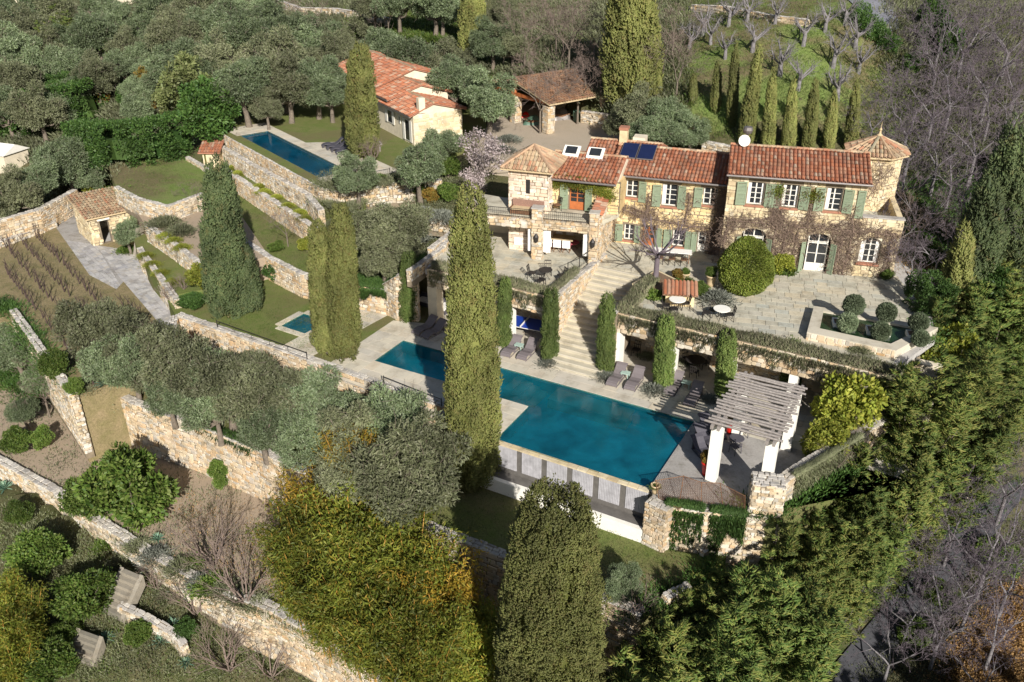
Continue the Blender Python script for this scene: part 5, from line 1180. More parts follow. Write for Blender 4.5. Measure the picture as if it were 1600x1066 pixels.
# garage contents
def heap(label, loc, name, cat, mat, sx, sy, sz, rz=0):
    r = empty(name, loc, rz, label, cat); m = MB(); n, k = 9, 9; V = []
    for i in range(n):
        for j in range(k):
            x = -1+2*i/(n-1); y = -1+2*j/(k-1); e = max(abs(x), abs(y)); V.append((x*sx, y*sy, sz*max(0, (1-e**3))*(.75+.25*math.sin(3*x+2*y))+(.0 if e >= 1 else .03)))
    m.add(V, [(i*k+j, (i+1)*k+j, (i+1)*k+j+1, i*k+j+1) for i in range(n-1) for j in range(k-1)]); m.build('cover', M[mat], r, True)
    MB().box(-sx*.8,sx*.8,-sy*.8,sy*.8,0,sz*.5).build('load', M['brownwood'], r)
heap('dark green tarpaulin over a heap under the garage roof', at_px(832,193,6), 'covered_heap', 'tarpaulin', 'trough', .9, .7, .8)
heap('red covered machine inside the garage', at_px(820,183,6), 'covered_machine', 'machine', 'red', .5, .4, .5)
heap('grey covered motorbike behind the right garage pillar', at_px(876,186,6), 'covered_motorbike', 'cover', 'zinc', 1.0, .5, 1.1, R(20))
bn = empty('wheeled_bin', at_px(900,190,6), 0, 'dark green wheeled bin right of the garage', 'bin'); MB().lathe([(.24,0),(.32,.95)], 4).build('bin_body', M['trough'], bn); MB().box(-.3,.3,-.3,.3,.95,1.02).build('lid', M['trough'], bn)
# utility cabinet by the long wall, iron fence on the upper lawn, terrace railing
uc = W(150,668,-6); ub_ = empty('utility_cabinet', (uc.x, uc.y, -6), R(-31), 'small grey concrete cabinet against the end of the tall wall', 'cabinet')
MB().box(-.35,.35,-.3,.3,0,1.1).build('cabinet_body', M['concrete'], ub_); MB().box(-.42,.42,-.37,.37,1.102,1.2).build('cabinet_lid', M['chalk'], ub_); MB().box(-.27,.27,-.33,-.302,.1,1.0).build('cabinet_door', M['wood'], ub_)
def rail(label, pts, h=.9, sp=.16, mat='iron', name='iron_fence', cat='fence', group=None):
    r = empty(name, pts[0], 0, label, cat, group); og = Vector(pts[0]); t = MB(); bars = MB()
    up = Vector((0,0,h))
    t.tube([Vector(p)-og+up for p in pts], .022, 5); t.tube([Vector(p)-og+Vector((0,0,.1)) for p in pts], .015, 4); t.build('rail', M[mat], r)
    for a, b in zip(pts, pts[1:]):
        a, b = Vector(a), Vector(b); n = max(1, int((b-a).length/sp))
        for i in range(n): p = a.lerp(b, i/n)-og; bars.beam(p+Vector((0,0,.1)), p+up, .014, .014)
    for p in pts: MB().tube([Vector(p)-og-Vector((0,0,.1)), Vector(p)-og+up+Vector((0,0,.06))], .03, 6).build('post', M[mat], r)
    bars.build('bars', M[mat], r)
rail('black iron fence around the end of the upper lawn', [at_px(525,291,5.5), at_px(531,296,5.5), at_px(570,289,5.5), at_px(610,281,5.5)])
rail('thin iron handrail along the top of the stair wall', [at_px(887,428,T+.3), at_px(905,420,T+.3), at_px(925,405,T+.3), at_px(935,398,T+.3)], .75, .6, name='handrail', cat='handrail')
rail('thin wire fence on top of the long lawn wall, left stretch', [at_px(340,512,.35), at_px(480,562,.35)], .5, 1.4, name='wire_fence')
rail('thin wire fence on top of the lawn wall, right stretch', [at_px(600,600,.35), at_px(690,636,.35)], .5, 1.4, name='wire_fence')
# open-air bench/sofa, table at guest house
gt = at_px(578,236,5.5); b = empty('garden_table', gt, R(20), 'low grey table under the cypress beside the guest house', 'table'); MB().box(-1.0,1.0,-.6,.6,.6,.7).build('tabletop', M['wood'], b)
for x in (-.8,.8):
    for y in (-.45,.45): MB().box(x-.05,x+.05,y-.05,y+.05,0,.6).build('leg', M['wood'], b)
# stacked grey stones and a white sphere light by the pier
gl = at_px(1029,828,-2.6); jar = MB().lathe([(.05,0),(.25,.05),(.36,.22),(.38,.36),(.3,.55),(.12,.66)], 14, (0,0,0)).build('round_jar', M['concrete'], None, True, loc=gl)
tag(jar, 'round bluish jar standing at the foot of the stone pier', 'jar')
# red umbrella stands etc. in the far background: garden plot and white greenhouse roofs
for k, (px, py, w_, d_, h_, mt) in enumerate(((68,4,9,4,2.6,'chalk'),(8,262,4,3,1.8,'white'),(200,3,4,3,3,'white'))):
    g = G(px, py); b = empty(['greenhouse','pool_cover_house','white_cabin'][k], tuple(g), R(-20), ['long pale greenhouse roof at the top left edge','low white-roofed building at the left edge','small white cabin among trees at the top'][k], 'building')
    MB().box(-w_/2,w_/2,-d_/2,d_/2,-1,h_).build('wall', M['cream'], b); MB().add([(-w_/2-.2,-d_/2-.2,h_+.002),(w_/2+.2,-d_/2-.2,h_+.002),(w_/2+.2,0,h_+.8),(-w_/2-.2,0,h_+.8),(w_/2+.2,d_/2+.2,h_+.002),(-w_/2-.2,d_/2+.2,h_+.002)], [(0,1,2,3),(3,2,4,5),(0,3,5),(1,4,2)]).build('roof', M[mt], b)
# ================================================================ vegetation generators
def unit(v): return v/np.maximum(1e-9, np.linalg.norm(v, axis=-1, keepdims=True))
def tufts(p, d, L, w, rng):
    """small three-sided tapering sprays at p along d"""
    n = len(p); d = unit(d); a = unit(np.cross(d, unit(rng.normal(size=(n, 3))))); b = np.cross(d, a)
    L = np.broadcast_to(L, n)[:, None]*rng.uniform(.6, 1.35, (n, 1)); w = np.broadcast_to(w, n)[:, None]*rng.uniform(.7, 1.3, (n, 1)); V = np.empty((n, 4, 3))
    for k in range(3):
        t = 2.094*k; V[:, k] = p+(a*math.cos(t)+b*math.sin(t))*w
    V[:, 3] = p+d*L; i = np.arange(n)[:, None]*4
    return V.reshape(-1, 3), np.concatenate([i+np.array([[0,1,3]]), i+np.array([[1,2,3]]), i+np.array([[2,0,3]])])
def leaves(p, d, L, w, rng):
    """flat pointed leaves as two triangles sharing an edge"""
    n = len(p); d = unit(d); s = unit(np.cross(d, unit(rng.normal(size=(n, 3))))); nn = np.cross(d, s)
    L = np.broadcast_to(L, n)[:, None]*rng.uniform(.6, 1.3, (n, 1)); w = np.broadcast_to(w, n)[:, None]*rng.uniform(.7, 1.3, (n, 1))
    V = np.stack([p, p+d*L*.5+s*w*.5+nn*w*.15, p+d*L, p+d*L*.5-s*w*.5+nn*w*.15], 1); i = np.arange(n)[:, None]*4
    return V.reshape(-1, 3), np.concatenate([i+np.array([[0,1,2]]), i+np.array([[0,2,3]])])
def on_blobs(B, n, rng, shell=(.72, 1.05), up=0.0, cull=True):
    """points and outward directions over the surfaces of ellipsoids B (cx,cy,cz,rx,ry,rz)"""
    B = np.asarray(B, float); wt = (B[:, 3]*B[:, 5]+B[:, 4]*B[:, 5]+B[:, 3]*B[:, 4]); k = rng.choice(len(B), n, p=wt/wt.sum())
    d = unit(rng.normal(size=(n, 3))); r = rng.uniform(*shell, (n, 1)); p = B[k, :3]+d*B[k, 3:]*r
    o = unit(d/B[k, 3:]); o[:, 2] += up
    if cull:                                        # drop points buried in the middle of the crown
        c = B[:, :3].mean(0); e = (p-c)/(B[:, :3].std(0)*1.7+B[:, 3:].mean(0)); keep = (np.linalg.norm(e, axis=1) > .62)|(rng.random(n) < .15)
        p, o = p[keep], o[keep]
    return p, unit(o)
def core_blobs(B, f=.72, n=6):
    mb = MB()
    for cx, cy, cz, rx, ry, rz in B: mb.lathe([(.05, -rz*f)]+[(math.cos(t)*1, math.sin(t)) for t in ()]+[(rx*f*math.cos(a), rz*f*math.sin(a)) for a in (-.8, 0, .8)]+[(.05, rz*f)], n, (cx, cy, cz))
    return np.array(mb.v), mb.f
def join(*parts):
    V = []; Fs = []; b = 0
    for v, f in parts:
        V.append(v); Fs.append(np.asarray(f)+b); b += len(v)
    return fast(np.concatenate(V), np.concatenate(Fs))
def spindle(H, Rm, seed, n=9000, plume=(.24, .7), tl=.22, tw=.05, top=.62, low=.22, lump=.10, foot=.3):
    rng = np.random.default_rng(seed); prof = lambda t: (np.clip(t/.14, 0, 1)**.6*.3+.7)*np.clip(1-t, 0, 1)**top
    m = max(.001, max(prof(np.linspace(0, 1, 50)))); R_ = lambda t: Rm*prof(t)/m
    nb = int(2*math.pi*Rm*.85*H/(plume[0]*1.1*plume[1]*.9)); t = rng.random(nb*3); keep = rng.random(nb*3) < (R_(t)/Rm)**.8; t = t[keep][:nb]
    a = rng.uniform(0, 2*math.pi, len(t)); r = R_(t)*(1+lump*rng.normal(size=len(t)))*.9*np.where(rng.random(len(t)) < .07, 1.13, 1)
    s = rng.uniform(.7, 1.35, len(t))*np.clip(R_(t)/Rm*1.6, .35, 1)
    B = np.stack([r*np.cos(a), r*np.sin(a), foot+t*H, plume[0]*s, plume[0]*s, plume[1]*s], 1)
    p, o = on_blobs(B, n, rng, (.8, 1.08), 0, False); rad = np.hypot(p[:, 0], p[:, 1]); tt = np.clip((p[:, 2]-foot)/H, 0, 1)
    ph = np.arctan2(p[:, 1], p[:, 0]); nz = np.sin(ph*5+2*np.sin(p[:, 2]*1.1+seed))*np.sin(p[:, 2]*2.1/plume[1]*.4+ph*2)+.6*np.sin(ph*13+p[:, 2]*3.3)*np.sin(p[:, 2]*6-ph*7+seed)
    k = (rad > R_(tt)*.72) & ~((nz > .62) & (rng.random(n) < .8)); p, o = p[k], o[k]; o = o*.75+np.array([0, 0, 1.0])+rng.normal(size=o.shape)*.25
    V, Fc = tufts(p, o, tl, tw, rng)
    ts = np.linspace(0, 1, 12); cv = MB().lathe([(float(R_(x)*(.74-.3*x**3))+.02, float(foot+x*H*.95)) for x in ts], 14)
    me = join((V, Fc), (np.array(cv.v), [tuple(f[:3]) for f in cv.f if len(f) == 4]+[(f[0], f[2], f[3]) for f in cv.f if len(f) == 4]))
    return me
def seg_tubes(segs, sides=4):
    """segs: (p0,p1,r0,r1) -> one mesh"""
    if not segs: return fast(np.zeros((3, 3)), [[0,1,2]])
    P0 = np.array([s[0] for s in segs]); P1 = np.array([s[1] for s in segs]); r0 = np.array([s[2] for s in segs])[:, None]; r1 = np.array([s[3] for s in segs])[:, None]
    d = unit(P1-P0); a = unit(np.cross(d, np.where(np.abs(d[:, 2:]) < .9, [[0,0,1.]], [[1.,0,0]]))); b = np.cross(d, a); n = len(segs); V = np.empty((n, 2*sides, 3))
    for k in range(sides):
        t = 2*math.pi*k/sides; o = a*math.cos(t)+b*math.sin(t); V[:, k] = P0+o*r0; V[:, sides+k] = P1+o*r1
    i = np.arange(n)[:, None]*2*sides; Fc = np.concatenate([i+np.array([[k, (k+1) % sides, sides+(k+1) % sides, sides+k]]) for k in range(sides)])
    return V.reshape(-1, 3), Fc
def branch(segs, p, d, L, r, lev, rng, spread=.6, n=3, up=.12, shrink=.72, minr=.004, wob=.18, parts=3):
    d = unit(d); q = p.copy()
    for k in range(parts):
        d = unit(d+rng.normal(size=3)*wob+np.array([0, 0, up])); q2 = q+d*L/parts; ra = r*(1-.35*k/parts); rb = r*(1-.35*(k+1)/parts); segs.append((q, q2, ra, rb)); q = q2
        if lev > 0 and k >= 1-(parts < 2):
            for _ in range(n if k == parts-1 else max(1, n-2)):
                e = unit(rng.normal(size=3)); e = unit(d+e*spread*rng.uniform(.7, 1.5)); branch(segs, q, e, L*shrink*rng.uniform(.7, 1.15), max(minr, rb*.62), lev-1, rng, spread, n, up, shrink, minr, wob, max(2, parts-1))
def limbs(H, r, n, rng, tips, sides=6, fork=.35):
    segs = []; base = np.zeros(3); top = np.array([rng.normal()*.1, rng.normal()*.1, H*fork]); segs.append((base-np.array([0,0,.3]), base+(top-base)*.5+rng.normal(size=3)*.05, r*1.5, r*1.05)); segs.append((segs[-1][1], top, r*1.05, r*.9))
    for k in range(n):
        t = tips[rng.integers(len(tips))]; mid = top*.5+t*.5+rng.normal(size=3)*.15-np.array([0,0,.15*H*.3]); segs.append((top, mid, r*.6, r*.4)); segs.append((mid, t, r*.4, r*.12))
    return seg_tubes(segs, sides)
# prototype library: kind -> list of (meshes, crown centre height, crown width)
PROTO = {}
def proto(kind, parts, hc, wc): PROTO.setdefault(kind, []).append((parts, hc, wc))
for s in range(4):                                   # olives
    rng = np.random.default_rng(100+s); nb = 46; B = []; ax = rng.uniform(.75, 1.25, 3)
    while len(B) < nb:
        p = rng.uniform(-1, 1, 3)
        if .35 < np.linalg.norm(p) < 1 and p[2] > -.75: r = rng.uniform(.34, .62); B.append((p[0]*1.85*ax[0], p[1]*1.85*ax[1], 2.9+p[2]*1.35*ax[2]+.25*math.sin(p[0]*4+s), r, r, r*.85))
    p, o = on_blobs(B, 21000, rng, (.6, 1.12), .1, False); o = o*.9+rng.normal(size=o.shape)*.7
    cr = join(leaves(p, o, .18, .055, rng)); tips = np.array(B)[:, :3]; tw = []
    for q in tips[rng.integers(0, nb, 130)]:
        a = q+rng.normal(size=3)*.35; tw.append((a, a+unit(rng.normal(size=3)+np.array([0,0,.4]))*.5, .010, .004))
    tr = join(limbs(4.2, .17, 9, rng, tips), seg_tubes(tw, 6)); proto('olive', [('crown', cr, 'olive' if s != 2 else 'olive_b'), ('trunk', tr, 'bark')], 2.9, 4.5)
    proto('olive_b', [('crown', cr.copy(), 'olive_b'), ('trunk', tr, 'bark')], 2.9, 4.5)
for s in range(3):                                   # dense broadleaf
    rng = np.random.default_rng(200+s); B = []
    while len(B) < 60:
        p = unit(rng.normal(size=3))*rng.uniform(.55, 1)
        if p[2] > -.8: r = rng.uniform(.22, .4); B.append((p[0]*1.25, p[1]*1.25, 1.5+p[2]*1.15, r, r, r))
    p, o = on_blobs(B, 11000, rng, (.7, 1.1), .3, False); o = o+rng.normal(size=o.shape)*.55
    cr = join(leaves(p, o, .17, .09, rng)); cr2 = join(leaves(p[:7000], o[:7000], .22, .13, rng))
    tr = join(limbs(1.8, .10, 7, rng, np.array(B)[:, :3], 5, .25))
    for kd, mt in (('green','green'),('lime','lime'),('rust','rust'),('hedgeb','hedge'),('pale','palebush')): proto(kd, [('crown', (cr if kd != 'lime' else cr2).copy(), mt), ('trunk', tr, 'bark')], 1.5, 3.1)
for s in range(4):                                   # feathery conifers of several upright plumes
    rng = np.random.default_rng(300+s); P = []; D = []; H = 5.6; tk = []
    for k in range(11):
        a = k*2.4; rr = (0 if k == 0 else rng.uniform(.5, 1.25)); base = np.array([rr*math.cos(a), rr*math.sin(a), .3]); h = H*(1 if k == 0 else rng.uniform(.5, .92)); lean = np.array([math.cos(a), math.sin(a), 0])*rng.uniform(.1, .7)*(k > 0)
        tk.append((base*np.array([.3,.3,0]), base+lean*.6+np.array([0,0,h*.55]), .05, .015))
        for j in range(34):
            t = rng.random()**.8; c = base+lean*t+np.array([0,0,h*t]); al = rng.uniform(0, 6.283); L = (.85*(1-t)**.6+.22)*rng.uniform(.7, 1.25); dr = np.array([math.cos(al), math.sin(al), rng.uniform(.25, 1.1)]); dr /= np.linalg.norm(dr); m = int(16+L*34)
            u = rng.uniform(.2, 1.0, m); sd = unit(np.cross(dr, [0,0,1])); pt = c+dr*L*u[:, None]+sd*rng.normal(size=(m, 1))*((1.1-u)*.22*L)[:, None]+rng.normal(size=(m, 3))*.035+np.array([0,0,-.12])*(u**2)[:, None]
            P.append(pt); D.append(dr+sd*rng.normal(size=(m, 1))*.6+rng.normal(size=(m, 3))*.25+np.array([0,0,.15]))
    P = np.concatenate(P); D = np.concatenate(D); proto('conifer', [('crown', join(tufts(P, D, .20, .026, rng)), 'conifer' if s % 3 else 'conifer_y'), ('trunk', join(seg_tubes(tk, 5)), 'bark')], 2.9, 3.7)
for s in range(3):                                   # bamboo plumes
    rng = np.random.default_rng(400+s); canes = []; P = []; D = []
    for k in range(34):
        a = rng.uniform(0, 6.283); r = rng.uniform(0, 1.6); b0 = np.array([r*.5*math.cos(a), r*.5*math.sin(a), 0]); H = rng.uniform(2.6, 4.2); lean = np.array([math.cos(a), math.sin(a), 0])*rng.uniform(.2, .9)
        prev = b0; 
        for i in range(1, 6):
            q = b0+np.array([0,0,H])*i/5+lean*(i/5)**2.2; canes.append((prev, q, .017, .012)); prev = q
        m = 520; u = np.round(rng.uniform(.25, 1.04, m)**.7*9)/9+rng.normal(size=m)*.02; pt = b0+np.array([0,0,1.])*H*u[:, None]+lean*(np.abs(u)**2.2)[:, None]+rng.normal(size=(m, 3))*(np.array([.20,.20,.10])); P.append(pt); D.append(rng.normal(size=(m, 3))*.8+np.array([0,0,-.1])+lean*.4)
    P = np.concatenate(P); D = np.concatenate(D)
    proto('bamboo', [('leaf_plumes', join(leaves(P, D, .19, .045, rng)), 'bamboo'), ('canes', join(seg_tubes(canes, 5)), 'cane')], 2.3, 2.7)
    proto('goldbamboo', [('leaf_plumes', join(leaves(P[::2], D[::2], .19, .045, rng)), 'goldbamboo'), ('canes', join(seg_tubes(canes, 5)), 'cane')], 2.3, 2.7)
for s in range(4):                                   # bare deciduous trees
    rng = np.random.default_rng(500+s); segs = []; H = 2.2
    for k in range(3): branch(segs, np.array([0, 0, H*.9]), np.array([math.cos(2.1*k+s), math.sin(2.1*k+s), 1.3]), 1.75, .062, 5, rng, .66, 3, .05, .72, .0085, .16, 3)
    segs.insert(0, (np.array([0,0,-.4]), np.array([0,0,H*.95]), .13, .085))
    big = [q for q in segs if q[2] > .022]; tw = [q for q in segs if q[2] <= .022]
    proto('bare', [('trunk', join(seg_tubes(big, 5)), 'palebark'), ('twigs', join(seg_tubes(tw, 3)), 'twig')], 4.4, 5.0)
    proto('bareb', [('trunk', join(seg_tubes(big, 5)), 'bark'), ('twigs', join(seg_tubes(tw, 3)), 'twigbrown')], 4.4, 5.0)
for s in range(3):                                   # bare many-stemmed shrubs
    rng = np.random.default_rng(560+s); segs = []
    for k in range(9): branch(segs, np.zeros(3), np.array([math.cos(.7*k)*.6, math.sin(.7*k)*.6, 1.]), 1.1, .045, 3, rng, .5, 3, .1, .7, .006, .15, 3)
    proto('bareshrub', [('stems', join(seg_tubes(segs, 4)), 'twigbrown')], 1.5, 3.0)
for s in range(4):                                   # pollarded orchard trees
    rng = np.random.default_rng(600+s); segs = [(np.array([0,0,-.3]), np.array([.1,0,1.3]), .34, .25), (np.array([.1,0,1.3]), np.array([0,.1,2.1]), .25, .22)]; tw = []
    for k in range(6):
        a = k*1.05+rng.normal()*.3; b0 = np.array([0,.1,1.2+.15*k]); m = b0+np.array([math.cos(a)*.8, math.sin(a)*.8, .7]); e = m+np.array([math.cos(a)*.5, math.sin(a)*.5, .9])+rng.normal(size=3)*.2
        segs += [(b0, m, .13, .10), (m, e, .10, .08)]
        for q in (m, e, (m+e)/2):
            for _ in range(5): branch(tw, q, unit(rng.normal(size=3)+np.array([math.cos(a), math.sin(a), .9])), rng.uniform(.4, .8), .022, 1, rng, .5, 3, .1, .7, .008, .1, 2)
    proto('pollard', [('trunk', join(seg_tubes(segs, 7), seg_tubes(tw, 7)), 'palebark')], 1.8, 3.0)
rng = np.random.default_rng(650)                     # blossom
B = np.array([(x*1.6, y*1.6, 2.4+z*1.2, .4, .4, .4) for x, y, z in unit(rng.normal(size=(26, 3)))*rng.uniform(.4, 1, (26, 1))]); p, o = on_blobs(B, 2400, rng, (.3, 1.1), 0, False); sg = []
for k in range(4): branch(sg, np.array([0,0,.9]), np.array([math.cos(1.6*k), math.sin(1.6*k), .9]), 1.3, .06, 3, rng, .55, 3, .05, .7, .007)
proto('blossom', [('blossom', join(leaves(p, o+rng.normal(size=o.shape), .12, .10, rng)), 'blossom'), ('trunk', join(seg_tubes([(np.array([0,0,-.3]), np.array([0,0,1.]), .13, .1)]+sg, 5)), 'bark')], 2.3, 3.9)
for s in range(2):                                   # agave rosettes
    rng = np.random.default_rng(700+s); mb = MB()
    for k in range(30):
        a = k*2.4; el = .25+1.1*(k/30); L = rng.uniform(.55, .75)*(1-.2*k/30); d = Vector((math.cos(a)*math.cos(el), math.sin(a)*math.cos(el), math.sin(el))); sd = Vector((-math.sin(a), math.cos(a), 0)); b = len(mb.v)
        for u, w in ((0,.045),(.45,.06),(.8,.04),(1,.003)):
            c = d*L*u-Vector((0,0,.10*u*u)); mb.v += [tuple(c-sd*w+Vector((0,0,.02))), tuple(c-Vector((0,0,.012))), tuple(c+sd*w+Vector((0,0,.02)))]
        for i in range(3): mb.f += [(b+3*i, b+3*i+1, b+3*i+4, b+3*i+3), (b+3*i+1, b+3*i+2, b+3*i+5, b+3*i+4)]
    proto('agave', [('rosette', mb.mesh(), 'agave')], .3, 1.3)
for kd, mt in (('lavender','grey'),('scrub','olive_b'),('yellow','lime'),('lowgreen','green')):
    for s in range(2):
        rng = np.random.default_rng(720+s); p = rng.normal(size=(1500, 3))*np.array([.45,.45,.0])+0; o = np.concatenate([p[:, :2], np.full((1500, 1), .55)], 1)+rng.normal(size=(1500, 3))*.3; p[:, 2] = rng.uniform(0, .5, 1500)*np.exp(-(p[:, 0]**2+p[:, 1]**2))
        proto(kd, [('foliage', join(leaves(p, o, .26, .05 if kd != 'lowgreen' else .10, rng)), mt)], .35, 1.9)
VCOUNT = {}
def plant(kind, name, label, cat, loc, s, rz=None, group=None, sz=1.0, var=None):
    V = PROTO[kind]; k = VCOUNT.get(kind, 0); VCOUNT[kind] = k+1; parts, hc, wc = V[(k if var is None else var) % len(V)]
    r = empty(name, tuple(loc), random.uniform(0, 6.28) if rz is None else rz, label, cat, group); r.scale = (s, s, s*sz)
    for nm, me, mt in parts:
        if not me.materials: me.materials.append(M[mt])
        o = bpy.data.objects.new(nm, me); link(o, r)
    return r
def place(kind, px, py, wpx, name, label, cat='tree', group=None, sz=1.0, z=None):
    """plant whose crown centre is seen at px,py and whose crown is wpx photo pixels wide"""
    _, hc, wc = PROTO[kind][0]; s = 1.0
    for _ in range(4):
        g = G(px, py, hc*s*sz) if z is None else W(px, py, z+hc*s*sz)
        if z is not None: g.z = z
        D = g.y*CT+(CAMH-g.z-hc*s*sz)*ST_; s = wpx*D/F/wc
    return plant(kind, name, label, cat, g, s, None, group, sz)
ORD = ['first','second','third','fourth','fifth','sixth','seventh','eighth','ninth','tenth','eleventh','twelfth','thirteenth','fourteenth','fifteenth','sixteenth','seventeenth','eighteenth','nineteenth']
# ================================================================ cypresses
def cyp(topx, topy, bx, by, z, wpx, label, seed, n=9000, mat='cypress', group=None, name='cypress_tree', **k):
    g = W(bx, by, z) if z is not None else G(bx, by); d = ray(topx, topy); top = CAMH+d[2]/d[1]*g.y; zb = k.pop('ground', g.z); H = top-zb; D = g.y*CT+(CAMH-zb-H/2)*ST_; r = wpx*D/F/2
    root = empty(name, (g.x, g.y, zb), 0, label, 'cypress', group)
    me = spindle(H-k.get('foot', .3), r, seed, n, **k); obj('crown', me, M[mat], root)
    tx = d[0]/d[1]*g.y-g.x
    obj('trunk', join(seg_tubes([(np.array([0,0,-.3]), np.array([0,0,H*.6]), .16, .05)], 7)), M['bark'], root)
    root.rotation_euler = (0, math.atan2(tx, H)*.8, 0); return root
cyp(735,287,739,694,0,84,'tall broad cypress standing in front of the swimming pool', 1, 70000, tl=.14, tw=.038, ground=-2.6, plume=(.17,.4), top=.30, lump=.09)
b = W(872,752,7)
g = Vector((1.55, 25.2, -5.5))
root = empty('cypress_tree', g, 0, 'huge broad cypress in the foreground, cut by the lower edge', 'cypress')
obj('crown', spindle(12.7, 2.25, 2, 110000, (.15,.30), .11, .032, top=.26, lump=.075), M['cypress'], root); obj('trunk', join(seg_tubes([(np.array([0,0,-.3]), np.array([0,0,8.]), .22, .08)], 8)), M['bark'], root)
cyp(498,345,512,552,0,38,'left half of the twin cypresses on the plunge pool lawn', 3, 26000, top=.28, plume=(.16,.45), tl=.15, tw=.04, lump=.1)
cyp(536,320,540,560,0,46,'right and taller of the twin cypresses on the plunge pool lawn', 4, 30000, top=.28, plume=(.16,.45), tl=.15, tw=.04, lump=.1)
cyp(343,246,360,488,0,64,'dark bushy cypress on the lawn above the long wall', 5, 34000, 'cypress_dk', plume=(.26,.6), top=.38, lump=.12)
cyp(382,378,388,486,0,36,'short cypress leaning against the dark bushy one', 6, 12000, 'cypress_dk', plume=(.22,.5), top=.35)
cyp(740,-22,737,108,None,40,'tall cypress behind the guest house by the olives', 7, 20000, top=.22, lump=.09)
cyp(985,-55,985,158,None,84,'massive cypress behind the open garage, cut by the top edge', 8, 40000, plume=(.34,.9), top=.3, tl=.26, tw=.07, lump=.11)
cyp(565,70,566,246,5.5,46,'cypress standing against the guest house wall', 9, 24000, top=.27, plume=(.20,.5), lump=.09)
slim = [(1120,98,1118,175,18),(1148,62,1143,196,20),(1190,62,1163,226,34),(1206,106,1199,236,24),(1239,123,1230,236,25),(1273,122,1262,237,26),(1303,141,1293,238,22),(1337,128,1327,238,26),(1028,110,1028,150,14),(1083,118,1083,160,14)]
for k, (tx, ty, bx, by, w) in enumerate(slim):
    cyp(tx, ty, bx, by, None, w*.68, ['thin cypress left end of the row behind the house','tall thin cypress with a bare tip behind the satellite dish','tallest cypress of the row, right behind the satellite dish','cypress in the row just right of the tallest one','cypress in the row above the first window of the right block','cypress in the middle of the row above the right roof','second last slim cypress before the right turret','last slim cypress of the row, beside the right turret','small young cypress among olives, left one','small young cypress among olives, right one'][k], 20+k, 9000, 'cypress', top=.5, plume=(.13,.45), tl=.17, tw=.04, lump=.05)
cyp(1580,176,1556,440,None,84,'tall dark cypress at the right edge', 31, 26000, 'cypress_dk', plume=(.3,.6), top=.5, lump=.2)
cyp(1545,262,1512,474,None,66,'sunlit leaning cypress left of the dark one at the right edge', 32, 20000, 'cypress_dk', plume=(.26,.6), top=.55, lump=.16)
cyp(1506,345,1488,488,None,44,'shorter cypress beside the clipped hedge', 33, 14000, 'cypress', plume=(.22,.5), top=.6)
for k, (x, ty, by, w, lb) in enumerate(((637,396,501,26,'clipped column cypress at the left end of the pool room'),(787,437,540,20,'clipped column cypress just right of the tall broad cypress'),(858,454,563,25,'clipped column cypress at the left foot of the stairs'),(945,462,583,26,'clipped column cypress at the right foot of the stairs'),(1036,497,604,30,'clipped column cypress right of the first pair of loungers'),(1132,520,622,30,'clipped column cypress striped by pergola shadows'),(1233,532,628,28,'clipped column cypress behind the pergola'))):
    cyp(x+4, ty, x, by, 0, w, lb, 40+k, 9000, 'column', top=.16, plume=(.11,.25), tl=.12, tw=.03, lump=.05, foot=.05, group='column cypresses against the terrace walls')
# ================================================================ olives
row = [(150,508,125),(215,540,120),(285,572,140),(205,572,100),(350,595,150),(262,612,96),(420,615,150),(335,634,105),(498,630,140),(408,660,110),(478,688,115),(560,690,150),(618,655,160),(640,730,190),(555,735,120),(180,560,110),(245,560,120),(315,585,120),(385,605,120)]
row.sort()
for k, (x, y, w) in enumerate(row): place('olive' if k % 3 else 'olive_b', x, y, w, 'olive_tree', 'olive tree on the long middle terrace, %s counted from the vineyard end' % ORD[k], 'olive tree', 'olive trees on the long middle terrace', z=-2.6)
far = [(25,28,90),(80,12,90),(20,85,100),(78,78,80),(150,55,100),(165,22,80),(250,18,90),(310,12,90),(280,48,100),(335,45,100),(282,98,105),(245,78,70),(300,75,90),(352,22,80),(392,58,110),(350,95,100),(425,40,100),(440,98,120),(380,128,110),(470,72,100),(500,58,80),(520,92,90),(448,128,100),(405,120,90),(492,125,95),(515,140,80),(150,118,80),(115,140,70),(190,102,70),(30,130,110),(8,170,80),(560,60,80),(602,72,90),(640,92,100),(680,62,90),(700,100,90),(585,38,70),(690,32,80),(625,48,80),(768,62,80),(60,170,90),(95,165,70),(215,140,60),(45,50,90),(120,60,80),(200,75,70),(225,115,60),(320,120,90),(400,20,70),(780,30,70),(800,80,70),(-10,120,90),(110,100,80),(180,45,80),(5,55,90),(215,170,70)]
for k, (x, y, w) in enumerate(far): place('olive_b' if k % 7 == 1 else 'olive', x, y, w, 'olive_tree', 'grey-green olive tree in the dense grove covering the upper hillside', 'olive tree', 'olive trees in the upper hillside grove')
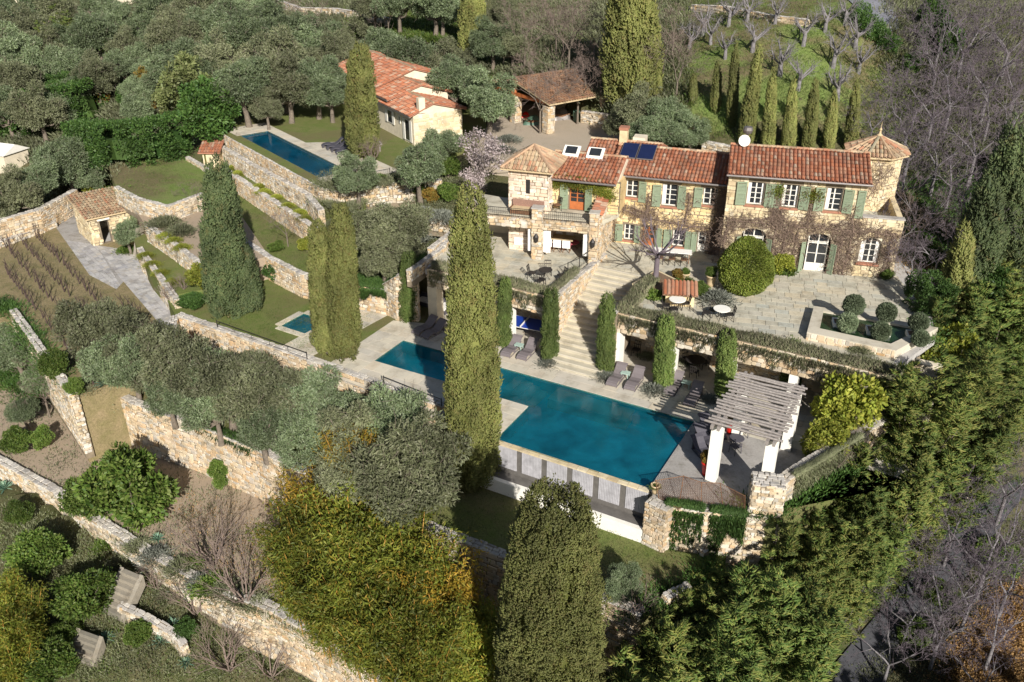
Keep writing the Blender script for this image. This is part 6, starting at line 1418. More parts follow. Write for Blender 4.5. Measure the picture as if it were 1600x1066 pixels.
spec = [(712,128,100,'olive tree right of the guest house roof'),(762,150,105,'olive tree between the guest house and the garage'),(735,115,80,'olive tree behind the right end of the guest house'),(655,256,104,'large olive tree in front of the guest house gable'),(694,226,70,'small olive tree right of the guest house gable'),
 (582,362,120,'olive tree on the bank above the plunge pool wall, left one'),(630,352,110,'olive tree on the bank above the plunge pool wall, right one'),(640,402,85,'olive tree at the lower edge of the ivy bank'),(560,322,80,'olive tree under the iron fence of the upper lawn'),(600,408,90,'olive tree hanging over the stone wall tip'),
 (1000,172,90,'olive tree behind the left block of the farmhouse'),(1045,182,85,'olive tree in the middle behind the farmhouse'),(1018,205,75,'low olive tree right above the solar panels'),(1078,205,70,'olive tree behind the farmhouse near the low wall'),(962,192,50,'small olive at the drive behind the chimney'),
 (198,362,58,'small round olive in a stone ring by the hut'),(975,905,62,'silver olive right of the huge foreground cypress, upper one'),(968,965,60,'silver olive right of the huge foreground cypress, lower one'),
 (22,300,90,'olive tree at the left edge above the pale wall'),(60,280,80,'olive tree above the pale wall, second from the edge'),(100,250,100,'large silver olive left of the laurel hedge'),(140,275,60,'small olive between hedge and hut'),(-10,330,80,'olive tree cut by the left edge'),
 (25,545,90,'dark olive at the left edge under the vineyard wall'),(8,520,60,'dark olive at the left edge beside the vineyard'),(75,585,70,'thin olive below the vineyard wall'),(415,165,60,'olive tree at the left end of the long pool'),(35,640,60,'small dark olive at the left edge')]
for x, y, w, lb in spec: place('olive_b' if 'bank' in lb or 'hanging' in lb else 'olive', x, y, w, 'olive_tree', lb, 'olive tree', z=-5 if 'vineyard' in lb else None)
# ================================================================ shrubs and broadleaf trees
bl = [('green',198,765,150,'big round evergreen tree in the courtyard below the tall wall','round_tree','tree',1),('green',128,778,80,'lighter green bush touching the big round evergreen','green_bush','bush',.9),('green',60,865,95,'round bright green shrub at the left under the curved wall','green_shrub','shrub',.9),('green',135,930,105,'round green shrub beside the old garden steps','green_shrub','shrub',.9),
 ('green',108,655,52,'yellow-green bush left of the utility cabinet','green_bush','bush',1),('green',25,690,52,'green bush at the left edge of the lower garden','green_bush','bush',1),('green',66,685,42,'small green bush in the lower garden near the thin tree','green_bush','bush',1),('green',140,690,34,'tiny green bush in front of the utility cabinet','green_bush','bush',1),('green',75,1035,95,'bright green shrub at the bottom left corner','green_shrub','shrub',.9),('green',340,742,36,'bush climbing on the tall wall','green_bush','bush',1.6),
 ('hedgeb',428,425,42,'small round dark green bush behind the plunge pool lawn','round_bush','bush',.8),('lime',1328,640,110,'yellow-green tree at the right end of the pool room','lime_green_tree','tree',1.2),('lime',1290,690,78,'yellow-green branch mass leaning over the parapet wall','lime_green_tree','tree',1),('lime',1440,572,70,'yellow-green bush in front of the raised pond','lime_green_bush','bush',1.1),('lime',1480,548,85,'yellow-green tree top right of the raised pond','lime_green_tree','tree',1.2),('green',1395,590,90,'dark glossy tree below the raised pond','green_tree','tree',1.1),
 ('rust',145,146,48,'rusty yellow bush in the hillside scrub, left one','rusty_bush','bush',1),('rust',237,128,60,'rusty yellow bush in the hillside scrub, right one','rusty_bush','bush',1),('rust',225,165,40,'small rusty bush above the laurel hedge','rusty_bush','bush',1),('pale',300,138,105,'large pale yellow-green bush above the square lawn','pale_bush','bush',1.1),('hedgeb',325,172,110,'big mid-green bush left of the long pool','green_bush','bush',1),
 ('hedgeb',58,172,80,'dark green tree at the foot of the hillside grove','green_tree','tree',1),('pale',268,158,60,'pale green bush beside the rusty ones','pale_bush','bush',1),('hedgeb',205,150,46,'dark green bush between the two rusty bushes','green_bush','bush',1),('green',38,112,48,'green tree among the grey olives at the far left','green_tree','tree',1),('pale',325,62,60,'pale green tree high in the olive grove','pale_tree','tree',1),('green',30,800,46,'green shrub at the left edge under the curved wall','green_shrub','shrub',.9),('green',215,990,50,'green shrub right of the old garden steps','green_shrub','shrub',.8),('green',100,990,54,'green shrub between the two flights of garden steps','green_shrub','shrub',.8),('hedgeb',290,985,46,'dark shrub at the end of the white rubble wall','green_shrub','shrub',.8),('green',178,80,70,'round green tree in the upper hillside','green_tree','tree',1),('green',615,90,50,'green bush at the foot of the meadow','green_bush','bush',1),('green',700,260,45,'green bush on the slope below the drive','green_bush','bush',.8),('rust',672,305,32,'orange-red bush below the upper lawn','rusty_bush','bush',.8),('green',655,290,40,'green bush under the iron fence end','green_bush','bush',.8),('yellow',645,306,35,'yellow tuft below the upper lawn','yellow_shrub','shrub',1),('green',700,300,42,'small bush right of the orange-red bush','green_bush','bush',.8),
 ('green',165,312,60,'leafy shrub growing behind the hut roof','green_shrub','shrub',.7),('lime',150,300,40,'yellow-green shrub on top of the hut roof bank','green_shrub','shrub',.7),('lime',318,436,52,'bright yellow-green bush left of the dark cypress','yellow_bush','bush',.9),('hedgeb',300,470,50,'low dark green bush at the corner above the long wall','green_bush','bush',.5),('lime',478,382,28,'yellow bush behind the twin cypresses','yellow_bush','bush',.9),('green',432,385,30,'green leafy plant on the upper strip of grass','green_bush','bush',.6),
 ('green',565,900,10,'','',None,1),('hedgeb',1530,450,90,'dark green tree beyond the clipped hedge','green_tree','tree',1.2),('green',1560,480,70,'green shrub at the right edge by the cypresses','green_shrub','shrub',1),('hedgeb',1190,300,10,'','',None,1),('green',1590,260,90,'green tree at the right edge of the bare wood','green_tree','tree',1),('hedgeb',1425,98,40,'dark hedge bush beside the top road','green_bush','bush',1),('hedgeb',1458,20,50,'dark tree beside the top road','green_tree','tree',1.2),('hedgeb',1470,62,70,'dark tree at the edge of the bare wood','green_tree','tree',1.2),
 ('green',1385,428,26,'lime green shrub at the right corner of the farmhouse','green_shrub','shrub',.8),('lime',1225,412,40,'yellow-green shrub against the farmhouse between the two arched doors','green_shrub','shrub',.9),('green',1072,448,42,'leafy plant mass behind the tiled canopy, left part','green_shrub','shrub',.7),('green',1092,452,36,'leafy plant mass behind the tiled canopy, right part','green_shrub','shrub',.7),('rust',1062,430,30,'brownish bush behind the tiled canopy','brown_bush','bush',.7),
 ('green',1470,930,60,'green bush in the lower right wood','green_bush','bush',.8),('green',1430,990,60,'yellowish bush beside the lower road','green_bush','bush',.7),('green',1560,870,80,'green undergrowth bush among grey trunks','green_bush','bush',.8),('hedgeb',640,1000,10,'','',None,1)]
for kd, x, y, w, lb, nm, ct, sz in bl:
    if lb: place(kd, x, y, w, nm, lb, ct, None, sz, 0 if (x, y) in ((1440,572),(1395,590),(1480,548)) else None)
# hedges
def hedge(pts, h, wd, label, mat, n, seed, name='hedge', L=.16, w=.07, blob=.32, round_=False):
    rng = np.random.default_rng(seed); B = []; p0 = Vector(pts[0])
    for a, b in zip(pts, pts[1:]):
        a, b = Vector(a)-p0, Vector(b)-p0; d = b-a; le = d.length; s = Vector((d.y, -d.x, 0)).normalized(); m = int(le*(2*h+wd)/(blob*blob*2.2))
        for _ in range(m):
            t = rng.random(); q = rng.random()*(2*h+wd); c = a+d*t
            if q < h: c = c+s*wd/2+Vector((0,0,q))
            elif q < h+wd: c = c+s*(wd/2-(q-h))+Vector((0,0,h))
            else: c = c-s*wd/2+Vector((0,0,q-h-wd))
            r = blob*rng.uniform(.6, 1.15); B.append((c.x, c.y, c.z, r, r, r))
    P, o = on_blobs(B, n, rng, (.7, 1.15), .2, False); me = join(leaves(P, o+rng.normal(size=o.shape)*.45, L, w, rng)); r = empty(name, p0, 0, label, 'hedge'); obj('foliage', me, M[mat], r)
    m = MB()
    for a, b in zip(pts, pts[1:]): m.beam(Vector(a)-p0+Vector((0,0,h*.4)), Vector(b)-p0+Vector((0,0,h*.4)), wd*.3, h*.5)
    m.build('branches', M[mat], r); return r
g = lambda x, y: tuple(G(x, y))
hedge([g(135,262), g(190,258), g(245,252), g(298,238)], 3.6, 2.4, 'tall trimmed laurel hedge behind the square lawn', 'hedge', 26000, 801, L=.24, w=.13)
hedge([g(-30,205), g(60,205), g(150,190)], 4.2, 5.5, 'broad dark laurel hedge on the left hillside, lower part', 'hedge', 26000, 802, L=.28, w=.16, blob=.5)
hedge([g(70,180), g(150,165)], 3.5, 4.5, 'broad dark laurel hedge on the left hillside, upper part', 'hedge', 12000, 803, L=.28, w=.16, blob=.5)
hedge([W(1432,470,T), W(1462,500,T)], 1.9, 1.6, 'clipped green hedge block right of the house terrace', 'hedge', 12000, 804, L=.12, w=.06, blob=.2)
hedge([g(1335,30), g(1372,72), g(1400,92)], 1.4, 1.3, 'dark green hedge between orchard and top road', 'hedge', 8000, 805, blob=.3)
hedge([W(1200,425,T), W(1240,430,T)], .35, .5, 'low green flower bed at the foot of the farmhouse', 'green', 2500, 806, blob=.15)
hedge([W(1000,462,T), W(1030,470,T), W(1048,462,T)], .45, .35, 'low green edging around the raised bed', 'green', 3500, 807, blob=.14, L=.1)
hedge([W(545,290,5.5), W(600,280,5.5)], .3, .5, 'low strip of grass tufts at the upper lawn edge', 'green', 1500, 808, blob=.12)
# round box bush and pond topiary
def ball(px, py, z, wpx, hpx, label, mat, n, seed, group=None, stem=0, cat='topiary', egg=False):
    gp_ = W(px, py, z); D = gp_.y*CT+(CAMH-z)*ST_; r = wpx*D/F/2; h = hpx*D/F/.9; rng = np.random.default_rng(seed)
    d = unit(rng.normal(size=(n, 3))); hz = h/2
    if egg: t = (d[:, 2]+1)/2; rr = r*np.sqrt(np.clip(1-d[:, 2]**2, 0, 1))*(1.12-.35*t); p = np.stack([d[:, 0]/np.hypot(d[:, 0], d[:, 1])*rr, d[:, 1]/np.hypot(d[:, 0], d[:, 1])*rr, hz+d[:, 2]*hz], 1)
    else: p = d*np.array([r, r, hz])+np.array([0, 0, hz])
    p *= 1+.0*p; lump = 1+.05*np.sin(d[:, :1]*7+seed)*np.sin(d[:, 1:2]*6+d[:, 2:]*8)+rng.normal(size=(n, 1))*.02; c = np.array([0,0,hz]); p = c+(p-c)*lump
    root = empty('topiary_ball' if not egg else 'round_bush', (gp_.x, gp_.y, z), 0, label, cat, group)
    cr = obj('crown', join(leaves(p, d+rng.normal(size=d.shape)*.6, .13, .075, rng)), M[mat], root, loc=(0, 0, stem))
    MB().lathe([(.02, hz*.1)]+[((r*(1.12-.35*(k/6)) if egg else r)*.88*math.sin(math.pi*(k+.5)/7), hz-hz*.88*math.cos(math.pi*(k+.5)/7)) for k in range(7)]+[(.02, hz*1.86)], 14).build('inner_branches', M[mat], root, True, loc=(0, 0, stem))
    MB().tube([(0,0,-.15),(0,0,stem+hz)], .05, 6).build('stem', M['bark'], root); return root
ball(1161,455,T,82,78,'big egg-shaped clipped bush in the middle of the house terrace','box',26000,901,egg=True,cat='bush')
for k, (x, y, w, st, lb) in enumerate(((1330,498,34,.35,'upper ball above the left white planter'),(1322,516,32,.0,'lower ball above the left white planter'),(1381,508,31,.35,'upper ball above the middle white planter'),(1374,528,30,.0,'lower ball above the middle white planter'),(1431,522,30,.3,'upper ball above the right white planter'),(1436,538,26,.0,'lower ball above the right white planter'))):
    ball(x, y, T+.5, w*.82, w*.74, 'round grey-green topiary '+lb, 'topiary', 5000, 910+k, 'topiary balls over the raised pond', st)
# ================================================================ conifer belt, bamboo, bare trees
con = [(1412,640,120),(1500,560,150),(1560,520,130),(1450,650,160),(1525,640,150),(1400,700,150),(1478,728,150),(1385,785,150),(1432,812,100),(1352,850,130),(1295,880,110),(1305,905,140),(1222,925,150),(1168,970,110),(1182,1005,160),(1262,985,110),(1100,1005,130),(1060,1045,120),(1132,1062,140),(1000,1045,90),(1590,470,110),(1560,590,110),(1360,850,110),(1240,1040,90),(1490,520,70),(1520,700,100),]
con += [(1190,938,110),(1115,955,105),(1330,935,110),(1275,985,110),(1400,860,110),(1300,1010,110),(1440,770,110),(1500,720,110),(1360,895,100),(1560,650,110),(1215,1050,110),(1330,860,90)]
wall_x = lambda y: float(np.interp(y, [745,785,840,885,925,965,1010,1080], [1545,1500,1445,1400,1360,1320,1270,1205]))
con = [(min(x, int(wall_x(y)-48)) if y > 770 else x, y, w) for x, y, w in con]
for x, y, w in con: place('conifer', x, y, w, 'conifer_tree', 'feathery yellow-green conifer in the dense belt between the pergola and the road', 'conifer', 'conifers in the belt along the lower road', .85 if y < 700 else 1.05, z=-1.5 if y < 700 and x < 1540 else None)
for x, y, w, lb in ((95,62,62,'brownish broad conifer standing alone in the hillside grove'),(352,112,42,'dark pointed conifer above the long pool')): place('conifer', x, y, w, 'conifer_tree', lb, 'conifer')
bam = [(502,795,110),(555,775,90),(470,860,110),(545,860,130),(610,840,110),(480,925,110),(560,930,130),(640,905,130),(530,985,120),(610,990,130),(690,945,120),(660,1045,130),(735,1000,110),(745,1060,110),(590,1050,110),(690,1000,110)]
for x, y, w in bam: place('goldbamboo' if (x, y) in ((502,795),(555,775),(690,945)) else 'bamboo', x, y, w, 'bamboo_clump', 'yellow bamboo clump with orange canes in the thicket left of the foreground cypress', 'bamboo', 'yellow bamboo thicket', 1.0)
for k, (x, y, w) in enumerate(((12,950,80),(35,985,80),(8,1040,90))): place('bamboo', x, y, w, 'bamboo_clump', 'yellow bamboo clump at the bottom left edge, %s from the top' % ORD[k], 'bamboo')
bare = [(1430,150,130),(1500,100,140),(1560,80,140),(1478,200,130),(1420,250,110),(1540,180,140),(1590,150,120),(1450,305,120),(1522,290,120),(1405,345,90),(1572,240,120),(1475,60,120),(1520,20,130),(1590,25,120),(1385,235,80),(1370,165,80),(1475,368,100),(1500,235,120),(1560,130,120),(1470,130,120),(1430,200,110),(1600,90,120),(1480,20,110),(1430,400,80),(1545,330,100)]
for x, y, w in bare: place('bare', x, y, w, 'bare_tree', 'leafless grey-mauve tree in the bare wood at the upper right', 'tree', 'bare trees of the upper right wood')
for x, y, w in ((820,50,90),(850,90,100),(890,60,90),(905,115,90),(845,130,90),(1040,60,70),(1062,90,80),(1055,30,70),(930,40,70),(870,20,80),(940,110,70)): place('bareb', x, y, w, 'bare_tree', 'leafless brown tree around the massive cypress behind the garage', 'tree', 'bare brown trees behind the garage')
for x, y, w, lb, kd in ((1400,1000,120,'leafless tree low beside the road at the bottom','bare'),(1480,960,140,'leafless mauve tree in the middle of the lower right wood','bare'),(1530,900,140,'leafless mauve tree above the leaf litter','bare'),(1590,880,140,'leafless tree at the right edge above the leaf litter','bare'),(1590,800,140,'leafless tree at the right edge, half way down','bare'),(1450,790,90,'leafless tree rising behind the conifers at the right','bare'),(1490,900,170,'bare pale-barked tree reaching over the lower road, left one','bare'),(1560,830,170,'bare tree over the lower road, upper one','bare'),(1590,720,150,'bare tree at the right edge beyond the conifer belt','bare'),(1570,960,150,'bare tree over the orange leaf litter','bare'),(1430,940,110,'small bare tree at the kerb of the lower road','bare'),(1545,700,120,'bare tree tangled with the conifers','bare'),(1600,620,110,'bare tree cut by the right edge','bare'),(1500,800,130,'bare tree behind the pale low wall','bare'),(1450,860,110,'bare bush tree along the pale low wall','bare'),(1540,1040,110,'bare tree at the bottom right corner','bare'),
 (60,590,85,'thin leafless tree in the lower left garden','bareb'),(218,55,34,'small grey leafless tree in the hillside clearing','bare'),(488,15,60,'leafless tree at the top meadow wall','bareb'),(605,12,50,'leafless tree at the top of the meadow','bareb'),(300,300,36,'small leafless tree right of the square lawn','bareb'),(445,345,50,'small leafless tree on the strip of grass','bareb'),(1405,300,60,'dark bare tree beside the right turret','bareb'),(1430,330,80,'bare tree shading the right side yard','bareb')):
    place(kd, x, y, w, 'bare_tree', lb, 'tree')
for x, y, w, lb in ((325,840,120,'large leafless many-stemmed bush in the courtyard'),(385,950,130,'tangled leafless bush on the wall left of the bamboo'),(350,1010,120,'grey leafless bush at the bottom left of the bamboo'),(300,930,90,'leafless bush by the courtyard wall'),(420,1030,90,'leafless bush touching the bamboo'),(240,900,60,'low leafless bush above the old garden steps'),(262,455,34,'dark leafless bush beside the cobbled path'),(285,440,30,'grey leafless bush left of the yellow-green one'),(745,1040,70,'leafless bush at the right foot of the bamboo'),(1330,760,70,'brown leafless bush on the parapet wall'),(1290,770,60,'brown leafless creeper on the parapet wall'),(580,232,50,'leafless bush beside the low grey table'),(720,310,10,''),(1480,440,60,'leafless bush in the shade right of the hedge block'),(990,1010,70,'leafless brown bush right of the foreground cypress')):
    if lb: place('bareshrub', x, y, w, 'bare_bush', lb, 'bush')
for k, (x, y, w) in enumerate(((1100,35,40),(1140,22,40),(1112,52,36),(1178,60,44),(1213,20,36),(1222,95,50),(1258,50,44),(1292,30,40),(1305,82,48),(1312,132,50),(1340,55,44),(1250,120,44),(1135,75,36),(1078,60,40),(1322,20,36),(1170,15,36),(1345,95,40))): place('pollard', x, y, w*.85, 'pollarded_tree', 'pale leafless pollarded tree on the orchard meadow', 'tree', 'pollarded trees of the orchard')
place('blossom', 752,240,100,'blossom_tree','pale pink blossoming almond tree left of the farmhouse','tree'); place('blossom',740,285,60,'blossom_tree','small blossoming almond below the left turret','tree')
# pollard tree on the terrace
for k, (x, y) in enumerate(((6.4,24.6),(8.8,25.6),(11.2,27.2),(4.9,22.2))): plant('conifer', 'conifer_tree', 'tall feathery conifer at the bottom edge, %s to the right of the foreground cypress' % ORD[k if k < 3 else 3], 'conifer', (x, y, float(nat(x, y))), 1.5)
for k, (x, y) in enumerate(((13.5,18.6),(16,19.4),(18.6,19.0),(21.2,19.6),(23.8,20.5))): plant('conifer', 'conifer_tree', 'tall conifer just below the lower right corner of the view', 'conifer', (x, y, float(nat(x, y))), 1.6, None, 'tall conifers along the lower side of the road')
rng = np.random.default_rng(77); segs = [(np.array([0,0,-.2]), np.array([0,0,1.9]), .19, .16)]
for k in range(9):
    a = k*.7; branch(segs, np.array([0,0,1.8]), np.array([math.cos(a), math.sin(a), .35]), 1.35, .075, 2, rng, .38, 3, .06, .62, .014, .16, 3)
tg = at_px(1024,440,T+.4); tr = empty('pollarded_plane_tree', tg, 0, 'bare pollarded tree with spreading knotty branches on the house terrace', 'tree'); obj('trunk_and_limbs', join(seg_tubes(segs, 6)), M['twig'], tr)
# small plants
for k, (x, y, w, lb) in enumerate(((183,680,36,'blue-green agave at the foot of the tall wall'),(5,758,36,'agave at the left edge below the curved wall'),(268,975,40,'agave beside the white rubble wall'),(165,995,36,'agave near the lowest steps'),(245,838,30,'agave under the big round evergreen'),(250,1000,36,'agave under the white rubble wall'),(290,1035,34,'agave at the bottom beside leafless bushes'),(140,1020,30,'agave left of the lowest garden steps'))): place('agave', x, y, w, 'agave', lb, 'agave')
yl = [(366,258),(372,268),(405,288),(412,296),(432,305),(448,318),(468,328),(475,338)]
for k, (x, y) in enumerate(yl): place('yellow', x, y+2, 22, 'yellow_shrub', 'yellow climbing shrub against the pale wall below the long pool, %s from the left' % ORD[k], 'shrub', z=3.1)
for k, (x, y) in enumerate(((226,398),(236,412),(250,425),(262,386),(275,398),(288,408),(268,440))): place('yellow', x, y, 24, 'yellow_shrub', 'yellow shrub in the narrow beds beside the hut steps, %s from the left' % ORD[k], 'shrub')
for k, (x, y, w, z, kd, lb) in enumerate(((945,585,34,0,'lavender','grey lavender around the column cypress right of the stairs'),(858,565,32,0,'lavender','grey lavender around the column cypress left of the stairs'),(1025,606,40,0,'lavender','silver plant beside the first loungers right of the stairs'),(1112,622,30,0,'lavender','silver plant striped with pergola shadow'),(660,330,40,4.9,'lavender','grey lavender on the low wall, left one'),(690,335,44,4.9,'lavender','grey lavender on the low wall, middle one'),(715,338,36,4.9,'lavender','grey lavender on the low wall, right one'),(650,368,40,4.0,'lavender','pale bush above the dining terrace corner'),(785,232,34,6,'lavender','silver bush at the edge of the drive, left one'),(795,215,34,6,'lavender','silver bush at the edge of the drive, right one'),
   (1120,462,50,T,'lavender','grey plants under the big clipped bush'),(255,345,48,1.8,'scrub','grey rosemary on the white-topped wall, left one'),(280,358,44,1.8,'scrub','grey rosemary on the white-topped wall, right one'),(198,388,28,-1.2,'lowgreen','grass tuft in the stone ring by the hut'),(1345,545,34,T,'scrub','brown tuft in front of the raised pond'),(1010,555,26,0,'scrub','potted twiggy plant at the left of the right pool room'),(1075,565,26,0,'scrub','potted twiggy plant at the pool room wall'),(505,292,18,4.4,'lowgreen','tiny round green plant at the corner of the tan wall'))):
    place(kd, x, y, w, 'low_plant', lb, 'plant', z=z)
for po_, kd, w in ((0,'rust',.5),(1,'rust',.5),(2,'lowgreen',.25),(3,'green',.28),(4,'green',.2)):
    l = POTS[po_].location; h = (.8,.8,.45,.68,.52)[po_]; plant(kd, 'potted_plant', ['brown-green bush growing in the tall red pot','bush growing in the second red pot','cactus-like tuft in the urn on the pier','green plant in the buff pot by the round bush','small plant in the pale urn'][po_], 'plant', (l.x, l.y, l.z+h-.12), w*(.55 if kd == 'rust' else 1))
# ================================================================ trailing plants over the terrace edges
def trailing(label, a, b, n, seed, down=.75, h=.45, wd=.6, mat='trail', name='trailing_rosemary'):
    rng = np.random.default_rng(seed); a, b = Vector(a), Vector(b); d = b-a; L = d.length; u = np.array(d/L); s = np.array(Vector((d.y, -d.x, 0)).normalized())
    t = rng.random(n)*L; den = .5+.5*np.sin(t*1.7+seed)*np.sin(t*.6); c = rng.random(n); over = rng.random(n) < .45
    p = u*t[:, None]; off = np.where(over, rng.uniform(.04, .22, n), rng.uniform(-wd, .12, n)); z = np.where(over, -rng.random(n)**1.5*down*(.45+.9*np.abs(np.sin(t*2.3+seed)+.4*np.sin(t*5.1)))*.9, rng.random(n)*h*(.6+.5*den))
    p = p+s*off[:, None]; p[:, 2] += z; dr = rng.normal(size=(n, 3))*.35+np.where(over[:, None], s*.3+np.array([0,0,-.9]), s*.15+np.array([0,0,.8]))
    r = empty(name, a, 0, label, 'plant'); obj('foliage', join(tufts(p, dr, .24, .028, rng)), M[mat], r)
trailing('trailing rosemary over the terrace edge left of the stairs', ST(.1,2.9,T+.05), ST(7.9,2.9,T+.05), 17000, 1)
trailing('trailing rosemary over the long terrace edge right of the stairs', ST(11.4,2.9,T+.05), ST(25,2.9,T+.05), 30000, 2)
trailing('trailing rosemary on top of the left stair wall', ST(7.75,2.9,T+.25), ST(7.75,6.0,T+.25), 6000, 3, .4, .4, .3)
trailing('trailing rosemary on top of the right stair wall', ST(11.55,6.8,T+.3), ST(11.55,2.9,T+.2), 8000, 4, .3, .5, .8)
trailing('ivy hanging over the wall tip beside the pool room', W(610,440,1.9), W(655,412,3.6), 7000, 5, .6, .4, 1.2, 'hedge', 'ivy')
trailing('green ivy on the bank above the plunge pool wall', W(520,446,1.9), W(612,452,1.9), 9000, 6, .5, .35, 1.4, 'hedge', 'ivy')
trailing('moss and ivy along the top of the long middle wall', W(290,655,-2.4), W(395,700,-2.4), 2500, 7, .5, .2, .4, 'hedge', 'ivy')
trailing('brown creeper hanging on the parapet behind the pergola', W(1240,745,1.3), W(1345,682,1.3), 9000, 8, 1.3, .12, .1, 'olive_b', 'creeper')
trailing('greenery along the wall foot left of the tall wall corner', W(118,585,-2.6), W(150,600,-2.6), 4000, 9, .9, .5, .6, 'lime', 'creeper')
# climbing vines on the farmhouse: bare brown stems
def climber(label, fac, paths, seed, dens=26, spread=.5, off=.10):
    rng = np.random.default_rng(seed); segs = []; og = None; dens *= 1.3
    root = empty('climbing_vine', fac.w(*paths[0][0]), 0, label, 'vine'); og = Vector(root.location)
    P3 = lambda s, z, o: np.array(fac.w(s, z, o)-og)
    for path in paths:
        for (s0, z0), (s1, z1) in zip(path, path[1:]):
            L = math.hypot(s1-s0, z1-z0); n = max(2, int(L/.25)); prev = P3(s0, z0, off)
            for i in range(1, n+1):
                t = i/n; q = P3(s0+(s1-s0)*t+rng.normal()*.03, z0+(z1-z0)*t+rng.normal()*.03, off+rng.uniform(0, .05)); segs.append((prev, q, .04, .035)); prev = q
            for _ in range(int(L*dens)):
                t = rng.random(); s = s0+(s1-s0)*t+rng.normal()*spread*.35; z = z0+(z1-z0)*t+rng.normal()*spread*.35; a = rng.uniform(0, 6.283); q = P3(s, z, off)
                for _ in range(4):
                    a += rng.normal()*.6; st = rng.uniform(.08, .18); s += math.cos(a)*st; z += math.sin(a)*st-.015; q2 = P3(s, z, off+rng.uniform(-.04, .14)); segs.append((q, q2, .014, .010)); q = q2
    obj('stems', join(seg_tubes(segs, 3)), M['wallvine'], root); return root
climber('bare brown vine spreading over the left block of the farmhouse', FL, [[(-6.5,T),(-6.55,6),(-6.5,8.5)],[(-6.5,6.6),(-4.6,5.9),(-3.0,5.75),(-1.0,5.6),(.6,5.6)],[(-4.2,T),(-4.15,5.9),(-4.1,7.6)],[(-4.1,6.2),(-5.3,6.5)],[(-1.5,5.6),(-1.35,7.4),(-1.4,8.0)],[(-4.1,6.3),(-3.5,6.6)]], 61, 34, .5)
climber('bare vine column at the joint of the two house blocks', FL, [[(.8,T),(.85,6),(.8,8.4)],[(1.15,T),(1.1,6.2),(1.05,8.2)],[(.5,T),(.6,5.5)]], 62, 120, .6, .2)
climber('bare brown vine covering the middle of the right block', FR, [[(-5.9,T),(-5.7,6.8)],[(-5.8,6.9),(-3,6.9),(-.3,6.8),(2.0,6.9),(4.6,6.8)],[(-2.9,T),(-2.6,6.8),(-2.5,7.9)],[(-2.2,T),(-1.9,6.6)],[(-2.95,7),(-2.85,9.3)],[(-.75,7.1),(-.7,9.2)],[(1.4,T),(1.5,6.8)],[(1.9,T),(2.1,6.8),(1.7,8.2)],[(4.3,T),(4.5,6.8)],[(-1.4,T),(-1.3,6.4)]], 63, 60, .75)
climber('bare twigs over the right turret wall', FR, [[(3.0,8.0),(3.6,9.6),(3.2,10.6)],[(3.6,9.4),(4.2,10.2)],[(2.8,8.4),(3.0,9.2)]], 64, 30, .6, -3.0)
for k, (fac, s, z, w) in enumerate(((FR,-2.9,9.1,.22),(FR,-.7,9.0,.3),(FLL,-1.7,8.5,.45),(FLL,0,8.6,.9),(FLL,1.5,8.35,.4),(FLL,2.1,8.0,.3))):
    rng = np.random.default_rng(70+k); n = int(900*w/.3); c = np.array(fac.w(s, z, .12)); p = rng.normal(size=(n, 3)); q = np.outer(p[:, 0]*w, np.array(fac.d))+np.outer(np.abs(p[:, 1])*.07, np.array(fac.n)); q[:, 2] += p[:, 2]*.22
    r = empty('creeper_leaves', c, 0, ['green leaves on the vine between the first and second upper windows','green leaves on the vine between the second and third upper windows','yellowish creeper left of the balcony door','yellowish creeper hanging over the balcony door','yellowish creeper right of the balcony door','thin creeper under the eave right of the balcony door'][k], 'vine'); obj('foliage', join(leaves(q, rng.normal(size=(n, 3))+np.array([0,0,-.6]), .10, .06, rng)), M['bamboo' if k != 0 else 'box'], r)
# ================================================================ vineyard
rng = np.random.default_rng(88); vm = []
for s in range(4):
    sg = [(np.array([0,0,-.1]), np.array([rng.normal()*.05,0,.45]), .05, .045)]
    for k in range(4):
        a = rng.uniform(-.9, .9); q = sg[0][1]; 
        for _ in range(3): q2 = q+np.array([math.sin(a)*.22, rng.normal()*.06, .22]); sg.append((q, q2, .018, .012)); q = q2; a += rng.normal()*.4
    vm.append(join(seg_tubes(sg, 5))); vm[-1].materials.append(M['vinewood'])
v0, v1 = W(88,352,-1.2), W(262,520,-1.2); vd = (v1-v0).normalized(); vs = Vector((vd.y, -vd.x, 0)); area = PX(-1.2, (0,392),(75,362),(135,440),(262,520),(250,585),(120,612),(20,485)); i = 0
pst = MB()
for r_ in range(1, 16):
    for c in range(0, 42):
        p = v0+vs*(r_*1.3-.4)+vd*(c*.9-5+random.uniform(-.15,.15))
        if inside((p.x, p.y), area) and random.random() < .93:
            o = bpy.data.objects.new('grape_vine', vm[i % 4]); link(o); o.location = (p.x+random.uniform(-.1,.1), p.y, -1.2); o.rotation_euler = (random.uniform(-.1,.1), random.uniform(-.1,.1), math.atan2(vd.y, vd.x)+random.uniform(-.3,.3)); s = random.uniform(.8, 1.25); o.scale = (s, s, s)
            tag(o, 'leafless grape vine standing in the dry vineyard rows', 'vine', 'grape vines of the small vineyard'); i += 1
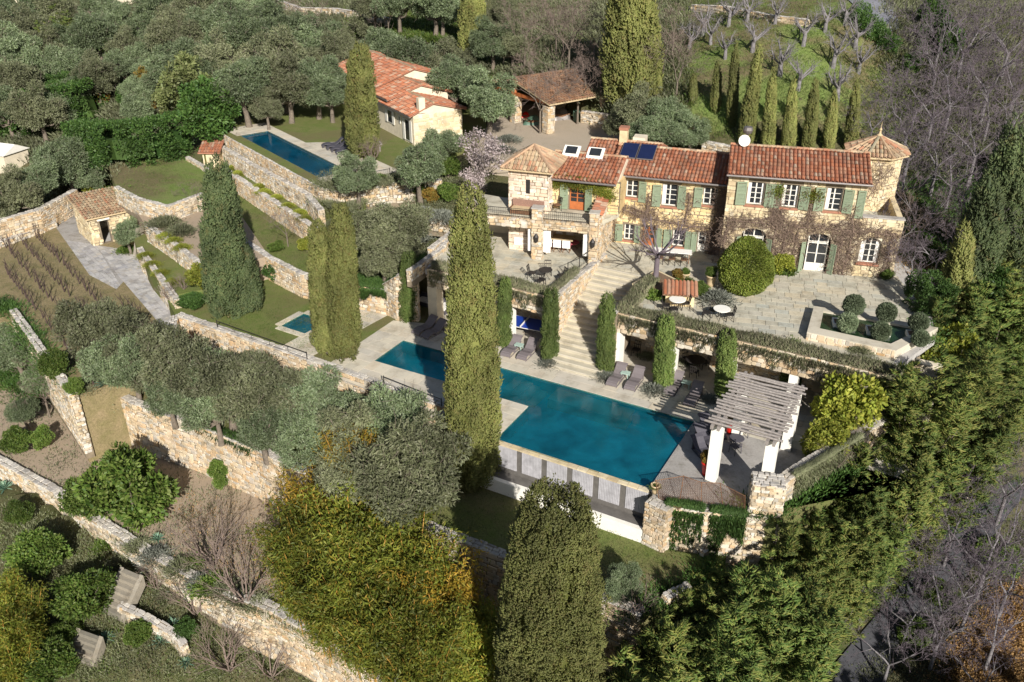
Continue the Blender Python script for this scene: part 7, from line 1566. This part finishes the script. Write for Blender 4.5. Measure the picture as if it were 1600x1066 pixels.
# ================================================================ undergrowth that nobody could count
def scatter(name, poly_px, n, mats, L, w, seed, z=None, clump=.5):
    rng = np.random.default_rng(seed); xs = [p[0] for p in poly_px]; ys = [p[1] for p in poly_px]; P = []
    while len(P) < n/22:
        x, y = rng.uniform(min(xs), max(xs)), rng.uniform(min(ys), max(ys))
        if inside((x, y), poly_px): P.append(G(x, y) if z is None else W(x, y, z))
    P = np.array([tuple(p) for p in P]); k = rng.integers(0, len(P), n); sc = rng.uniform(.3, 1.5, len(P))[k][:, None]; q = rng.normal(size=(n, 3)); p = P[k]+q*np.array([clump, clump, 0])*sc
    p[:, 2] += rng.random(n)*.25*sc[:, 0]*np.exp(-(q[:, 0]**2+q[:, 1]**2)/2); d = q*np.array([.5,.5,0])+np.array([0,0,1])+rng.normal(size=(n, 3))*.3
    o = obj(name, join(leaves(p, d, L, w, rng)), M[mats]); o['kind'] = 'stuff'; o['label'] = 'low wild plants on rough ground'
scatter('undergrowth', [(0,620),(140,640),(300,720),(420,800),(430,960),(300,900),(170,830),(0,722)], 9000, 'olive_b', .16, .04, 1)
scatter('undergrowth', [(0,780),(170,850),(430,980),(600,1066),(0,1066)], 40000, 'olive_b', .2, .035, 2)
scatter('undergrowth', [(0,780),(170,850),(430,980),(600,1066),(0,1066)], 9000, 'green', .16, .045, 3)
scatter('undergrowth', [(980,960),(1180,860),(1350,700),(1600,480),(1600,760),(1350,960),(1220,1066),(940,1066)], 30000, 'hedge', .2, .05, 4)
scatter('undergrowth', [(1330,1066),(1600,800),(1600,880),(1480,980),(1440,1066)], 12000, 'olive_b', .18, .04, 5)
scatter('undergrowth', [(1400,280),(1600,200),(1600,480),(1480,440),(1420,400)], 26000, 'hedge', .35, .08, 6)
scatter('undergrowth', [(0,0),(560,0),(520,100),(350,200),(0,260)], 90000, 'olive_b', .6, .14, 7, clump=1.3)
scatter('undergrowth', [(1380,0),(1600,0),(1600,260),(1420,280),(1380,120)], 46000, 'olive_b', .5, .10, 8, clump=1.1)
scatter('undergrowth', [(780,0),(1080,0),(1080,160),(980,180),(900,160),(780,150)], 40000, 'olive_b', .45, .09, 9, clump=1.0)
scatter('undergrowth', [(0,260),(200,250),(150,330),(0,340)], 8000, 'olive_b', .3, .06, 10)
scatter('undergrowth', [(500,270),(640,290),(760,250),(760,340),(650,400),(560,430),(500,380)], 26000, 'olive_b', .25, .05, 11)
scatter('undergrowth', [(0,480),(110,620),(60,640),(0,600)], 12000, 'hedge', .25, .06, 12)
scatter('undergrowth', [(560,20),(720,20),(800,160),(640,110),(520,90)], 26000, 'green', .35, .08, 13, clump=.9)
scatter('meadow_grass', [(1060,0),(1340,0),(1370,60),(1420,120),(1400,220),(1050,220),(1060,120)], 50000, 'green', .22, .035, 14, clump=.9)
scatter('undergrowth', [(160,300),(215,312),(300,300),(320,270),(240,245)], 5000, 'green', .12, .02, 15, z=3.0)
scatter('undergrowth', [(400,470),(450,440),(520,470),(600,500),(520,560),(430,540),(330,505)], 12000, 'green', .09, .015, 16, z=0)

trailing('dark ivy covering the wall under the net fence', W(1040,790,-.1), W(1100,800,-.1), 6500, 31, 2.2, .3, .2, 'hedge', 'ivy')
trailing('second ivy curtain beside the stone pillar', W(1110,800,-.1), W(1166,808,-.1), 4500, 32, 1.8, .25, .2, 'hedge', 'ivy')
for k, (x, y, w, kd) in enumerate(((215,862,40,'scrub'),(245,885,46,'lavender'),(285,905,50,'scrub'),(320,925,46,'lavender'),(352,942,50,'scrub'),(385,958,46,'scrub'),(300,880,40,'lowgreen'),(262,920,44,'scrub'),(335,965,50,'lowgreen'),(410,985,44,'scrub'),(185,880,36,'scrub'),(165,850,34,'lowgreen'))):
    place(kd, x, y, w, 'wild_shrub', 'wild shrub sprawling over the middle of the lower garden wall, %s from left' % ORD[k], 'shrub')

scatter('undergrowth', [(140,600),(400,700),(620,800),(820,880),(1000,955),(1100,880),(1000,830),(760,770),(690,650),(400,560),(200,540)], 26000, 'green', .11, .02, 17, z=-2.6)
scatter('undergrowth', [(400,400),(470,425),(600,445),(500,370),(410,330),(350,300)], 9000, 'green', .10, .018, 18, z=1.7)
scatter('undergrowth', [(20,480),(110,610),(250,560),(200,470),(80,370),(0,395)], 14000, 'olive_b', .10, .02, 19, z=-1.2)
scatter('undergrowth', [(1440,480),(1600,420),(1600,560),(1440,560)], 9000, 'hedge', .2, .05, 20)

scatter('fallen_leaves', [(1470,1066),(1500,1000),(1540,930),(1600,900),(1600,1066)], 34000, 'litter', .12, .07, 21, clump=.8)
scatter('fallen_leaves', [(1330,330),(1420,300),(1480,420),(1420,440)], 5000, 'litter', .10, .05, 22)
scatter('fallen_leaves', [(250,760),(430,820),(430,950),(300,890)], 3000, 'litter', .08, .05, 23, z=-6)
